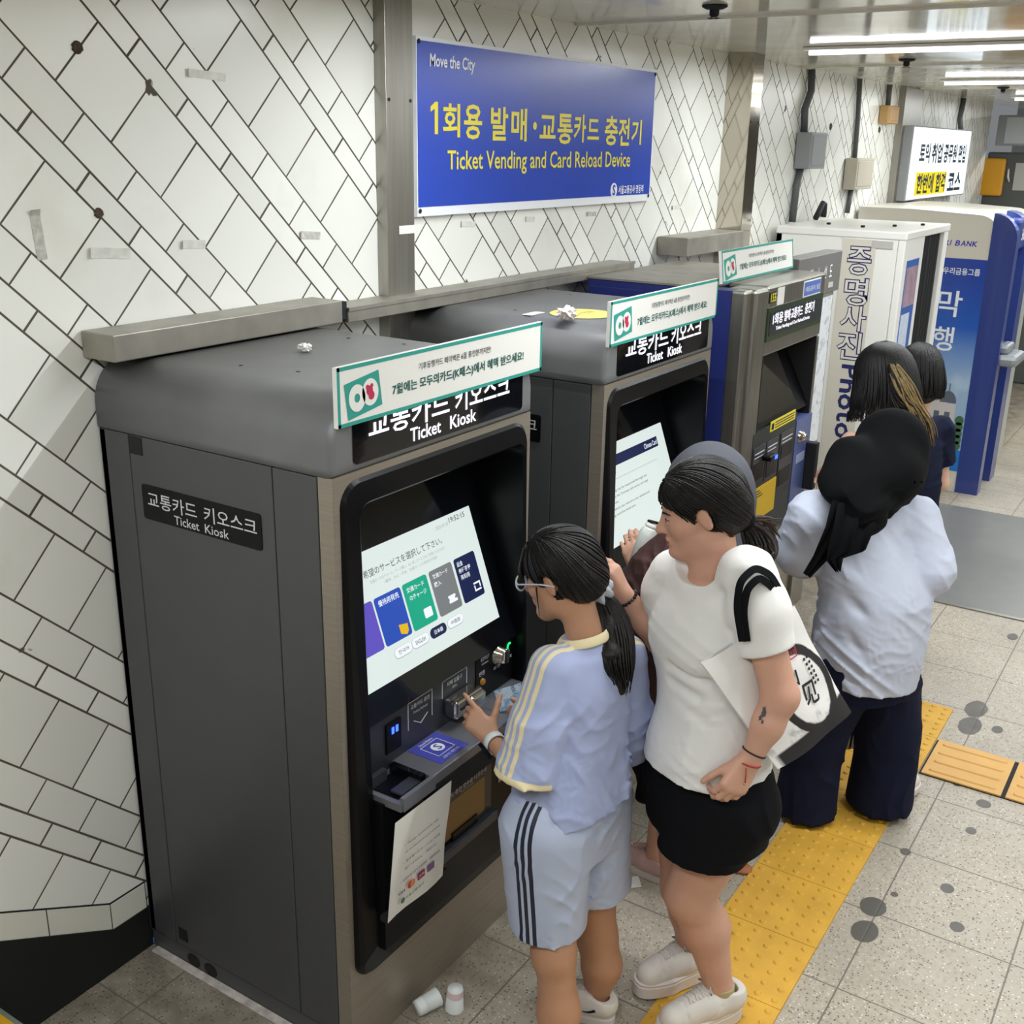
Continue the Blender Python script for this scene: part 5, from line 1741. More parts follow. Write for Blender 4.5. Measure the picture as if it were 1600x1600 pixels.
def band_material(name, base, band, sets, rough=0.8, G=(0, 0, 0), bump=0.0):
    """cloth with straight bands: each set is (plane normal, plane point, offsets, half width, [(direction, point)...]) in world terms"""
    g = NB(name)
    tc = g.t.nodes.new('ShaderNodeTexCoord')
    P = tc.outputs['Object']
    def dot(v, p):
        n = g.t.nodes.new('ShaderNodeVectorMath'); n.operation = 'DOT_PRODUCT'
        g.t.links.new(P, n.inputs[0]); n.inputs[1].default_value = tuple(float(x) for x in v)
        return g.math('ADD', n.outputs['Value'], -float(np.dot(v, np.array(p) - np.array(G))))
    tot = None
    for n_, p_, offs, hw, masks in sets:
        w = dot(n_, p_)
        b = None
        for o in offs:
            q = g.math('LESS_THAN', g.math('ABSOLUTE', g.math('ADD', w, -o)), hw)
            b = q if b is None else g.math('MAXIMUM', b, q)
        for v_, q_ in masks:
            b = g.math('MULTIPLY', b, g.math('GREATER_THAN', dot(v_, q_), 0.0))
        tot = b if tot is None else g.math('MAXIMUM', tot, b)
    nz = g.noise(P, 11.0, 3)
    bc = g.mix(g.ramp(nz, .3, .7), lin(base), tuple(x * .93 for x in lin(base)[:3]) + (1,))
    g.put(g.b.inputs['Base Color'], g.mix(tot, bc, lin(band)))
    g.b.inputs['Roughness'].default_value = rough
    g.b.inputs['Sheen Weight'].default_value = 0.08
    return g.m
SK1 = mat('skin_tan', 'b98a6c', 0.5, sss=0.12, noise=0.05, nscale=18)
SK2 = mat('skin_light', 'cd9d86', 0.5, sss=0.12, noise=0.05, nscale=18)
SK3 = mat('skin_pale', 'd6ad98', 0.5, sss=0.12)
LIP = mat('lips', 'a4645a', 0.45)
def hair_mat(name, col, rough=0.42):
    return mat(name, col, rough, spec=0.3, noise=0.35, nscale=60, bump=0.25, bscale=240)
HB = hair_mat('hair_black', '161312')
HB2 = hair_mat('hair_blackest', '151313')
HBR = hair_mat('hair_brown_tips', '3d2e28', 0.5)
HBL = hair_mat('hair_bleached', '857049', 0.5)
CL_LAV = mat('cloth_lavender', 'a9b3d6', 0.8, sheen=0.1, noise=0.04, nscale=9, bump=0.05, bscale=900)
CL_CREAM = mat('cloth_cream', 'e6d8ae', 0.8, sheen=0.1)
CL_ICE = mat('cloth_ice_blue', 'b9c3d8', 0.62, noise=0.03, nscale=8)
CL_BLK = mat('cloth_black', '0f1014', 0.9, spec=0.15)
CL_NAVY = mat('cloth_navy', '161b30', 0.9, spec=0.15, noise=0.08, nscale=20)
CL_WHITE = mat('cloth_white', 'e9e7e4', 0.8, sheen=0.1, noise=0.02, nscale=9)
CL_SHIRT = mat('cloth_pale_shirt', 'c2c8da', 0.8, noise=0.03, nscale=16, bump=0.10, bscale=260)
CL_MAROON = mat('cloth_maroon', '3d211f', 0.8, noise=0.12, nscale=16)
CL_GREY = mat('cloth_dark_grey', '4a4c54', 0.8)
CL_SCARF = mat('cloth_scarf_black', '0a0b0d', 0.85, spec=0.12)
SHOE = mat('shoe_white', 'dcd7d0', 0.6, noise=0.04, nscale=25)
SOLE = mat('shoe_sole', 'd9d1cb', 0.6)
STRAPM = mat('watch_white', 'dbe0dc', 0.4)

def shoe(name, parent, G, heel, toe, w, m, up=0.085, sole_h=0.028, label=None):
    """a sneaker from heel point to toe point, both on the ground"""
    heel, toe = np.array(heel, float), np.array(toe, float)
    d = toe - heel; L = np.linalg.norm(d); f = d / L; l = np.array([-f[1], f[0], 0])
    z0 = heel[2]
    def W(x, y, z): return heel + f * x * L + l * y + np.array([0, 0, z])
    S = Sdf()
    zc = sole_h
    S.rc(W(.13, 0, zc + .030), W(.40, 0, zc + .030), w * .385, w * .41, .02)
    S.rc(W(.40, 0, zc + .024), W(.82, 0, zc + .008), w * .41, w * .36, .03)
    S.rc(W(.17, 0, zc + .03), W(.20, 0, up + .01), w * .37, w * .37, .025)
    S.rc(W(.30, 0, up - .022), W(.66, 0, zc + .024), w * .27, w * .25, .03)
    S.cut(W(.1, 0, up + .004), [-.22 * f[0], -.22 * f[1], 1])
    S.cut(W(0, 0, zc - .004), [0, 0, -1])
    S.sub(d_rc(W(.18, 0, up - .022), W(.22, 0, up + .06), w * .26, w * .31), .004)
    # toe-cap seam and eyelet stay
    S.groove(W(.74, w * .5, zc + .015), W(.72, 0, zc + .06), .004, .004); S.groove(W(.74, -w * .5, zc + .015), W(.72, 0, zc + .06), .004, .004)
    for sg in (1, -1):
        S.groove(W(.34, sg * w * .24, up + .01), W(.68, sg * w * .20, zc + .045), -.003, .004)
        S.groove(W(.36, sg * w * .42, up - .01), W(.50, sg * w * .46, zc + .005), .003, .004)
    pts = [W(-.05, -w * .6, 0), W(1.05, w * .6, up + .03), W(-.05, w * .6, 0), W(1.05, -w * .6, 0)]
    lo, hi = bbox(pts, .02)
    o = sdf_object(name, S, lo, hi, .0036, m, parent, G)
    if label: o['label'] = label
    mb = MB()
    loop = []
    for k in range(28):
        t = 2 * math.pi * k / 28
        x = .5 + .5 * math.cos(t)
        ww = w * .5 * (abs(math.sin(t)) ** .7) * (1.0 if x > .5 else .88) * (1 if math.sin(t) > 0 else -1)
        loop.append(W(x, ww, 0))
    r0 = [tuple(p - G + np.array([0, 0, .001])) for p in loop]
    r1 = [tuple(p - G + np.array([0, 0, sole_h * .55])) for p in loop]
    cen = W(.5, 0, 0)
    r2 = [tuple(cen + (p - cen) * 1.0 - G + np.array([0, 0, sole_h * .80])) for p in loop]
    r3 = [tuple(cen + (p - cen) * .97 - G + np.array([0, 0, sole_h * .86])) for p in loop]
    r4 = [tuple(cen + (p - cen) * .985 - G + np.array([0, 0, sole_h * 1.02])) for p in loop]
    for ra, rb in ((r0, r1), (r1, r2), (r2, r3), (r3, r4)): mb.loops([ra, rb], SOLE)
    mb.loops([r4, [tuple(cen + (p - cen) * .9 - G + np.array([0, 0, sole_h * 1.06])) for p in loop]], SOLE, cap1=True)
    mb.build('sole', o)
    mb = MB()
    def top(q):                                              # drop a lace point onto the upper
        q = np.array([q]); e3 = np.eye(3) * .002
        for _ in range(8):
            gr = np.stack([S(q + e3[i]) - S(q - e3[i]) for i in range(3)], -1); gr /= np.linalg.norm(gr) + 1e-9
            q = q - gr * (S(q) - .0015)[:, None]
        return q[0] - G
    for k in range(4):
        x = .40 + .075 * k
        zt = float(np.interp(x, [.3, .7], [up + .02, sole_h + .06]))
        pl = [top(W(x + .045 * t, w * .20 * (2 * t - 1), zt)) for t in (0, .25, .5, .75, 1)]
        mb.tube(pl, .0032, m, 6)
        pl = [top(W(x + .045 * t, -w * .20 * (2 * t - 1), zt)) for t in (0, .25, .5, .75, 1)]
        mb.tube(pl, .0032, m, 6)
    for sg in (1, -1):
        b0 = top(W(.40, 0, up + .02))
        mb.tube([b0, b0 + l * sg * .018 + f * .012 + Z_ * .012, b0 + l * sg * .032 + f * .018 + Z_ * .002, b0 + l * sg * .016 + f * .006], .0028, m, 6)
    mb.build('laces', o)
    return o

# ================================================================== the girl in lavender
def girl():
    G = np.array([0.42, -1.19, 0.0])
    root = thing('person', 'person in lavender tee and pale blue shorts with a long ponytail at the nearest kiosk', 'person', tuple(G))
    neck = J(915, 1000, 2.45)
    Ls, Rs = J(864, 1042, 2.38), J(975, 1022, 2.52)
    Le, Lw = J(822, 1212, 2.32), J(772, 1160, 2.47)
    Re, Rw = J(972, 1175, 2.60), J(838, 1128, 2.70)
    F = np.array([0.08, 1.0, 0]); F = nrm(F); L = np.array([-F[1], F[0], 0])
    pel = J(888, 1228, 2.43)
    Lh, Rh = pel + L * .075 - Z_ * .02, pel - L * .075 - Z_ * .02
    Lk, Rk = J(867, 1490, 2.29), J(934, 1462, 2.48)
    La, Ra = J(862, 1712, 2.245), J(930, 1568, 2.46)
    hc = J(876, 899, 2.49)
    Bh = frame((-0.06, 1.0), 17, 0)
    S = Sdf()
    W = add_head(S, hc, Bh, .91)
    S.rc(W(-.030, 0, -.06), neck + F * .0, .042, .046, .025)
    # torso
    chest = J(908, 1085, 2.45)
    S.loft([(pel - Z_ * .08, .11, .08), (pel + Z_ * .08, .10, .07), (chest, .108, .075), ((Ls + Rs) / 2 - Z_ * .01, .09, .045)], L, 2.2, .03)
    S.chain([Ls, Le, Lw], [.040, .033, .021], .02)
    S.chain([Rs, Re, Rw], [.040, .032, .021], .02)
    for hip, kn, an, sd in ((Lh, Lk, La, 1), (Rh, Rk, Ra, -1)):
        S.chain([hip, kn], [.082, .050], .03)
        mid = kn * .62 + an * .38 - F * .016
        S.chain([kn, mid, an], [.048, .051, .030], .03)
        S.ell(kn + F * .012, [.045, .045, .05], None, .03)
        hl = an - F * .02 - Z_ * (an[2] - .03)
        fd = nrm(F + np.array([-.25, 0, 0]) * (1 if sd < 0 else .1))
        S.rc(an, np.array([an[0], an[1], .050]), .029, .027, .02)
        S.rc(np.array([an[0], an[1], .050]), np.array([an[0], an[1], .048]) + fd * .09, .027, .018, .02)
    # hands
    hd = J(752, 1128, 2.53)
    Wl = add_hand(S, Lw + (hd - Lw) * .25, nrm([0.05, .80, .45]), nrm([-.75, -.40, .55]), nrm([.2, -.3, 1]), .88, (.10, .75, .9, 1.0), .04, (.45, .75, .15), -.02)
    Wr = add_hand(S, Rw, nrm([-.80, .25, .25]), nrm([0.30, .35, -.9]), nrm([-.3, .6, .5]), .86, (.55, .6, .7, .8), .03, (.7, .45, -.35), .15)
    lo, hi = bbox([hc, La, Ra, Le, Re, Lw, hd, Rw, pel], .16)
    lo[2] = 0.0
    sdf_object('body', S, lo, hi, .0042, [SK1, LIP], root, G, 2, lips_paint(W, Bh, .91))
    # lavender tee with roomy half sleeves
    T = Sdf()
    hem = J(893, 1238, 2.43)
    sh = (Ls + Rs) / 2
    T.loft([(hem - Z_ * .04, .180, .138), (hem + Z_ * .06, .160, .126), (hem + Z_ * .12, .140, .112), (chest - Z_ * .06, .134, .108), (chest + Z_ * .03, .132, .102), (sh - Z_ * .012, .118, .076), (sh + Z_ * .028, .085, .056)], L, 2.3, .03)
    T.rc(Ls, Rs, .050, .050, .03)
    T.rc(neck - Z_ * .03, neck - Z_ * .014, .064, .056, .03)
    cuffs = []
    for a, b in ((Ls, Le), (Rs, Re)):
        d = nrm(b - a); e = a + (b - a) * 1.03
        A = Sdf().rc(a + d * .01, a + (b - a) * .55, .058, .070, 0).rc(a + (b - a) * .55, e + d * .02, .070, .080, .02).cut(e, d)
        T.add(A, .014)
        cuffs.append((e, d))
    T.sub(d_ell(neck + Z_ * .030 + F * .012, [.054, .054, .032]), .008)
    low = lambda P: np.clip(1.2 - (P[:, 2] - hem[2]) / .40, .30, 1)
    T.folds(.0075, .060, [RV * .7 + Z_ * .6, RV * .9 - Z_ * .3, Z_ + RV * .2], 3, low).folds(.0028, .026, [RV - Z_ * .5, Z_ + RV * .6], 8, low)
    # creases running into the armpits and across the small of the back
    for (p0, p1, r_) in ((J(846, 1105, 2.34), J(862, 1238, 2.32), .020), (J(846, 1160, 2.34), J(835, 1225, 2.33), .008), (J(978, 1105, 2.55), J(962, 1165, 2.55), .008), (J(900, 1180, 2.34), J(950, 1150, 2.40), .007), (J(905, 1210, 2.34), J(958, 1185, 2.42), .006)):
        T.groove(p0, p1, r_ * 1.1, .016)
    T.cut(hem - Z_ * .005, nrm(-Z_ + RV * .14))
    T.hollow(.011, hem - Z_ * .005, [0, 0, -1], .05, .5)
    for e, d in cuffs: T.hollow(.011, e, d, .09, .20)
    sets = []
    for a, b, sg in ((Ls, Le, 1), (Rs, Re, -1)):
        d = nrm(b - a)
        n_ = nrm(np.cross(a - neck, b - a))
        sets.append((n_, a, (-.021, 0, .021), .0056, [(L * sg, neck + L * sg * .052), (nrm(L * sg + Z_ * .35), a - L * sg * .030), (-d, b + d * .012)]))
        sets.append((d, b + d * .004, (0,), .0125, [(L * sg, b + L * sg * .002), (d, b - d * .03)]))
    tee_m = band_material('tee_lavender', 'a7b1d6', 'e6d8ae', sets, .8, G)
    lo, hi = bbox([Ls, Rs, Le, Re, hem, neck], .16)
    sdf_object('tee', T, lo, hi, .0045, tee_m, root, G, 2)
    mb = MB()
    rings = []
    for i in range(37):
        t = 2 * math.pi * i / 36
        e_ = L * math.cos(t) * .062 + F * math.sin(t) * .058
        c_ = neck + F * .006 + Z_ * (.006 - .016 * math.sin(t)) + e_
        o_ = nrm(e_)
        rings.append([tuple(c_ + o_ * (.0035 * math.cos(s_)) + (Z_ * .9 - o_ * .45) * (.0125 * math.sin(s_))) for s_ in [2 * math.pi * j / 10 for j in range(10)]])
    mb.loops(rings, CL_CREAM)
    o = mb.build('collar', root); o.location = -Vector(G)
    # pale shorts with three navy side bands
    B = Sdf()
    B.loft([(pel - Z_ * .16, .176, .120), (pel - Z_ * .06, .176, .122), (pel - Z_ * .01, .158, .112), (pel + Z_ * .02, .150, .108), (pel + Z_ * .075, .138, .105)], L, 2.4, .02)
    LH, RH = J(856, 1440, 2.34), J(924, 1384, 2.48)
    hems = []
    for a, e in ((Lh - Z_ * .05 + L * .02, LH), (Rh - Z_ * .05 - L * .015, RH)):
        d = nrm(e - a)
        B.rc(a, e + d * .03, .116, .098, .02)
        hems.append((e, d))
    B.cut(pel + Z_ * .065, [0, 0, 1])
    B.folds(.0070, .075, [RV * .8 + Z_ * .5, Z_ + RV * .5, RV - Z_ * .4], 12).folds(.0026, .028, [Z_ + RV * .5, RV - Z_], 5)
    for (p0, p1, r_) in ((J(905, 1385, 2.36), J(945, 1290, 2.42), .010), (J(880, 1262, 2.30), J(930, 1300, 2.34), .006), (J(900, 1330, 2.31), J(870, 1390, 2.30), .005)):
        B.groove(p0, p1, r_ * 1.1, .018)
    hn = nrm(-Z_ + L * ((RH - LH)[2] / (L @ (RH - LH))))
    B.cut(LH, hn)
    for e, d in hems: B.hollow(.011, e, hn, .10, .22)
    d = nrm(LH - (Lh + L * .02))
    out = nrm(L - d * (L @ d)); side = nrm(np.cross(d, out))
    sh_m = band_material('shorts_ice', 'b6c0d8', '161b30', [(side, Lh - side * .012, (-.0185, 0, .0185), .0052, [(out, Lh + out * .03), (-Z_, pel + Z_ * .06)])], .6, G)
    lo, hi = bbox([pel, LH, RH], .22)
    hi[2] = pel[2] + .09
    sdf_object('shorts', B, lo, hi, .0045, sh_m, root, G, 2)
    # hair: a drawn-back cap, fringe and ponytail
    H = Sdf()
    H.ell(W(-.014, 0, .036), np.array([.104, .083, .092]) * .99, Bh, .02)
    H.ell(W(-.045, 0, -.015), np.array([.062, .068, .060]) * .99, Bh, .03)
    tie = J(930, 920, 2.52)
    H.rc(W(-.075, 0, -.010), tie, .052, .026, .03)
    H.sub(d_ell(W(.074, 0, -.048), np.array([.068, .104, .086]) * .91, Bh), .022)
    for sy in (1, -1):
        H.sub(d_ell(W(-.004, sy * .086, -.014), np.array([.027, .030, .043]) * .91, Bh), .008)
        H.sub(d_ell(W(-.030, sy * .075, -.085), np.array([.050, .040, .045]) * .91, Bh), .012)
    
    lo, hi = bbox([hc, tie], .13)
    ho = sdf_object('hair', H, lo, hi, .004, HB, root, G, 1)
    mb = MB()
    rs = np.random.RandomState(5)
    seeds = []
    for _ in range(420):
        a, b = rs.uniform(-2.6, 2.6), rs.uniform(.15, 1.45)
        seeds.append(W(.105 * math.cos(a) * math.cos(b) * .98 - .01, .085 * math.sin(a) * math.cos(b), .04 + .092 * math.sin(b)))
    strand_mesh(mb, H, seeds, lambda P: tie - P, 13, .014, .0021, HB, .0016)
    sty = MB()
    for f_, v_ in zip([0], [0]): pass
    st = mb.build('strands', ho, None, False); st.location = -Vector(G)
    st['kind'] = 'stuff'
    mb = MB()
    for k in range(30):      # fringe and side wisps
        a = -1.0 + 2.0 * k / 29
        p0 = W(.040 + .02 * math.cos(a), .062 * math.sin(a), .105)
        p1 = W(.098 * math.cos(a * .6), .072 * math.sin(a), .048)
        p2 = W(.102 * math.cos(a * .5), .074 * math.sin(a) + .006 * math.sin(k), .018 - .012 * (k % 3))
        lock(mb, [p0, p1, p2], .0055, .0008, HB, 6)
    for sy in (1, -1):
        lock(mb, [W(.035, sy * .077, -.005), W(.040, sy * .078, -.04), W(.050, sy * .070, -.085)], .0022, .0006, HB)
    o = mb.build('fringe', ho, None, False); o.location = -Vector(G)
    mb = MB()
    tail = [tie, J(946, 945, 2.53), J(953, 985, 2.47), J(955, 1022, 2.42), J(963, 1052, 2.41), J(970, 1080, 2.41)]
    PT = Sdf()
    PT.chain(tail, [.014, .022, .025, .022, .014, .004], .02)
    PT.wave(.004, 60, 9)
    lo, hi = bbox(tail, .06)
    po = sdf_object('ponytail', PT, lo, hi, .004, HB, root, G, 1)
    for k in range(190):
        a = rs.uniform(0, 6.28)
        ca, sa = math.cos(a), math.sin(a)
        wd = [.017, .044, .058, .058, .044, .014]
        q_ = rs.uniform(.62, 1.05)
        pts = [np.array(t) + RV * ca * wd[i] * q_ + HV * sa * wd[i] * .75 * q_ for i, t in enumerate(tail)]
        pts[-1] = pts[-1] + Z_ * rs.uniform(-.012, .06) + RV * rs.uniform(-.012, .012)
        lock(mb, pts, .0050, .0006, HB, 5)
    for k, (x, y) in enumerate(((914, 1030), (917, 1012), (985, 1050), (978, 1062), (990, 1030))):
        lock(mb, [tail[1], J((x + 955) / 2, 985, 2.45), J(x, y, 2.40)], .008, .0008, HB, 5)
    o = mb.build('strands', po, None, False); o.location = -Vector(G)
    o['kind'] = 'stuff'
    # scrunchie
    mb = MB()
    n = 40
    ax = nrm(tail[1] - tail[0]); u = nrm(np.cross(ax, Z_)); v = np.cross(ax, u)
    rings = []
    for i in range(n + 1):
        t = 2 * math.pi * i / n
        e = math.cos(t) * u + math.sin(t) * v
        rr = .0170 * (1 + .32 * math.sin(9 * t) + .12 * math.sin(17 * t))
        c = tie + ax * (.008 + .005 * math.sin(7 * t)) + e * .026
        rings.append([tuple(c + rr * (math.cos(2 * math.pi * j / 10) * e + math.sin(2 * math.pi * j / 10) * ax)) for j in range(10)])
    mb.loops(rings, mat('scrunchie_cloth', 'c9d2de', 0.7, noise=0.08, nscale=40))
    o = mb.build('scrunchie', root, None); o.location = -Vector(G); o['label'] = 'pale blue ruffled hair tie'
    # glasses
    fm = mat('glasses_frame', 'c9cbd6', 0.25, coat=0.4)
    mb = MB()
    for sy in (1, -1):
        torus(mb, W(.106, sy * .033, .000), Bh[0], .0235, .0026, fm, 24, 6, None, .019)
        mb.tube([W(.104, sy * .055, .006), W(.092, sy * .072, .006), W(.02, sy * .083, .004), W(-.025, sy * .083, -.006)], .0022, fm, 6)
    mb.tube([W(.107, .011, .003), W(.110, 0, .006), W(.107, -.011, .003)], .0022, fm, 6)
    o = mb.build('glasses', root); o.location = -Vector(G)
    for sy in (1, -1):
        mb = MB(); put_sphere(mb, W(.078, sy * .031, .001), .0095, mat('eye_dark', '2a2220', 0.15), Bh, 12)
        e_ = mb.build('eye', root); e_.location = -Vector(G)
    # wrist watch
    d = nrm(Lw - Le); wc = Lw - d * .004
    mb = MB()
    u = nrm(np.cross(d, Z_)); v = np.cross(u, d)
    for k in range(24):
        pass
    rings = []
    for i in range(25):
        t = 2 * math.pi * i / 24
        e = math.cos(t) * u + math.sin(t) * v
        rings.append([tuple(wc + e * r_ + d * z_) for r_, z_ in ((.0255, -.011), (.0290, -.010), (.0290, .010), (.0255, .011))])
    mb.loops(rings, STRAPM, smooth=True)
    wo = mb.build('wrist_watch', root); wo.location = -Vector(G); wo['label'] = 'white strap smart watch'
    mb = MB()
    e = nrm(-RV * .9 - Z_ * .45); e = nrm(e - d * (e @ d)); sd = np.cross(d, e)
    mb.obox(wc + e * .031, e * .005, d * .018, sd * .016, M['glass_black'])
    o = mb.build('dial', wo)
    # shoes
    for an, nm, hl in ((Ra, 'white trainer with a pink tongue and a dark hooked stripe', 1), (La, None, 0)):
        hp = np.array([an[0], an[1], 0]) - F * .065
        tp = hp + nrm(F + np.array([-.25, 0, 0]) * (1 if hl else 0.1)) * .225
        so = shoe('shoe', root, G, hp, tp, .088, SHOE, .075, .026, nm)
        if hl:
            f_ = nrm(tp - hp); l_ = np.array([-f_[1], f_[0], 0])
            mb = MB()
            pts = [hp + f_ * x + l_ * .041 + Z_ * z for x, z in ((.045, .058), (.065, .046), (.09, .046), (.13, .060))]
            lock(mb, pts, .004, .001, CL_NAVY, 6)
            o = mb.build('hooked_stripe', so); o.location = -Vector(G)
            mb = MB(); mb.obox(hp + f_ * .105 + Z_ * .083, f_ * .022 - Z_ * .012, l_ * .020, Z_ * .004, mat('tongue_pink', 'd9b9cf', 0.7)); o = mb.build('tongue', so); o.location = -Vector(G)
    # banknotes in her right hand
    bc = J(796, 1090, 2.72)
    mb = MB()
    R_ = nrm(J(822, 1066, 2.72) - J(776, 1080, 2.72)); U_ = nrm(J(776, 1076, 2.72) - J(790, 1110, 2.70)); U_ = nrm(U_ - R_ * (U_ @ R_)); N_ = np.cross(R_, U_)
    bn = NB('banknote_print')
    tcn = bn.t.nodes.new('ShaderNodeTexCoord')
    bn.put(bn.b.inputs['Base Color'], bn.mix(bn.ramp(bn.noise(tcn.outputs['Object'], 60.0, 4), 0.5, 0.62), lin('b7cbd8'), lin('7f9fc0')))
    for k in range(3):
        mb.obox(bc + N_ * (.0012 * k) + R_ * .003 * k, R_ * .036, U_ * .030, N_ * .0004, bn.m)
    o = tag(mb.build('banknote', None, tuple(bc)), 'pale blue banknotes held in the right hand of the girl in lavender', 'banknote')
    mb = MB(); put_text(mb, '1000', bc + R_ * .018 + U_ * .019 + N_ * .003 - bc, U_, -R_, .026, .010, M['ink'], 0.0, .0006); mb.build('lettering', o, None, False)
girl()

# ================================================================== the woman in the white tee
def woman_white():
    G = np.array([0.67, -1.42, 0.0])
    root = thing('person', 'person in white tee and black shorts with a tote bag on the shoulder', 'person', tuple(G))
    hc = J(1092, 796, 2.50)
    Ff = nrm(-RV + HV * .06)
    Bh = frame(Ff, 16, 0)
    Ls, Rs = J(1168, 897, 2.38), J(1056, 898, 2.58)
    L = nrm([(Ls - Rs)[0], (Ls - Rs)[1], 0]); F = np.array([L[1], -L[0], 0])
    neck = J(1118, 882, 2.49)
    Le, Lw = J(1220, 1088, 2.31), J(1172, 1188, 2.28)
    Re, Rw = J(1036, 1000, 2.60), J(976, 930, 2.59)
    pel = J(1112, 1205, 2.47)
    Lh, Rh = pel + L * .085 - Z_ * .02, pel - L * .085 - Z_ * .02
    Lk, La = J(1078, 1398, 2.44), J(1124, 1545, 2.43)
    Rk, Ra = J(1070, 1385, 2.58), J(1080, 1492, 2.60)
    S = Sdf()
    W = add_head(S, hc, Bh, .95)
    S.rc(W(-.025, 0, -.06), neck + F * .005 - Z_ * .01, .050, .060, .03)
    chest = J(1112, 985, 2.49)
    S.loft([(pel - Z_ * .08, .13, .10), (pel + Z_ * .08, .11, .085), (chest, .12, .09), ((Ls + Rs) / 2 - Z_ * .02, .11, .055)], L, 2.2, .03)
    S.chain([Ls, Le], [.048, .041], .02).chain([Le, Le * .55 + Lw * .45, Lw], [.041, .037, .024], .02)
    S.chain([Rs, Re], [.047, .040], .02).chain([Re, Re * .6 + Rw * .4, Rw], [.040, .036, .023], .02)
    for hip, kn, an in ((Lh, Lk, La), (Rh, Rk, Ra)):
        S.chain([hip, kn], [.100, .064], .03)
        mid = kn * .65 + an * .35 - F * .018
        S.chain([kn, mid, an], [.060, .061, .036], .03)
        S.rc(an, np.array([an[0], an[1], .07]), .035, .030, .02)
        S.rc(np.array([an[0], an[1], .07]), np.array([an[0], an[1], .068]) + F * .05, .030, .022, .03)
    Wl = add_hand(S, Lw, nrm(J(1136, 1246, 2.25) - Lw), nrm(-HV * .9 + Z_ * .3 + RV * .25), nrm(-RV - Z_ * .2), .98, (.75, .65, .6, .6), .03, (.80, .40, -.30), .1)
    Wr = add_hand(S, Rw, nrm(J(951, 876, 2.585) - Rw), nrm(RV * .75 - HV * .35 + Z_ * .35), nrm(-RV * .3 - Z_ * .2 - HV), .95, (.35, .45, .5, .55), .05, (.75, .50, -.35), .1)
    lo, hi = bbox([hc, La, Ra, Le, Re, Lw, Rw, J(944, 870, 2.6), J(1136, 1246, 2.25), pel], .16)
    lo[2] = .02
    sdf_object('body', S, lo, hi, .0042, [SK2, LIP], root, G, 2, lips_paint(W, Bh, .95))
    # tee
    T = Sdf()
    hem = J(1104, 1186, 2.46)
    sh = (Ls + Rs) / 2
    T.loft([(hem - Z_ * .05, .162, .150), (hem + Z_ * .05, .156, .142), (hem + Z_ * .14, .140, .118), (chest - Z_ * .03, .140, .116), (chest + Z_ * .06, .140, .108), (sh - Z_ * .015, .120, .076), (sh + Z_ * .028, .088, .055)], L, 2.3, .03)
    T.rc(Ls, Rs, .056, .054, .03)
    T.ell(chest + F * .060 - Z_ * .01, [.06, .115, .075], frame(F), .08)
    cuffs = []
    for a, b, k in ((Ls, Le, .62), (Rs, Re, .55)):
        d = nrm(b - a); e = a + (b - a) * k
        A = Sdf().rc(a + d * .0, a + (e - a) * .5, .066, .074, 0).rc(a + (e - a) * .5, e + d * .02, .074, .062, .02).cut(e, d)
        T.add(A, .014); cuffs.append((e, d))
    tilt = nrm([.0, 0, -1])
    ncf = neck + F * .030 + Z_ * .022
    T.sub(d_ell(ncf, [.086, .086, .056], frame(F, 22)), .006)
    low = lambda P: np.clip(1.25 - (P[:, 2] - hem[2]) / .42, .35, 1)
    T.folds(.0060, .060, [RV * .5 + Z_ * .9, RV * .9 - Z_ * .5, Z_ - RV * .5], 21, low, .05).folds(.0020, .026, [RV + Z_, Z_ - RV * .6], 22, low)
    for p0, p1, am, sg in ((J(1050, 1040, 2.42), J(1120, 1070, 2.34), .012, .016), (J(1046, 1062, 2.42), J(1090, 1090, 2.36), .010, .014), (J(1042, 1090, 2.40), J(1100, 1128, 2.34), .007, .014),
                           (J(1060, 965, 2.40), J(1140, 925, 2.36), .007, .016), (J(1160, 905, 2.32), J(1148, 985, 2.34), .008, .014), (J(1070, 920, 2.46), J(1110, 950, 2.38), -.005, .02)):
        T.groove(p0, p1, am, sg)
    T.cut(hem - Z_ * .008, nrm(-Z_ + F * .06))
    T.hollow(.011, hem - Z_ * .008, -Z_, .05, .5)
    for e, d in cuffs: T.hollow(.011, e, d, .07, .16)
    lo, hi = bbox([Ls, Rs, Le, Re, hem, neck], .17)
    sdf_object('tee', T, lo, hi, .0045, CL_WHITE, root, G, 2)
    # black shorts
    B = Sdf()
    B.loft([(pel - Z_ * .16, .165, .132), (pel - Z_ * .05, .165, .130), (pel + Z_ * .03, .152, .120), (pel + Z_ * .09, .140, .110)], L, 2.4, .02)
    LH, RH = J(1092, 1330, 2.42), J(1080, 1318, 2.57)
    hems = []
    for a, e in ((Lh - Z_ * .03, LH), (Rh - Z_ * .03, RH)):
        d = nrm(e - a)
        B.rc(a, e + d * .03, .118, .104, .02); hems.append((e, d))
    B.cut(pel + Z_ * .085, Z_)
    B.folds(.005, .06, [RV + Z_ * .4, Z_ + RV * .3], 31)
    hn = nrm(-Z_ + F * .12)
    B.cut(LH, hn)
    for e, d in hems: B.hollow(.011, e, hn, .10, .22)
    lo, hi = bbox([pel, LH, RH], .2)
    sdf_object('shorts', B, lo, hi, .005, CL_BLK, root, G, 2)
    mb = MB()
    zp = nrm(LH - Lh); zs = L * .118
    mb.tube([Lh + zp * .10 + L * .118 - F * .03, LH + L * .100 - F * .03 - zp * .02], .0025, mat('zip_grey', '55565c', 0.5), 6)
    o = mb.build('zip', root); o.location = -Vector(G)
    # hair drawn into a low tail
    H = Sdf()
    H.ell(W(-.018, 0, .034), np.array([.103, .082, .092]) * 1.02, Bh, .02)
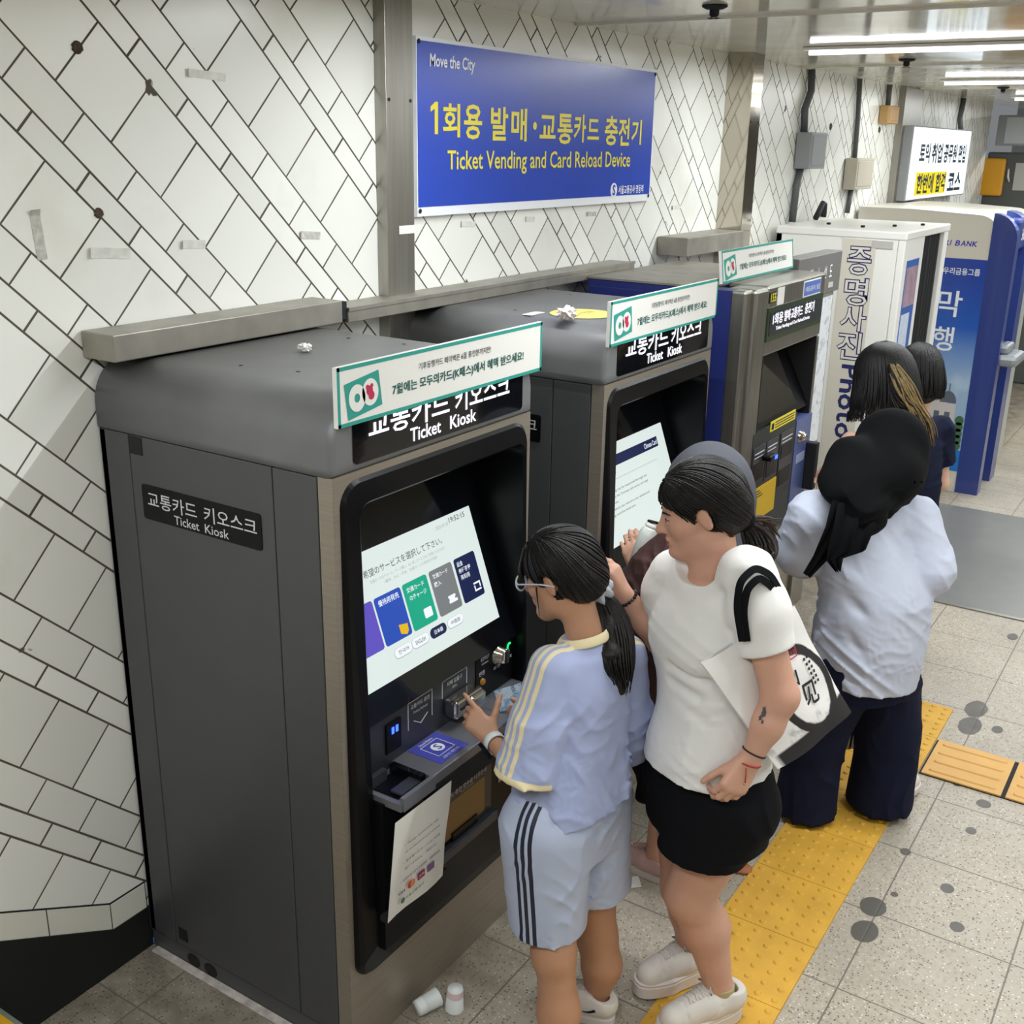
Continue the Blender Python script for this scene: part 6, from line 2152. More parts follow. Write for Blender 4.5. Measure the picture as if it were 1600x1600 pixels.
    H.ell(W(-.050, 0, -.020), np.array([.060, .066, .062]) * 1.02, Bh, .03)
    tie = J(1162, 813, 2.52)
    H.rc(W(-.080, 0, -.020), tie, .050, .022, .03)
    H.sub(d_ell(W(.078, 0, -.045), np.array([.070, .104, .088]) * .95, Bh), .016)
    for sy in (1, -1):
        H.sub(d_ell(W(-.004, sy * .088, -.012), np.array([.027, .030, .043]) * .95, Bh), .008)
        H.sub(d_ell(W(-.026, sy * .075, -.088), np.array([.055, .040, .048]) * .95, Bh), .012)
    lo, hi = bbox([hc, tie], .13)
    ho = sdf_object('hair', H, lo, hi, .004, HB, root, G, 1)
    mb = MB(); rs = np.random.RandomState(15); seeds = []
    for _ in range(460):
        a, b = rs.uniform(-2.6, 2.6), rs.uniform(.1, 1.45)
        seeds.append(W(.105 * math.cos(a) * math.cos(b) - .012, .085 * math.sin(a) * math.cos(b), .04 + .094 * math.sin(b)))
    strand_mesh(mb, H, seeds, lambda P: tie - P, 14, .014, .0021, HB, .0016)
    st = mb.build('strands', ho, None, False); st.location = -Vector(G); st['kind'] = 'stuff'
    mb = MB()
    tail = [tie, J(1176, 822, 2.55), J(1187, 842, 2.55), J(1190, 862, 2.53), J(1188, 880, 2.50)]
    for k in range(90):
        a = rs.uniform(0, 6.28); q_ = rs.uniform(.2, 1.05)
        wd = [.014, .030, .042, .042, .020]
        pts = [np.array(t) + RV * math.cos(a) * wd[i] * q_ + HV * math.sin(a) * wd[i] * .8 * q_ for i, t in enumerate(tail)]
        pts[-1] = pts[-1] + Z_ * rs.uniform(-.02, .06)
        lock(mb, pts, .0058, .0007, HB if k % 3 else HBR, 5)
    for k in range(22):
        x_ = rs.uniform(1196, 1222); y_ = rs.uniform(808, 850)
        lock(mb, [tie, J((1172 + x_) / 2 + 4, 808 + rs.uniform(-4, 6), 2.54), J(x_, y_, 2.55)], .0045, .0006, HBR, 5)
    po = mb.build('ponytail', root, None, False); po.location = -Vector(G)
    mb = MB(); torus(mb, tie, nrm(tail[1] - W(-.08, 0, -.02)), .020, .011, CL_BLK, 20, 8); o = mb.build('hair_tie', root); o.location = -Vector(G)
    for sy in (1, -1):
        mb = MB()
        lock(mb, [W(.0885, sy * .018, .0185), W(.086, sy * .032, .0225), W(.073, sy * .048, .018)], .0030, .0012, HB2, 6)
        o = mb.build('eyebrow', root, None, False); o.location = -Vector(G)
        mb = MB(); put_sphere(mb, W(.0750, sy * .031, -.0012), .0112, mat('eye_white', 'd9d4cf', 0.2), Bh, 14); e_ = mb.build('eye', root); e_.location = -Vector(G)
        mb = MB(); put_sphere(mb, W(.0812, sy * .0322, -.0006), .0060, mat('eye_dark', '2a2220', 0.15), Bh, 10); o = mb.build('iris', e_); 
        mb = MB(); lock(mb, [W(.0835, sy * .019, .0025), W(.0875, sy * .031, .0060), W(.078, sy * .044, .002)], .0016, .0010, HB2, 5); o = mb.build('lash', e_, None, False)
    # wrist bands
    d = nrm(Rw - Re)
    mb = MB(); u = nrm(np.cross(d, Z_)); v = np.cross(u, d)
    for k in range(18):
        t = 2 * math.pi * k / 18
        put_sphere(mb, Rw - d * .012 + (math.cos(t) * u + math.sin(t) * v) * .027, .0048, M['matte_black'] if k % 4 else mat('bead_green', '3f4a3c', 0.3), None, 8)
    o = mb.build('bead_bracelet', root); o.location = -Vector(G); o['label'] = 'black and green bead bracelet'
    d = nrm(Lw - Le)
    mb = MB(); torus(mb, Lw - d * .022, d, .028, .0022, mat('cord_black', '1b1716', 0.7), 28, 6); o = mb.build('cord_bracelet', root); o.location = -Vector(G); o['label'] = 'thin black cord bracelet'
    mb = MB(); torus(mb, Lw + d * .006, nrm(d + RV * .15), .0275, .0020, mat('cord_red', 'b3262a', 0.6), 28, 6)
    kp = Lw + d * .006 - HV * .026 - RV * .012
    mb.tube([kp, kp - Z_ * .022 + RV * .001, kp - Z_ * .040 + RV * .001], .0014, mat('cord_red', 'b3262a', 0.6), 5)
    put_sphere(mb, kp - Z_ * .042, .0032, mat('bead_gold', 'c79a52', 0.3, 0.8), None, 8)
    o = mb.build('red_bracelet', root); o.location = -Vector(G); o['label'] = 'red thread bracelet with a bead'
    # forearm tattoo
    tp = Le * .80 + Lw * .20 - RV * .030 - HV * .024
    mb = MB()
    for k, (dx, dz, rr) in enumerate(((0, .012, .007), (.003, .0, .009), (-.002, -.012, .007), (.004, -.022, .005))):
        c_ = tp + RV * dx + Z_ * dz
        g0 = S
        e3 = np.eye(3) * .002
        q = np.array([c_])
        for _ in range(6):
            gr = np.stack([S(q + e3[i]) - S(q - e3[i]) for i in range(3)], -1); gr /= np.linalg.norm(gr) + 1e-9
            q = q - gr * (S(q) - .0012)[:, None]
        n_ = gr[0]; u_ = nrm(np.cross(n_, Z_)); v_ = np.cross(n_, u_)
        mb.quad([q[0] + (math.cos(t * math.pi / 5) * u_ * .6 + math.sin(t * math.pi / 5) * v_) * rr * (1 + .25 * math.sin(3 * t + k)) + n_ * .0006 for t in range(10)], mat('tattoo_ink', '4d4a52', 0.7))
    o = mb.build('tattoo', root); o.location = -Vector(G)
    # shoes with thick soles, pale socks
    for an, hp, tp in ((La, (.735, -1.535), (.560, -1.415)), (Ra, (.800, -1.352), (.630, -1.250))):
        hp = np.array([hp[0], hp[1], 0.0]); tp = np.array([tp[0], tp[1], 0.0])
        dd = nrm(tp - hp)
        hp = np.array([an[0], an[1], .0125]) - dd * .075; tp = hp + dd * .262
        so = shoe('shoe', root, G, hp, tp, .104, SHOE, .098, .042)
        f_, l_ = dd, np.array([-dd[1], dd[0], 0])
        K = Sdf().rc(np.array([an[0], an[1], .075]), an + Z_ * .025, .041, .040, 0).cut(an + Z_ * .022, Z_)
        lo, hi = bbox([np.array([an[0], an[1], .07]), an], .06)
        sdf_object('sock', K, lo, hi, .005, mat('sock_olive', 'b3a67e', 0.85), root, G, 1)
    # ---------------------------------------------------------- tote bag hanging on her shoulder
    A_, B_, C_, D_ = J(1096, 1036, 2.262), J(1240, 946, 2.470), J(1328, 1112, 2.520), J(1216, 1202, 2.312)
    U = nrm(B_ - A_); V = nrm((A_ - D_) / np.linalg.norm(A_ - D_) + (B_ - C_) / np.linalg.norm(B_ - C_)); Nn = nrm(np.cross(U, V))
    if Nn @ HV > 0: Nn = -Nn
    cen = (A_ + B_ + C_ + D_) / 4
    bag = thing('tote_bag', 'white tote bag with black ink ring print on the shoulder of the woman in white', 'bag', tuple(cen))
    n = 14
    front, backs = [], []
    def bp(u, v):
        return (A_ * (1 - u) + B_ * u) * (1 - v) + (D_ * (1 - u) + C_ * u) * v
    for i in range(n + 1):
        fr, bk = [], []
        for j in range(n + 1):
            u, v = j / n, i / n
            p = bp(u, v)
            bul = .022 * (math.sin(math.pi * u) ** .7) * (.35 + .65 * v) * (1 - .25 * (v > .9))
            wob = .003 * math.sin(9 * u + 5 * v) + .002 * math.sin(14 * v - 6 * u)
            fr.append(p + Nn * (bul + wob) - cen); bk.append(p - Nn * (bul * .5) - cen - Nn * .004)
        front.append(fr); backs.append(bk)
    def tote_print():
        g = NB('tote_print')
        uv = g.t.nodes.new('ShaderNodeUVMap')
        sp = g.t.nodes.new('ShaderNodeSeparateXYZ')
        g.t.links.new(uv.outputs[0], sp.inputs[0])
        u, v = sp.outputs[0], sp.outputs[1]
        nz = g.math('MULTIPLY', g.math('SUBTRACT', g.noise(uv.outputs[0], 7.0, 4), 0.5), 0.10)
        ex = g.math('DIVIDE', g.math('SUBTRACT', u, 0.655), 0.350)
        ey = g.math('DIVIDE', g.math('SUBTRACT', v, 0.585), 0.385)
        r = g.math('ADD', g.math('SQRT', g.math('ADD', g.math('MULTIPLY', ex, ex), g.math('MULTIPLY', ey, ey))), nz)
        ring = g.math('MULTIPLY', g.ramp(r, .73, .77), g.ramp(r, .97, 1.0, 1, 0))
        foot = g.math('MULTIPLY', g.ramp(g.math('ADD', v, g.math('MULTIPLY', u, 0.10)), .90, .92), g.math('MULTIPLY', g.ramp(r, .82, .86), g.ramp(u, .03, .08)))
        wash = g.math('MULTIPLY', g.ramp(g.noise(uv.outputs[0], 9.0, 4), .5, .62), g.math('MULTIPLY', g.ramp(v, .76, .80), g.ramp(v, .92, .86)))
        ink = g.math('MAXIMUM', ring, foot)
        col = g.mix(ink, lin('e6e4e1'), lin('1e1b1c'))
        col = g.mix(g.math('MULTIPLY', wash, g.math('MULTIPLY', 0.4, g.math('SUBTRACT', 1.0, ink))), col, lin('6d6670'))
        g.put(g.b.inputs['Base Color'], col)
        g.b.inputs['Roughness'].default_value = 0.75
        return g.m
    mb = MB(); mb.loops([[tuple(p) for p in r] for r in front], tote_print(), closed=False)
    fo = mb.build('front_panel', bag, None, False)
    uvl = fo.data.uv_layers.new(name='UVMap')
    for lp in fo.data.loops:
        i, j = divmod(lp.vertex_index, n + 1)
        uvl.data[lp.index].uv = (j / n, i / n)
    mb = MB(); mb.loops([[tuple(p) for p in r] for r in backs], CL_WHITE, closed=False)
    for edge in ([(i, 0) for i in range(n + 1)], [(n, j) for j in range(n + 1)], [(i, n) for i in range(n, -1, -1)]):
        mb.loops([[tuple(front[i][j]) for i, j in edge], [tuple(backs[i][j]) for i, j in edge]], CL_WHITE, closed=False)
    mb.build('back_panel', bag)
    def on(u, v, l=.002):
        fi, fj = v * n, u * n
        i, j = min(int(fi), n - 1), min(int(fj), n - 1)
        a, b = fi - i, fj - j
        return (front[i][j] * (1 - a) * (1 - b) + front[i + 1][j] * a * (1 - b) + front[i][j + 1] * (1 - a) * b + front[i + 1][j + 1] * a * b) + Nn * l
    tr = nrm(on(.7, .5) - on(.4, .5)); td = nrm(on(.5, .3) - on(.5, .7)); td = nrm(td - tr * (td @ tr))
    if np.cross(tr, td) @ Nn < 0: tr2 = -tr
    else: tr2 = tr
    for ch, u, v, w_, h_ in (('山', .56, .44, .050, .050), ('见', .66, .63, .056, .062)):
        mb = MB(); put_text(mb, ch, on(u, v, .004), tr2, td, w_, h_, M['ink'], .015, .0005); mb.build('brush_letter', fo, None, False)
    for k in range(2):
        mb = MB()
        for j in range(6):
            mb.obox(on(.79 + .045 * k - .002 * j, .38 + .042 * j, .004), tr2 * .003, td * .0035, Nn * .0003, M['ink'])
        o = mb.build('small_writing', fo, None, False); o['kind'] = 'stuff'
    mb = MB()
    c_ = on(.72, .28, .004)
    for dx, dy, a, b in ((0, .013, .013, .0014), (0, -.013, .013, .0014), (.013, 0, .0014, .013), (-.013, 0, .0014, .013)):
        mb.obox(c_ + tr2 * dx + td * dy, tr2 * a, td * b, Nn * .0003, mat('seal_red', 'b8434d', 0.7))
    put_text(mb, '平安', c_, tr2, td, .020, .014, mat('seal_red', 'b8434d', 0.7), 0, .0004)
    mb.build('red_seal', fo, None, False)
    # two straps over the shoulder
    for k, path in enumerate((((1160, 1002, 2.285), (1151, 950, 2.268), (1156, 908, 2.272), (1180, 886, 2.295), (1206, 899, 2.318), (1226, 936, 2.345)),
                              ((1167, 1002, 2.285), (1161, 956, 2.272), (1167, 920, 2.274), (1186, 902, 2.290), (1204, 914, 2.312), (1219, 940, 2.338)))):
        pts = [J(*p) - cen for p in path]
        pts = np.array(pts)
        t = np.linspace(0, len(pts) - 1, 30)
        q = np.stack([np.interp(t, np.arange(len(pts)), pts[:, i]) for i in range(3)], -1)
        for _ in range(3): q[1:-1] = (q[:-2] + 2 * q[1:-1] + q[2:]) / 4
        mb = MB()
        ctr = (Ls - L * .02 - Z_ * .03) - cen
        rings = []
        for i in range(30):
            tt = nrm(q[min(i + 1, 29)] - q[max(i - 1, 0)])
            o_ = q[i] - ctr; o_ = nrm(o_ - tt * (o_ @ tt)); sd = np.cross(tt, o_)
            rings.append([tuple(q[i] + sd * .0085 + o_ * .0015), tuple(q[i] - sd * .0085 + o_ * .0015), tuple(q[i] - sd * .0085 - o_ * .0015), tuple(q[i] + sd * .0085 - o_ * .0015)])
        mb.loops(rings, CL_BLK, smooth=False, cap0=True, cap1=True)
        mb.build('strap', bag)
woman_white()

# ================================================================== figure in the dark grey headscarf at the second kiosk
def woman_maroon():
    G = np.array([1.26, -1.15, 0.0])
    root = thing('person', 'person in dark grey head covering and maroon top facing the second kiosk, mostly hidden', 'person', tuple(G))
    F = nrm([0.12, 1.0, 0]); L = np.array([-F[1], F[0], 0])
    hc = J(1105, 772, 3.10)
    Bh = frame((-.05, 1.0), 12, 0)
    neck = J(1110, 850, 3.08); sh = neck - Z_ * .045
    Ls, Rs = sh + L * .155, sh - L * .155
    Le = J(1002, 945, 3.08); Lw = J(998, 892, 3.19)
    Re, Rw = sh - L * .19 - Z_ * .24, sh - L * .12 - Z_ * .30 + F * .18
    pel = np.array([G[0], G[1], .80])
    S = Sdf()
    W = add_head(S, hc, Bh, 1.0)
    S.rc(W(-.03, 0, -.06), neck, .05, .055, .03)
    S.loft([(pel - Z_ * .1, .13, .10), (pel + Z_ * .2, .12, .09), (sh, .12, .06)], L, 2.2, .03)
    S.chain([Ls, Le, Lw], [.045, .036, .024], .02).chain([Rs, Re, Rw], [.045, .036, .024], .02)
    feet = [(np.array([1.150, -1.075, 0]), 0), (np.array([1.345, -1.270, 0]), 1)]
    for fp, k in feet:
        S.chain([pel + (L if k == 0 else -L) * .06, fp * .6 + G * .4 + Z_ * .48, fp + Z_ * .08 - F * .02], [.075, .050, .034], .03)
        S.rc(fp + Z_ * .06 - F * .04, fp + Z_ * .035 + F * .12, .034, .028, .02)
        for q in range(5):
            S.rc(fp + Z_ * .030 + F * .12 + L * (.022 - .011 * q), fp + Z_ * .022 + F * (.15 - .006 * abs(q - 1)) + L * (.026 - .013 * q), .010, .008, .006)
    add_hand(S, Lw, nrm(J(986, 852, 3.21) - Lw), nrm(-F * .6 + L * .7), nrm(Z_ + L * .2), .95, (.5, .55, .6, .6), .04, (.6, .7, -.2), .1)
    add_hand(S, Rw, F, Z_, L, .95)
    lo, hi = bbox([hc, Le, Re, Lw, Rw, G + Z_ * .1, pel, feet[0][0], feet[1][0] + F * .1], .18); lo[2] = 0
    sdf_object('body', S, lo, hi, .006, SK2, root, G, 1)
    H = Sdf()
    H.ell(W(-.012, 0, .035), [.128, .108, .118], Bh, .02)
    H.rc(W(-.03, 0, -.04), neck - Z_ * .02 - F * .02, .105, .125, .05)
    H.sub(d_ell(W(.105, 0, -.03), [.06, .075, .095], Bh), .02)
    H.wave(.002, 40, 3)
    lo, hi = bbox([hc, neck], .19)
    sdf_object('headscarf', H, lo, hi, .006, CL_GREY, root, G, 2)
    T = Sdf()
    T.loft([(pel - Z_ * .16, .205, .150), (pel - Z_ * .04, .185, .140), (pel + Z_ * .1, .165, .125), (sh - Z_ * .10, .150, .115), (sh, .135, .085), (sh + Z_ * .03, .09, .06)], L, 2.3, .03)
    T.rc(Ls, Rs, .06, .06, .03)
    T.rc(Ls, Le, .075, .085, .03).rc(Le, Le * .75 + Lw * .25, .080, .055, .03).rc(sh + L * .05 - Z_ * .1, Le - Z_ * .02, .09, .06, .05)
    T.rc(J(1062, 862, 3.06), J(1012, 905, 3.10), .085, .055, .04).rc(J(1030, 890, 3.06), J(1000, 925, 3.08), .08, .07, .04)
    T.rc(Rs, Re, .07, .07, .03)
    T.cut(pel - Z_ * .14, -Z_)
    T.folds(.009, .05, [RV + Z_, RV * .8 + Z_ * .4], 6, None, .3)
    lo, hi = bbox([Ls, Rs, Le, Re, pel], .17)
    sdf_object('top', T, lo, hi, .006, CL_MAROON, root, G, 2)
    K = Sdf()
    K.loft([(np.array([G[0] - .0, G[1] - .02, .30]), .215, .170), (np.array([G[0], G[1], .55]), .195, .150), (pel, .17, .135), (pel + Z_ * .08, .15, .12)], L, 2.2)
    K.cut(np.array([0, 0, .31]), -Z_)
    K.folds(.014, .08, [RV, RV + HV, HV], 9, None, .4)
    K.hollow(.02, np.array([G[0], G[1], .31]), -Z_, .06, .5)
    lo, hi = bbox([np.array([G[0], G[1], .3]), pel], .24)
    sdf_object('skirt', K, lo, hi, .007, CL_BLK, root, G, 1)
    for (fp, k), mm in zip(feet, (mat('shoe_pink', 'cfa9a6', 0.6), mat('sandal_tan', 'a9683c', 0.6))):
        if k == 0:
            shoe('shoe', root, G, fp - F * .09, fp + F * .155, .09, mm, .07, .024)
        else:
            mb = MB(); lp = [fp + F * (.035 + .125 * math.cos(t * math.pi / 12)) + L * .045 * math.sin(t * math.pi / 12) for t in range(24)]
            mb.loops([[tuple(p + Z_ * z - G) for p in lp] for z in (.001, .012)], mm, cap0=True, cap1=True); so = mb.build('sandal', root)
            mb = MB(); mb.tube([fp + F * .08 + L * .045 + Z_ * .012 - G, fp + F * .08 + Z_ * .068 - G, fp + F * .08 - L * .045 + Z_ * .012 - G], .007, mm, 8); mb.build('band', so)
    mb = MB(); d = nrm(Lw - Le); torus(mb, Lw - d * .02, d, .027, .002, mat('bead_gold', 'c79a52', 0.3, 0.8), 24, 6); o = mb.build('bracelet', root); o.location = -Vector(G)
    # the card and the bottle
    c = J(981, 836, 3.19)
    mb = MB(); mb.obox((0, 0, 0), RV * .026, nrm(Z_ + HV * .2) * .040, HV * .0008, mat('card_deep_blue', '2233a0', 0.35)); mb.obox(-HV * .001 + Z_ * .014, RV * .018, Z_ * .010, HV * .0003, mat('card_cyan', '4f8fd8', 0.4))
    tag(mb.build('travel_card', None, tuple(c)), 'blue travel card held up to the second kiosk screen', 'card')
    c = J(1016, 838, 3.13)
    ax = nrm(Z_ + RV * .25)
    bt = thing('bottle', 'white drinks bottle with a black lid loop beside the face of the woman in white', 'bottle', tuple(c))
    u = nrm(np.cross(ax, HV)); v = np.cross(ax, u)
    def rg(r_, t): return [tuple(ax * t + r_ * (math.cos(2 * math.pi * k / 24) * u + math.sin(2 * math.pi * k / 24) * v)) for k in range(24)]
    mb = MB(); mb.loops([rg(.030, -.11), rg(.037, -.105), rg(.037, .005), rg(.030, .025), rg(.024, .032)], mat('bottle_white', 'dfe2dd', 0.35), cap0=True, cap1=True); bo = mb.build('flask', bt)
    q = MB(); q.obox(-HV * .0375 - Z_ * .02, RV * .014, Z_ * .008, HV * .0004, mat('print_green', '4f6f62', 0.6)); q.build('printed_label', bo)
    mb = MB(); mb.loops([rg(.025, .030), rg(.026, .036), rg(.022, .044)], M['white'], cap0=True, cap1=True); mb.build('lid', bt)
    mb = MB(); torus(mb, ax * .046, nrm(ax + HV * .3), .019, .0045, M['matte_black'], 24, 8); mb.build('lid_loop', bt)
woman_maroon()

# ================================================================== scarfed woman in the pale shirt
def woman_scarf():
    G = np.array([1.85, -1.50, 0.0])
    root = thing('person', 'person in black headscarf, pale blue shirt and wide navy trousers seen from behind', 'person', tuple(G))
    F = nrm(HV * .90 - RV * .42); L = np.array([-F[1], F[0], 0])
    hc = J(1390, 706, 3.45)
    Bh = frame(nrm(HV * .7 - RV * .75), 12, 0)
    Ls, Rs = J(1272, 805, 3.36), J(1428, 812, 3.48)
    sh = (Ls + Rs) / 2
    neck = sh + Z_ * .06
    hem = J(1352, 1060, 3.40)
    pel = np.array([hem[0], hem[1], .72])
    Le, Lw = J(1252, 858, 3.42), J(1258, 880, 3.62)
    Re, Rw = J(1448, 890, 3.42), J(1456, 845, 3.55)
    S = Sdf()
    W = add_head(S, hc, Bh, 1.0)
    S.rc(W(-.03, 0, -.06), neck, .05, .055, .03)
    S.loft([(pel - Z_ * .1, .13, .10), (pel + Z_ * .2, .12, .09), (sh, .13, .06)], L, 2.2, .03)
    S.chain([Ls, Le, Lw], [.045, .036, .024], .02).chain([Rs, Re, Rw], [.045, .036, .024], .02)
    add_hand(S, Lw, F, Z_, -L, .95); add_hand(S, Rw, nrm(F + Z_ * .6), nrm(-L + Z_), L, .95)
    Lf, Rf = np.array([1.76, -1.40, .0125]), np.array([1.965, -1.60, .0125])
    tr = nrm(HV * .62 + RV * .78)
    for fp, fd, k in ((Lf, F, 1), (Rf, tr, -1)):
        S.chain([pel + L * k * .08, fp + Z_ * .45, fp + Z_ * .08], [.09, .055, .034], .03)
        S.rc(fp + Z_ * .06, fp + Z_ * .045 + fd * .12, .034, .026, .02)
    lo, hi = bbox([hc, Le, Re, Lw + F * .1, Rw + F * .1, Lf, Rf + tr * .1, pel], .16); lo[2] = .02
    sdf_object('body', S, lo, hi, .007, SK2, root, G, 1)
    T = Sdf()
    T.loft([(hem - Z_ * .03, .165, .150), (hem + Z_ * .14, .185, .160), (hem + Z_ * .32, .192, .150), (sh - Z_ * .10, .185, .125), (sh - Z_ * .01, .165, .085), (sh + Z_ * .03, .10, .06)], L, 2.3, .03)
    T.rc(Ls, Rs, .062, .062, .03)
    cuffs = []
    for a, b, c in ((Ls, Le, Lw), (Rs, Re, Rw)):
        T.rc(a, b, .082, .088, .015)
        d = nrm(c - b); e = b + (c - b) * .55
        T.add(Sdf().rc(b, e + d * .02, .086, .074, 0).cut(e, d), .02); cuffs.append((e, d))
    low = lambda P: np.clip(1.2 - (P[:, 2] - hem[2]) / .5, .5, 1)
    T.folds(.010, .075, [RV * .6 + Z_ * .9, RV + Z_ * .5, Z_ - RV * .2], 41, low).folds(.004, .030, [Z_ + RV * .3, RV + Z_], 42, low)
    for p0, p1, am, sg in ((J(1285, 905, 3.24), J(1400, 1000, 3.28), .014, .020), (J(1300, 880, 3.24), J(1410, 960, 3.30), -.008, .02), (J(1395, 850, 3.36), J(1405, 920, 3.34), .007, .022), (J(1262, 800, 3.24), J(1264, 860, 3.26), .010, .014),
                           (J(1290, 960, 3.24), J(1360, 1030, 3.26), .010, .018), (J(1415, 840, 3.38), J(1452, 850, 3.36), .008, .016)):
        T.groove(p0, p1, am, sg)
    T.cut(hem, nrm(-Z_ + L * .10))
    T.hollow(.014, hem, -Z_, .06, .6)
    for e, d in cuffs: T.hollow(.012, e, d, .06, .14)
    lo, hi = bbox([Ls, Rs, Le, Re, Lw, Rw, hem], .22)
    sdf_object('shirt', T, lo, hi, .006, CL_SHIRT, root, G, 2)
    K = Sdf()
    K.loft([(pel - Z_ * .20, .165, .125), (pel - Z_ * .02, .165, .125), (pel + Z_ * .08, .14, .11)], L, 2.3)
    hems = []
    for k, top, fp, r0, r1 in ((1, pel + L * .075 - Z_ * .10, Lf + F * .01, .105, .105), (-1, pel - L * .085 - Z_ * .10, Rf - tr * .01, .108, .118)):
        K.rc(top, fp + Z_ * .30, r0, r0 * .96, .03)
        K.rc(fp + Z_ * .30, fp + Z_ * .0, r0 * .96, r1, .03)
    K.cut(np.array([0, 0, .032]), -Z_)
    K.folds(.008, .07, [RV + Z_ * .2, RV - Z_ * .25, HV], 51)
    K.hollow(.016, np.array([G[0], G[1], .032]), -Z_, .06, .6)
    lo, hi = bbox([pel, Lf + Z_ * .03, Rf + Z_ * .03], .2); lo[2] = .0
    sdf_object('trousers', K, lo, hi, .006, CL_NAVY, root, G, 2)
    # headscarf: hood, shoulder drape and hanging ends
    H = Sdf()
    H.ell(W(-.008, 0, .030), [.118, .098, .112], Bh, .02)
    H.rc(W(-.02, 0, -.04), neck + Z_ * .01, .090, .095, .05)
    dl = J(1300, 765, 3.28)
    H.chain([W(-.03, .03, -.08), J(1345, 765, 3.30), dl], [.075, .072, .030], .05)
    H.chain([W(.0, .03, -.02), J(1330, 722, 3.36), J(1293, 748, 3.32)], [.085, .070, .026], .05)
    H.rc(J(1390, 740, 3.34), J(1320, 752, 3.30), .095, .052, .05)
    H.chain([J(1325, 770, 3.26), J(1352, 800, 3.25), J(1360, 818, 3.24)], [.050, .062, .030], .04)
    H.sub(d_ell(W(.105, 0, -.03), [.055, .07, .09], Bh), .02)
    H.folds(.0060, .050, [Z_ + RV * .35, Z_ - RV * .1], 61, lambda P: np.clip((hc[2] - .03 - P[:, 2]) / .06, .12, 1), .5)
    for p0, p1, am, sg in ((J(1292, 752, 3.24), J(1390, 768, 3.24), .005, .022), (J(1400, 745, 3.3), J(1350, 792, 3.22), .005, .020)):
        H.groove(p0, p1, am, sg)
    lo, hi = bbox([hc, neck, dl, J(1360, 818, 3.24), J(1290, 745, 3.33)], .14)
    ho = sdf_object('headscarf', H, lo, hi, .0055, CL_SCARF, root, G, 2)
    def tailcloth(name, L0, R0, rows, seed):
        mb = MB(); rs = np.random.RandomState(seed); rr = []
        for k, (a, b) in enumerate(rows):
            a, b = np.array(a), np.array(b)
            rr.append([tuple(a + (b - a) * j / 8 - HV * (.014 * math.sin(j * 1.9 + k * .5) + .012) - G) for j in range(9)])
        back = [[tuple(np.array(p) + HV * .004) for p in r] for r in rr]
        mb.loops(rr, CL_SCARF, closed=False); mb.loops(back, CL_SCARF, closed=False)
        return mb.build(name, ho)
    tailcloth('scarf_end', 0, 0, [(J(1300, 775, 3.25), J(1350, 800, 3.24)), (J(1288, 820, 3.22), J(1322, 838, 3.22)), (J(1268, 865, 3.22), J(1292, 872, 3.22)), (J(1253, 893, 3.22), J(1264, 900, 3.22))], 1)
    tailcloth('scarf_end', 0, 0, [(J(1308, 780, 3.24), J(1375, 790, 3.24)), (J(1300, 820, 3.20), J(1368, 815, 3.20)), (J(1290, 855, 3.20), J(1352, 858, 3.20)), (J(1288, 872, 3.20), J(1318, 868, 3.20)), (J(1305, 893, 3.20), J(1312, 889, 3.20))], 2)
    # watch and shoes
    d = nrm(Rw - Re)
    mb = MB(); torus(mb, Rw, d, .030, .007, M['matte_black'], 24, 8); mb.obox(Rw - HV * .0 + RV * .030, RV * .006, d * .016, nrm(np.cross(RV, d)) * .014, M['glass_black']); o = mb.build('wrist_watch', root); o.location = -Vector(G)
    shoe('shoe', root, G, Rf + tr * .02, Rf + tr * .235, .088, SHOE, .072, .024, 'white shoe turned to the right')
    shoe('shoe', root, G, Lf - F * .06, Lf + F * .16, .088, SHOE, .072, .024)
    # striped bag
    c = J(1318, 1128, 3.66)
    st = NB('striped_cloth')
    tc = st.t.nodes.new('ShaderNodeTexCoord'); sx = st.t.nodes.new('ShaderNodeSeparateXYZ'); st.t.links.new(tc.outputs['Object'], sx.inputs[0])
    ph = st.math('ADD', st.math('MULTIPLY', sx.outputs[0], float(RV[0])), st.math('MULTIPLY', sx.outputs[1], float(RV[1])))
    st.put(st.b.inputs['Base Color'], st.mix(st.math('GREATER_THAN', st.math('SINE', st.math('MULTIPLY', ph, 330.0)), 0.1), lin('dcdad4'), lin('1c1d22')))
    B = Sdf(); B.loft([(c - Z_ * .10, .075, .035), (c, .080, .040), (c + Z_ * .10, .070, .018)], RV, 3.0); B.wave(.002, 60, 4)
    bag = thing('striped_bag', 'black and white striped bag hanging behind the tote bag', 'bag', tuple(c))
    lo, hi = bbox([c], .15); sdf_object('pouch', B, lo, hi, .006, st.m, bag, c, 1)
    mb = MB(); mb.tube([RV * .05 + Z_ * .09, RV * .035 + Z_ * .25 + HV * .02, Z_ * .33 + HV * .03, -RV * .035 + Z_ * .25 + HV * .02, -RV * .05 + Z_ * .09], .006, CL_BLK, 8); mb.build('strap', bag)
woman_scarf()

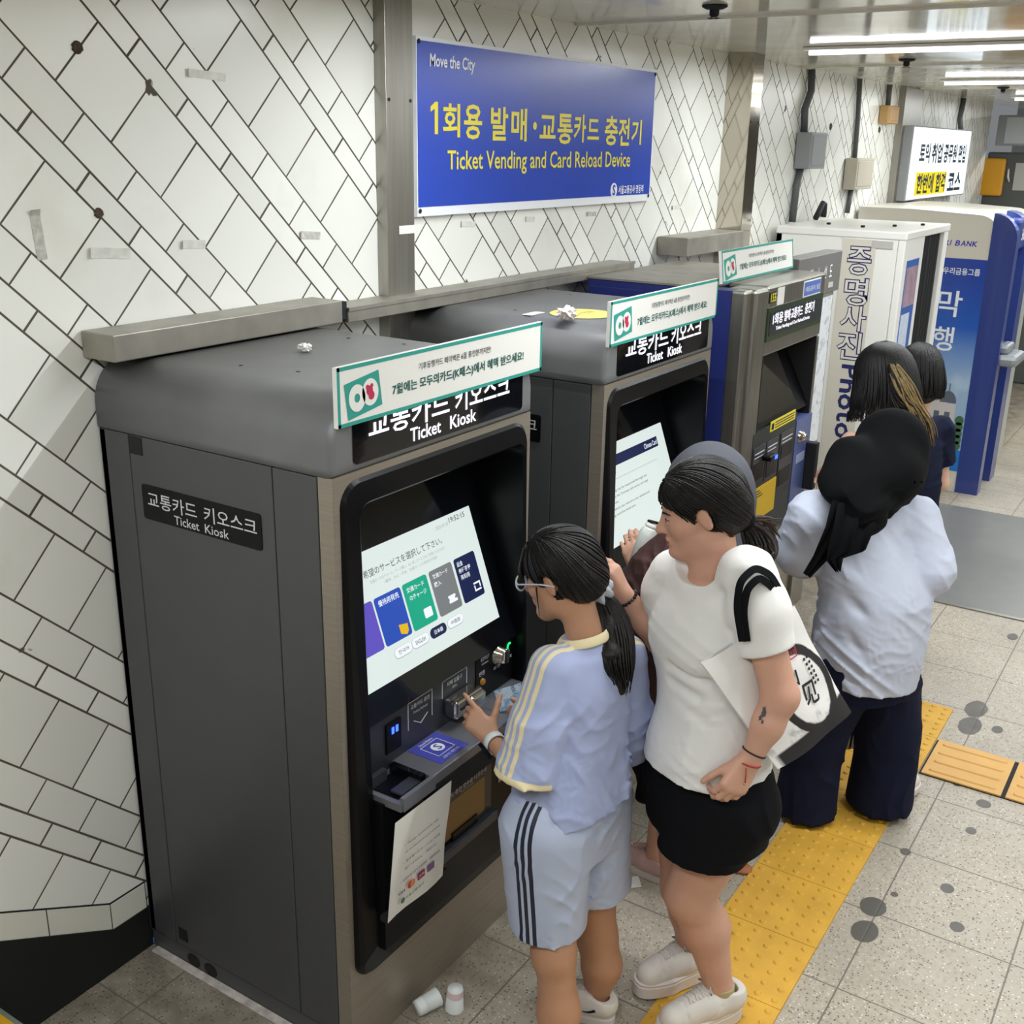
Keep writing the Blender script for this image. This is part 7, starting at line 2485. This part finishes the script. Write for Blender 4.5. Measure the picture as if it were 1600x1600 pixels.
# ================================================================== two women beyond, seen over the scarf
def back_woman(G, label, hc, Fh, pitch, Fb, sh_z, top_m, low_m, bleach, arm=None, skirt=False):
    root = thing('person', label, 'person', tuple(G))
    F = nrm([Fb[0], Fb[1], 0]); L = np.array([-F[1], F[0], 0])
    Bh = frame(Fh, pitch, 0)
    sh = np.array([G[0], G[1], sh_z]) + F * .02
    neck = sh + Z_ * .07
    pel = np.array([G[0], G[1], sh_z * .62])
    Ls, Rs = sh + L * .15, sh - L * .15
    Le, Lw = Ls + L * .04 - Z_ * .25 + F * .03, Ls + L * .02 - Z_ * .36 + F * .20
    Re, Rw = Rs - L * .05 - Z_ * .26, Rs - L * .03 - Z_ * .38 + F * .18
    if arm is not None: Le, Lw = arm
    S = Sdf()
    W = add_head(S, hc, Bh, 1.0)
    S.rc(W(-.03, 0, -.06), neck - Z_ * .03, .047, .052, .03)
    S.loft([(pel - Z_ * .1, .12, .09), (pel + Z_ * .15, .11, .08), (sh, .12, .055)], L, 2.2, .03)
    S.chain([Ls, Le, Lw], [.042, .035, .023], .02).chain([Rs, Re, Rw], [.042, .035, .023], .02)
    add_hand(S, Lw, nrm(Lw - Le), Z_, -L, .9); add_hand(S, Rw, F, Z_, L, .9)
    for k in (1, -1):
        fp = np.array([G[0], G[1], 0]) + L * k * .10
        S.chain([pel + L * k * .08, fp + Z_ * .44, fp + Z_ * .08], [.085, .05, .033], .03)
        S.rc(fp + Z_ * .06, fp + Z_ * .045 + F * .12, .034, .026, .02)
        shoe('shoe', root, G, fp - F * .06, fp + F * .165, .086, CL_BLK if k > 0 else CL_BLK, .07, .022)
    lo, hi = bbox([hc, Le, Re, Lw, Rw, G + Z_ * .1, pel], .18); lo[2] = .02
    sdf_object('body', S, lo, hi, .008, SK3, root, G, 1)
    T = Sdf()
    T.loft([(pel - Z_ * .02, .15, .115), (pel + Z_ * .18, .145, .11), (sh - Z_ * .08, .145, .10), (sh, .13, .07), (sh + Z_ * .03, .085, .055)], L, 2.3, .03)
    T.rc(Ls, Rs, .055, .055, .02)
    for a, b in ((Ls, Le), (Rs, Re)):
        d = nrm(b - a); e = a + (b - a) * .62
        T.add(Sdf().rc(a, e + d * .02, .060, .068, 0).cut(e, d).hollow(.014, e, d, .05, .14), .015)
    T.cut(pel, -Z_)
    T.folds(.006, .06, [RV + Z_, Z_ - RV * .5], 71)
    lo, hi = bbox([Ls, Rs, Le, Re, pel], .14)
    sdf_object('tee', T, lo, hi, .007, top_m, root, G, 1)
    K = Sdf()
    K.loft([(pel - Z_ * .16, .15, .12), (pel - Z_ * .02, .15, .115), (pel + Z_ * .05, .135, .105)], L, 2.3)
    for k in (1, -1):
        K.rc(pel + L * k * .075 - Z_ * .1, np.array([G[0], G[1], .10]) + L * k * .10, .098, .082, .03)
    K.cut(np.array([0, 0, .06]), -Z_)
    K.folds(.005, .06, [RV + Z_ * .5], 72)
    lo, hi = bbox([pel, np.array([G[0], G[1], .06])], .22)
    sdf_object('trousers', K, lo, hi, .009, low_m, root, G, 1)
    return root, W, Bh, L, F
def hair_curtain(root, G, W0, Bh, n, seed, length, mats, spread=1.0, vol=1.0, r=.0072):
    """straight loose hair: a cap and long locks falling from the crown"""
    W = lambda x, y, z: W0(x * vol, y * vol, z * (.5 + .5 * vol))
    H = Sdf()
    H.ell(W(-.012, 0, .036), [.108, .090, .096], Bh, .02)
    H.ell(W(-.040, 0, -.040), [.072, .080, .085], Bh, .03)
    H.sub(d_ell(W(.085, 0, -.055), [.065, .080, .090], Bh), .015)
    lo, hi = bbox([W(0, 0, 0)], .16)
    ho = sdf_object('hair', H, lo, hi, .006, mats[0], root, G, 1)
    rs = np.random.RandomState(seed)
    mb = MB(); mb2 = MB()
    for k in range(n):
        a = rs.uniform(-2.75, 2.75) + math.pi
        if abs((a + math.pi) % (2 * math.pi) - math.pi) < .62: continue
        e0, e1 = rs.uniform(.9, 1.45), 0
        ca, sa = math.cos(a), math.sin(a)
        ln = length(a) * rs.uniform(.9, 1.05)
        pts = [W(-.012 + .012 * ca, .012 * sa, .137), W(-.012 + .058 * ca, .048 * sa, .126), W(-.013 + .092 * ca, .078 * sa, .094), W(-.014 + .109 * ca, .093 * sa, .040), W(-.018 + .108 * ca, .095 * sa, -.03)]
        b = pts[-1]
        out = Bh[0] * ca + Bh[1] * sa; out[2] = 0
        wv = .010 * math.sin(rs.uniform(0, 6.28)) * spread
        pts.append(b - Z_ * ln * .5 + out * (.006 * spread + wv))
        pts.append(b - Z_ * ln * .85 + out * (.012 * (spread - 1) - .002 - wv))
        pts.append(b - Z_ * ln + out * (.014 * (spread - 1) - .010) + RV * rs.uniform(-.014, .014))
        if mats[1](a, mb, mb2) is mb:
            lock(mb, pts, r, .0008, mats[0], 5)
        else:
            lock(mb, pts[:5], r, .0030, mats[0], 5)
            lock(mb2, [p + out * .003 for p in pts[3:]], r * .9, .0008, mats[2] if rs.rand() > .25 else mats[0], 5)
    st = mb.build('strands', ho, None, False); st.location = -Vector(G); st['kind'] = 'stuff'
    if mb2.v:
        st = mb2.build('bleached_locks', ho, None, False); st.location = -Vector(G); st['label'] = 'bleached blonde under-layer of hair'; st['kind'] = 'stuff'
    return ho
hcB = J(1378, 596, 4.15)
Gb = np.array([2.56, -1.29, 0.0])
Fh = nrm(HV * .75 - RV * .55)
rt, Wb, Bb, Lb, Fb_ = back_woman(Gb, 'person with long black and bleached blonde hair leaning to the navy ticket machine', hcB, Fh, 14, (HV * .6 - RV * .8)[:2], hcB[2] - .245,
                              mat('cloth_offwhite', 'dcd6ce', 0.8), CL_BLK, True, arm=(J(1330, 690, 4.02), J(1298, 725, 4.12)))
ab = math.atan2((-HV * .45 + RV * .9) @ Bb[1], (-HV * .45 + RV * .9) @ Bb[0])
def turn(a): return abs((a - ab + math.pi) % (2 * math.pi) - math.pi)
def pick(a, m1, m2): return m1
def pick_len(a): return .13 if turn(a) < .85 else .11
hair_curtain(rt, Gb, Wb, Bb, 340, 81, pick_len, (HB2, pick, HBL), 2.2, 1.13)
rs_ = np.random.RandomState(91)
mb = MB()
for k in range(260):
    t = rs_.uniform(0, 1)
    o_ = RV * rs_.uniform(-.010, .010) + HV * rs_.uniform(-.02, .03)
    w_ = RV * .008 * math.sin(k * 1.7)
    y0 = 568 + 56 * rs_.uniform(0, 1) * (1 - .4 * t)
    lock(mb, [J(1388 + 14 * t, y0, 4.03) + o_ * .4, J(1400 + 22 * t, y0 + 30, 3.99) + o_ + w_, J(1412 + 26 * t, max(632, y0 + 44), 3.98) + o_ - w_, J(1426 + 26 * t, 660, 3.99) + o_ * 1.2 + w_, J(1436 + 20 * t, 688 + 14 * rs_.uniform(-1, .7), 4.0) + o_ * 1.4], .0034, .0008, HBL if (t > .2 and k % 3) else HB2, 5)
st = mb.build('bleached_locks', rt, None, False); st.location = -Vector(Gb); st['kind'] = 'stuff'; st['label'] = 'wavy bleached blonde lengths'
hcC = J(1434, 586, 4.75)
Gc = np.array([3.275, -1.262, 0.0])
rt, Wc, Bc, Lc, Fc = back_woman(Gc, 'person with a short black bob and navy tee, farthest of the people', hcC, nrm(HV * .9 - RV * .3), 10, (HV * .9 - RV * .35)[:2], hcC[2] - .26, CL_NAVY, CL_NAVY, False)
hair_curtain(rt, Gc, Wc, Bc, 240, 82, lambda a: .075, (HB2, lambda a, m1, m2: m1, HB2), 1.2)
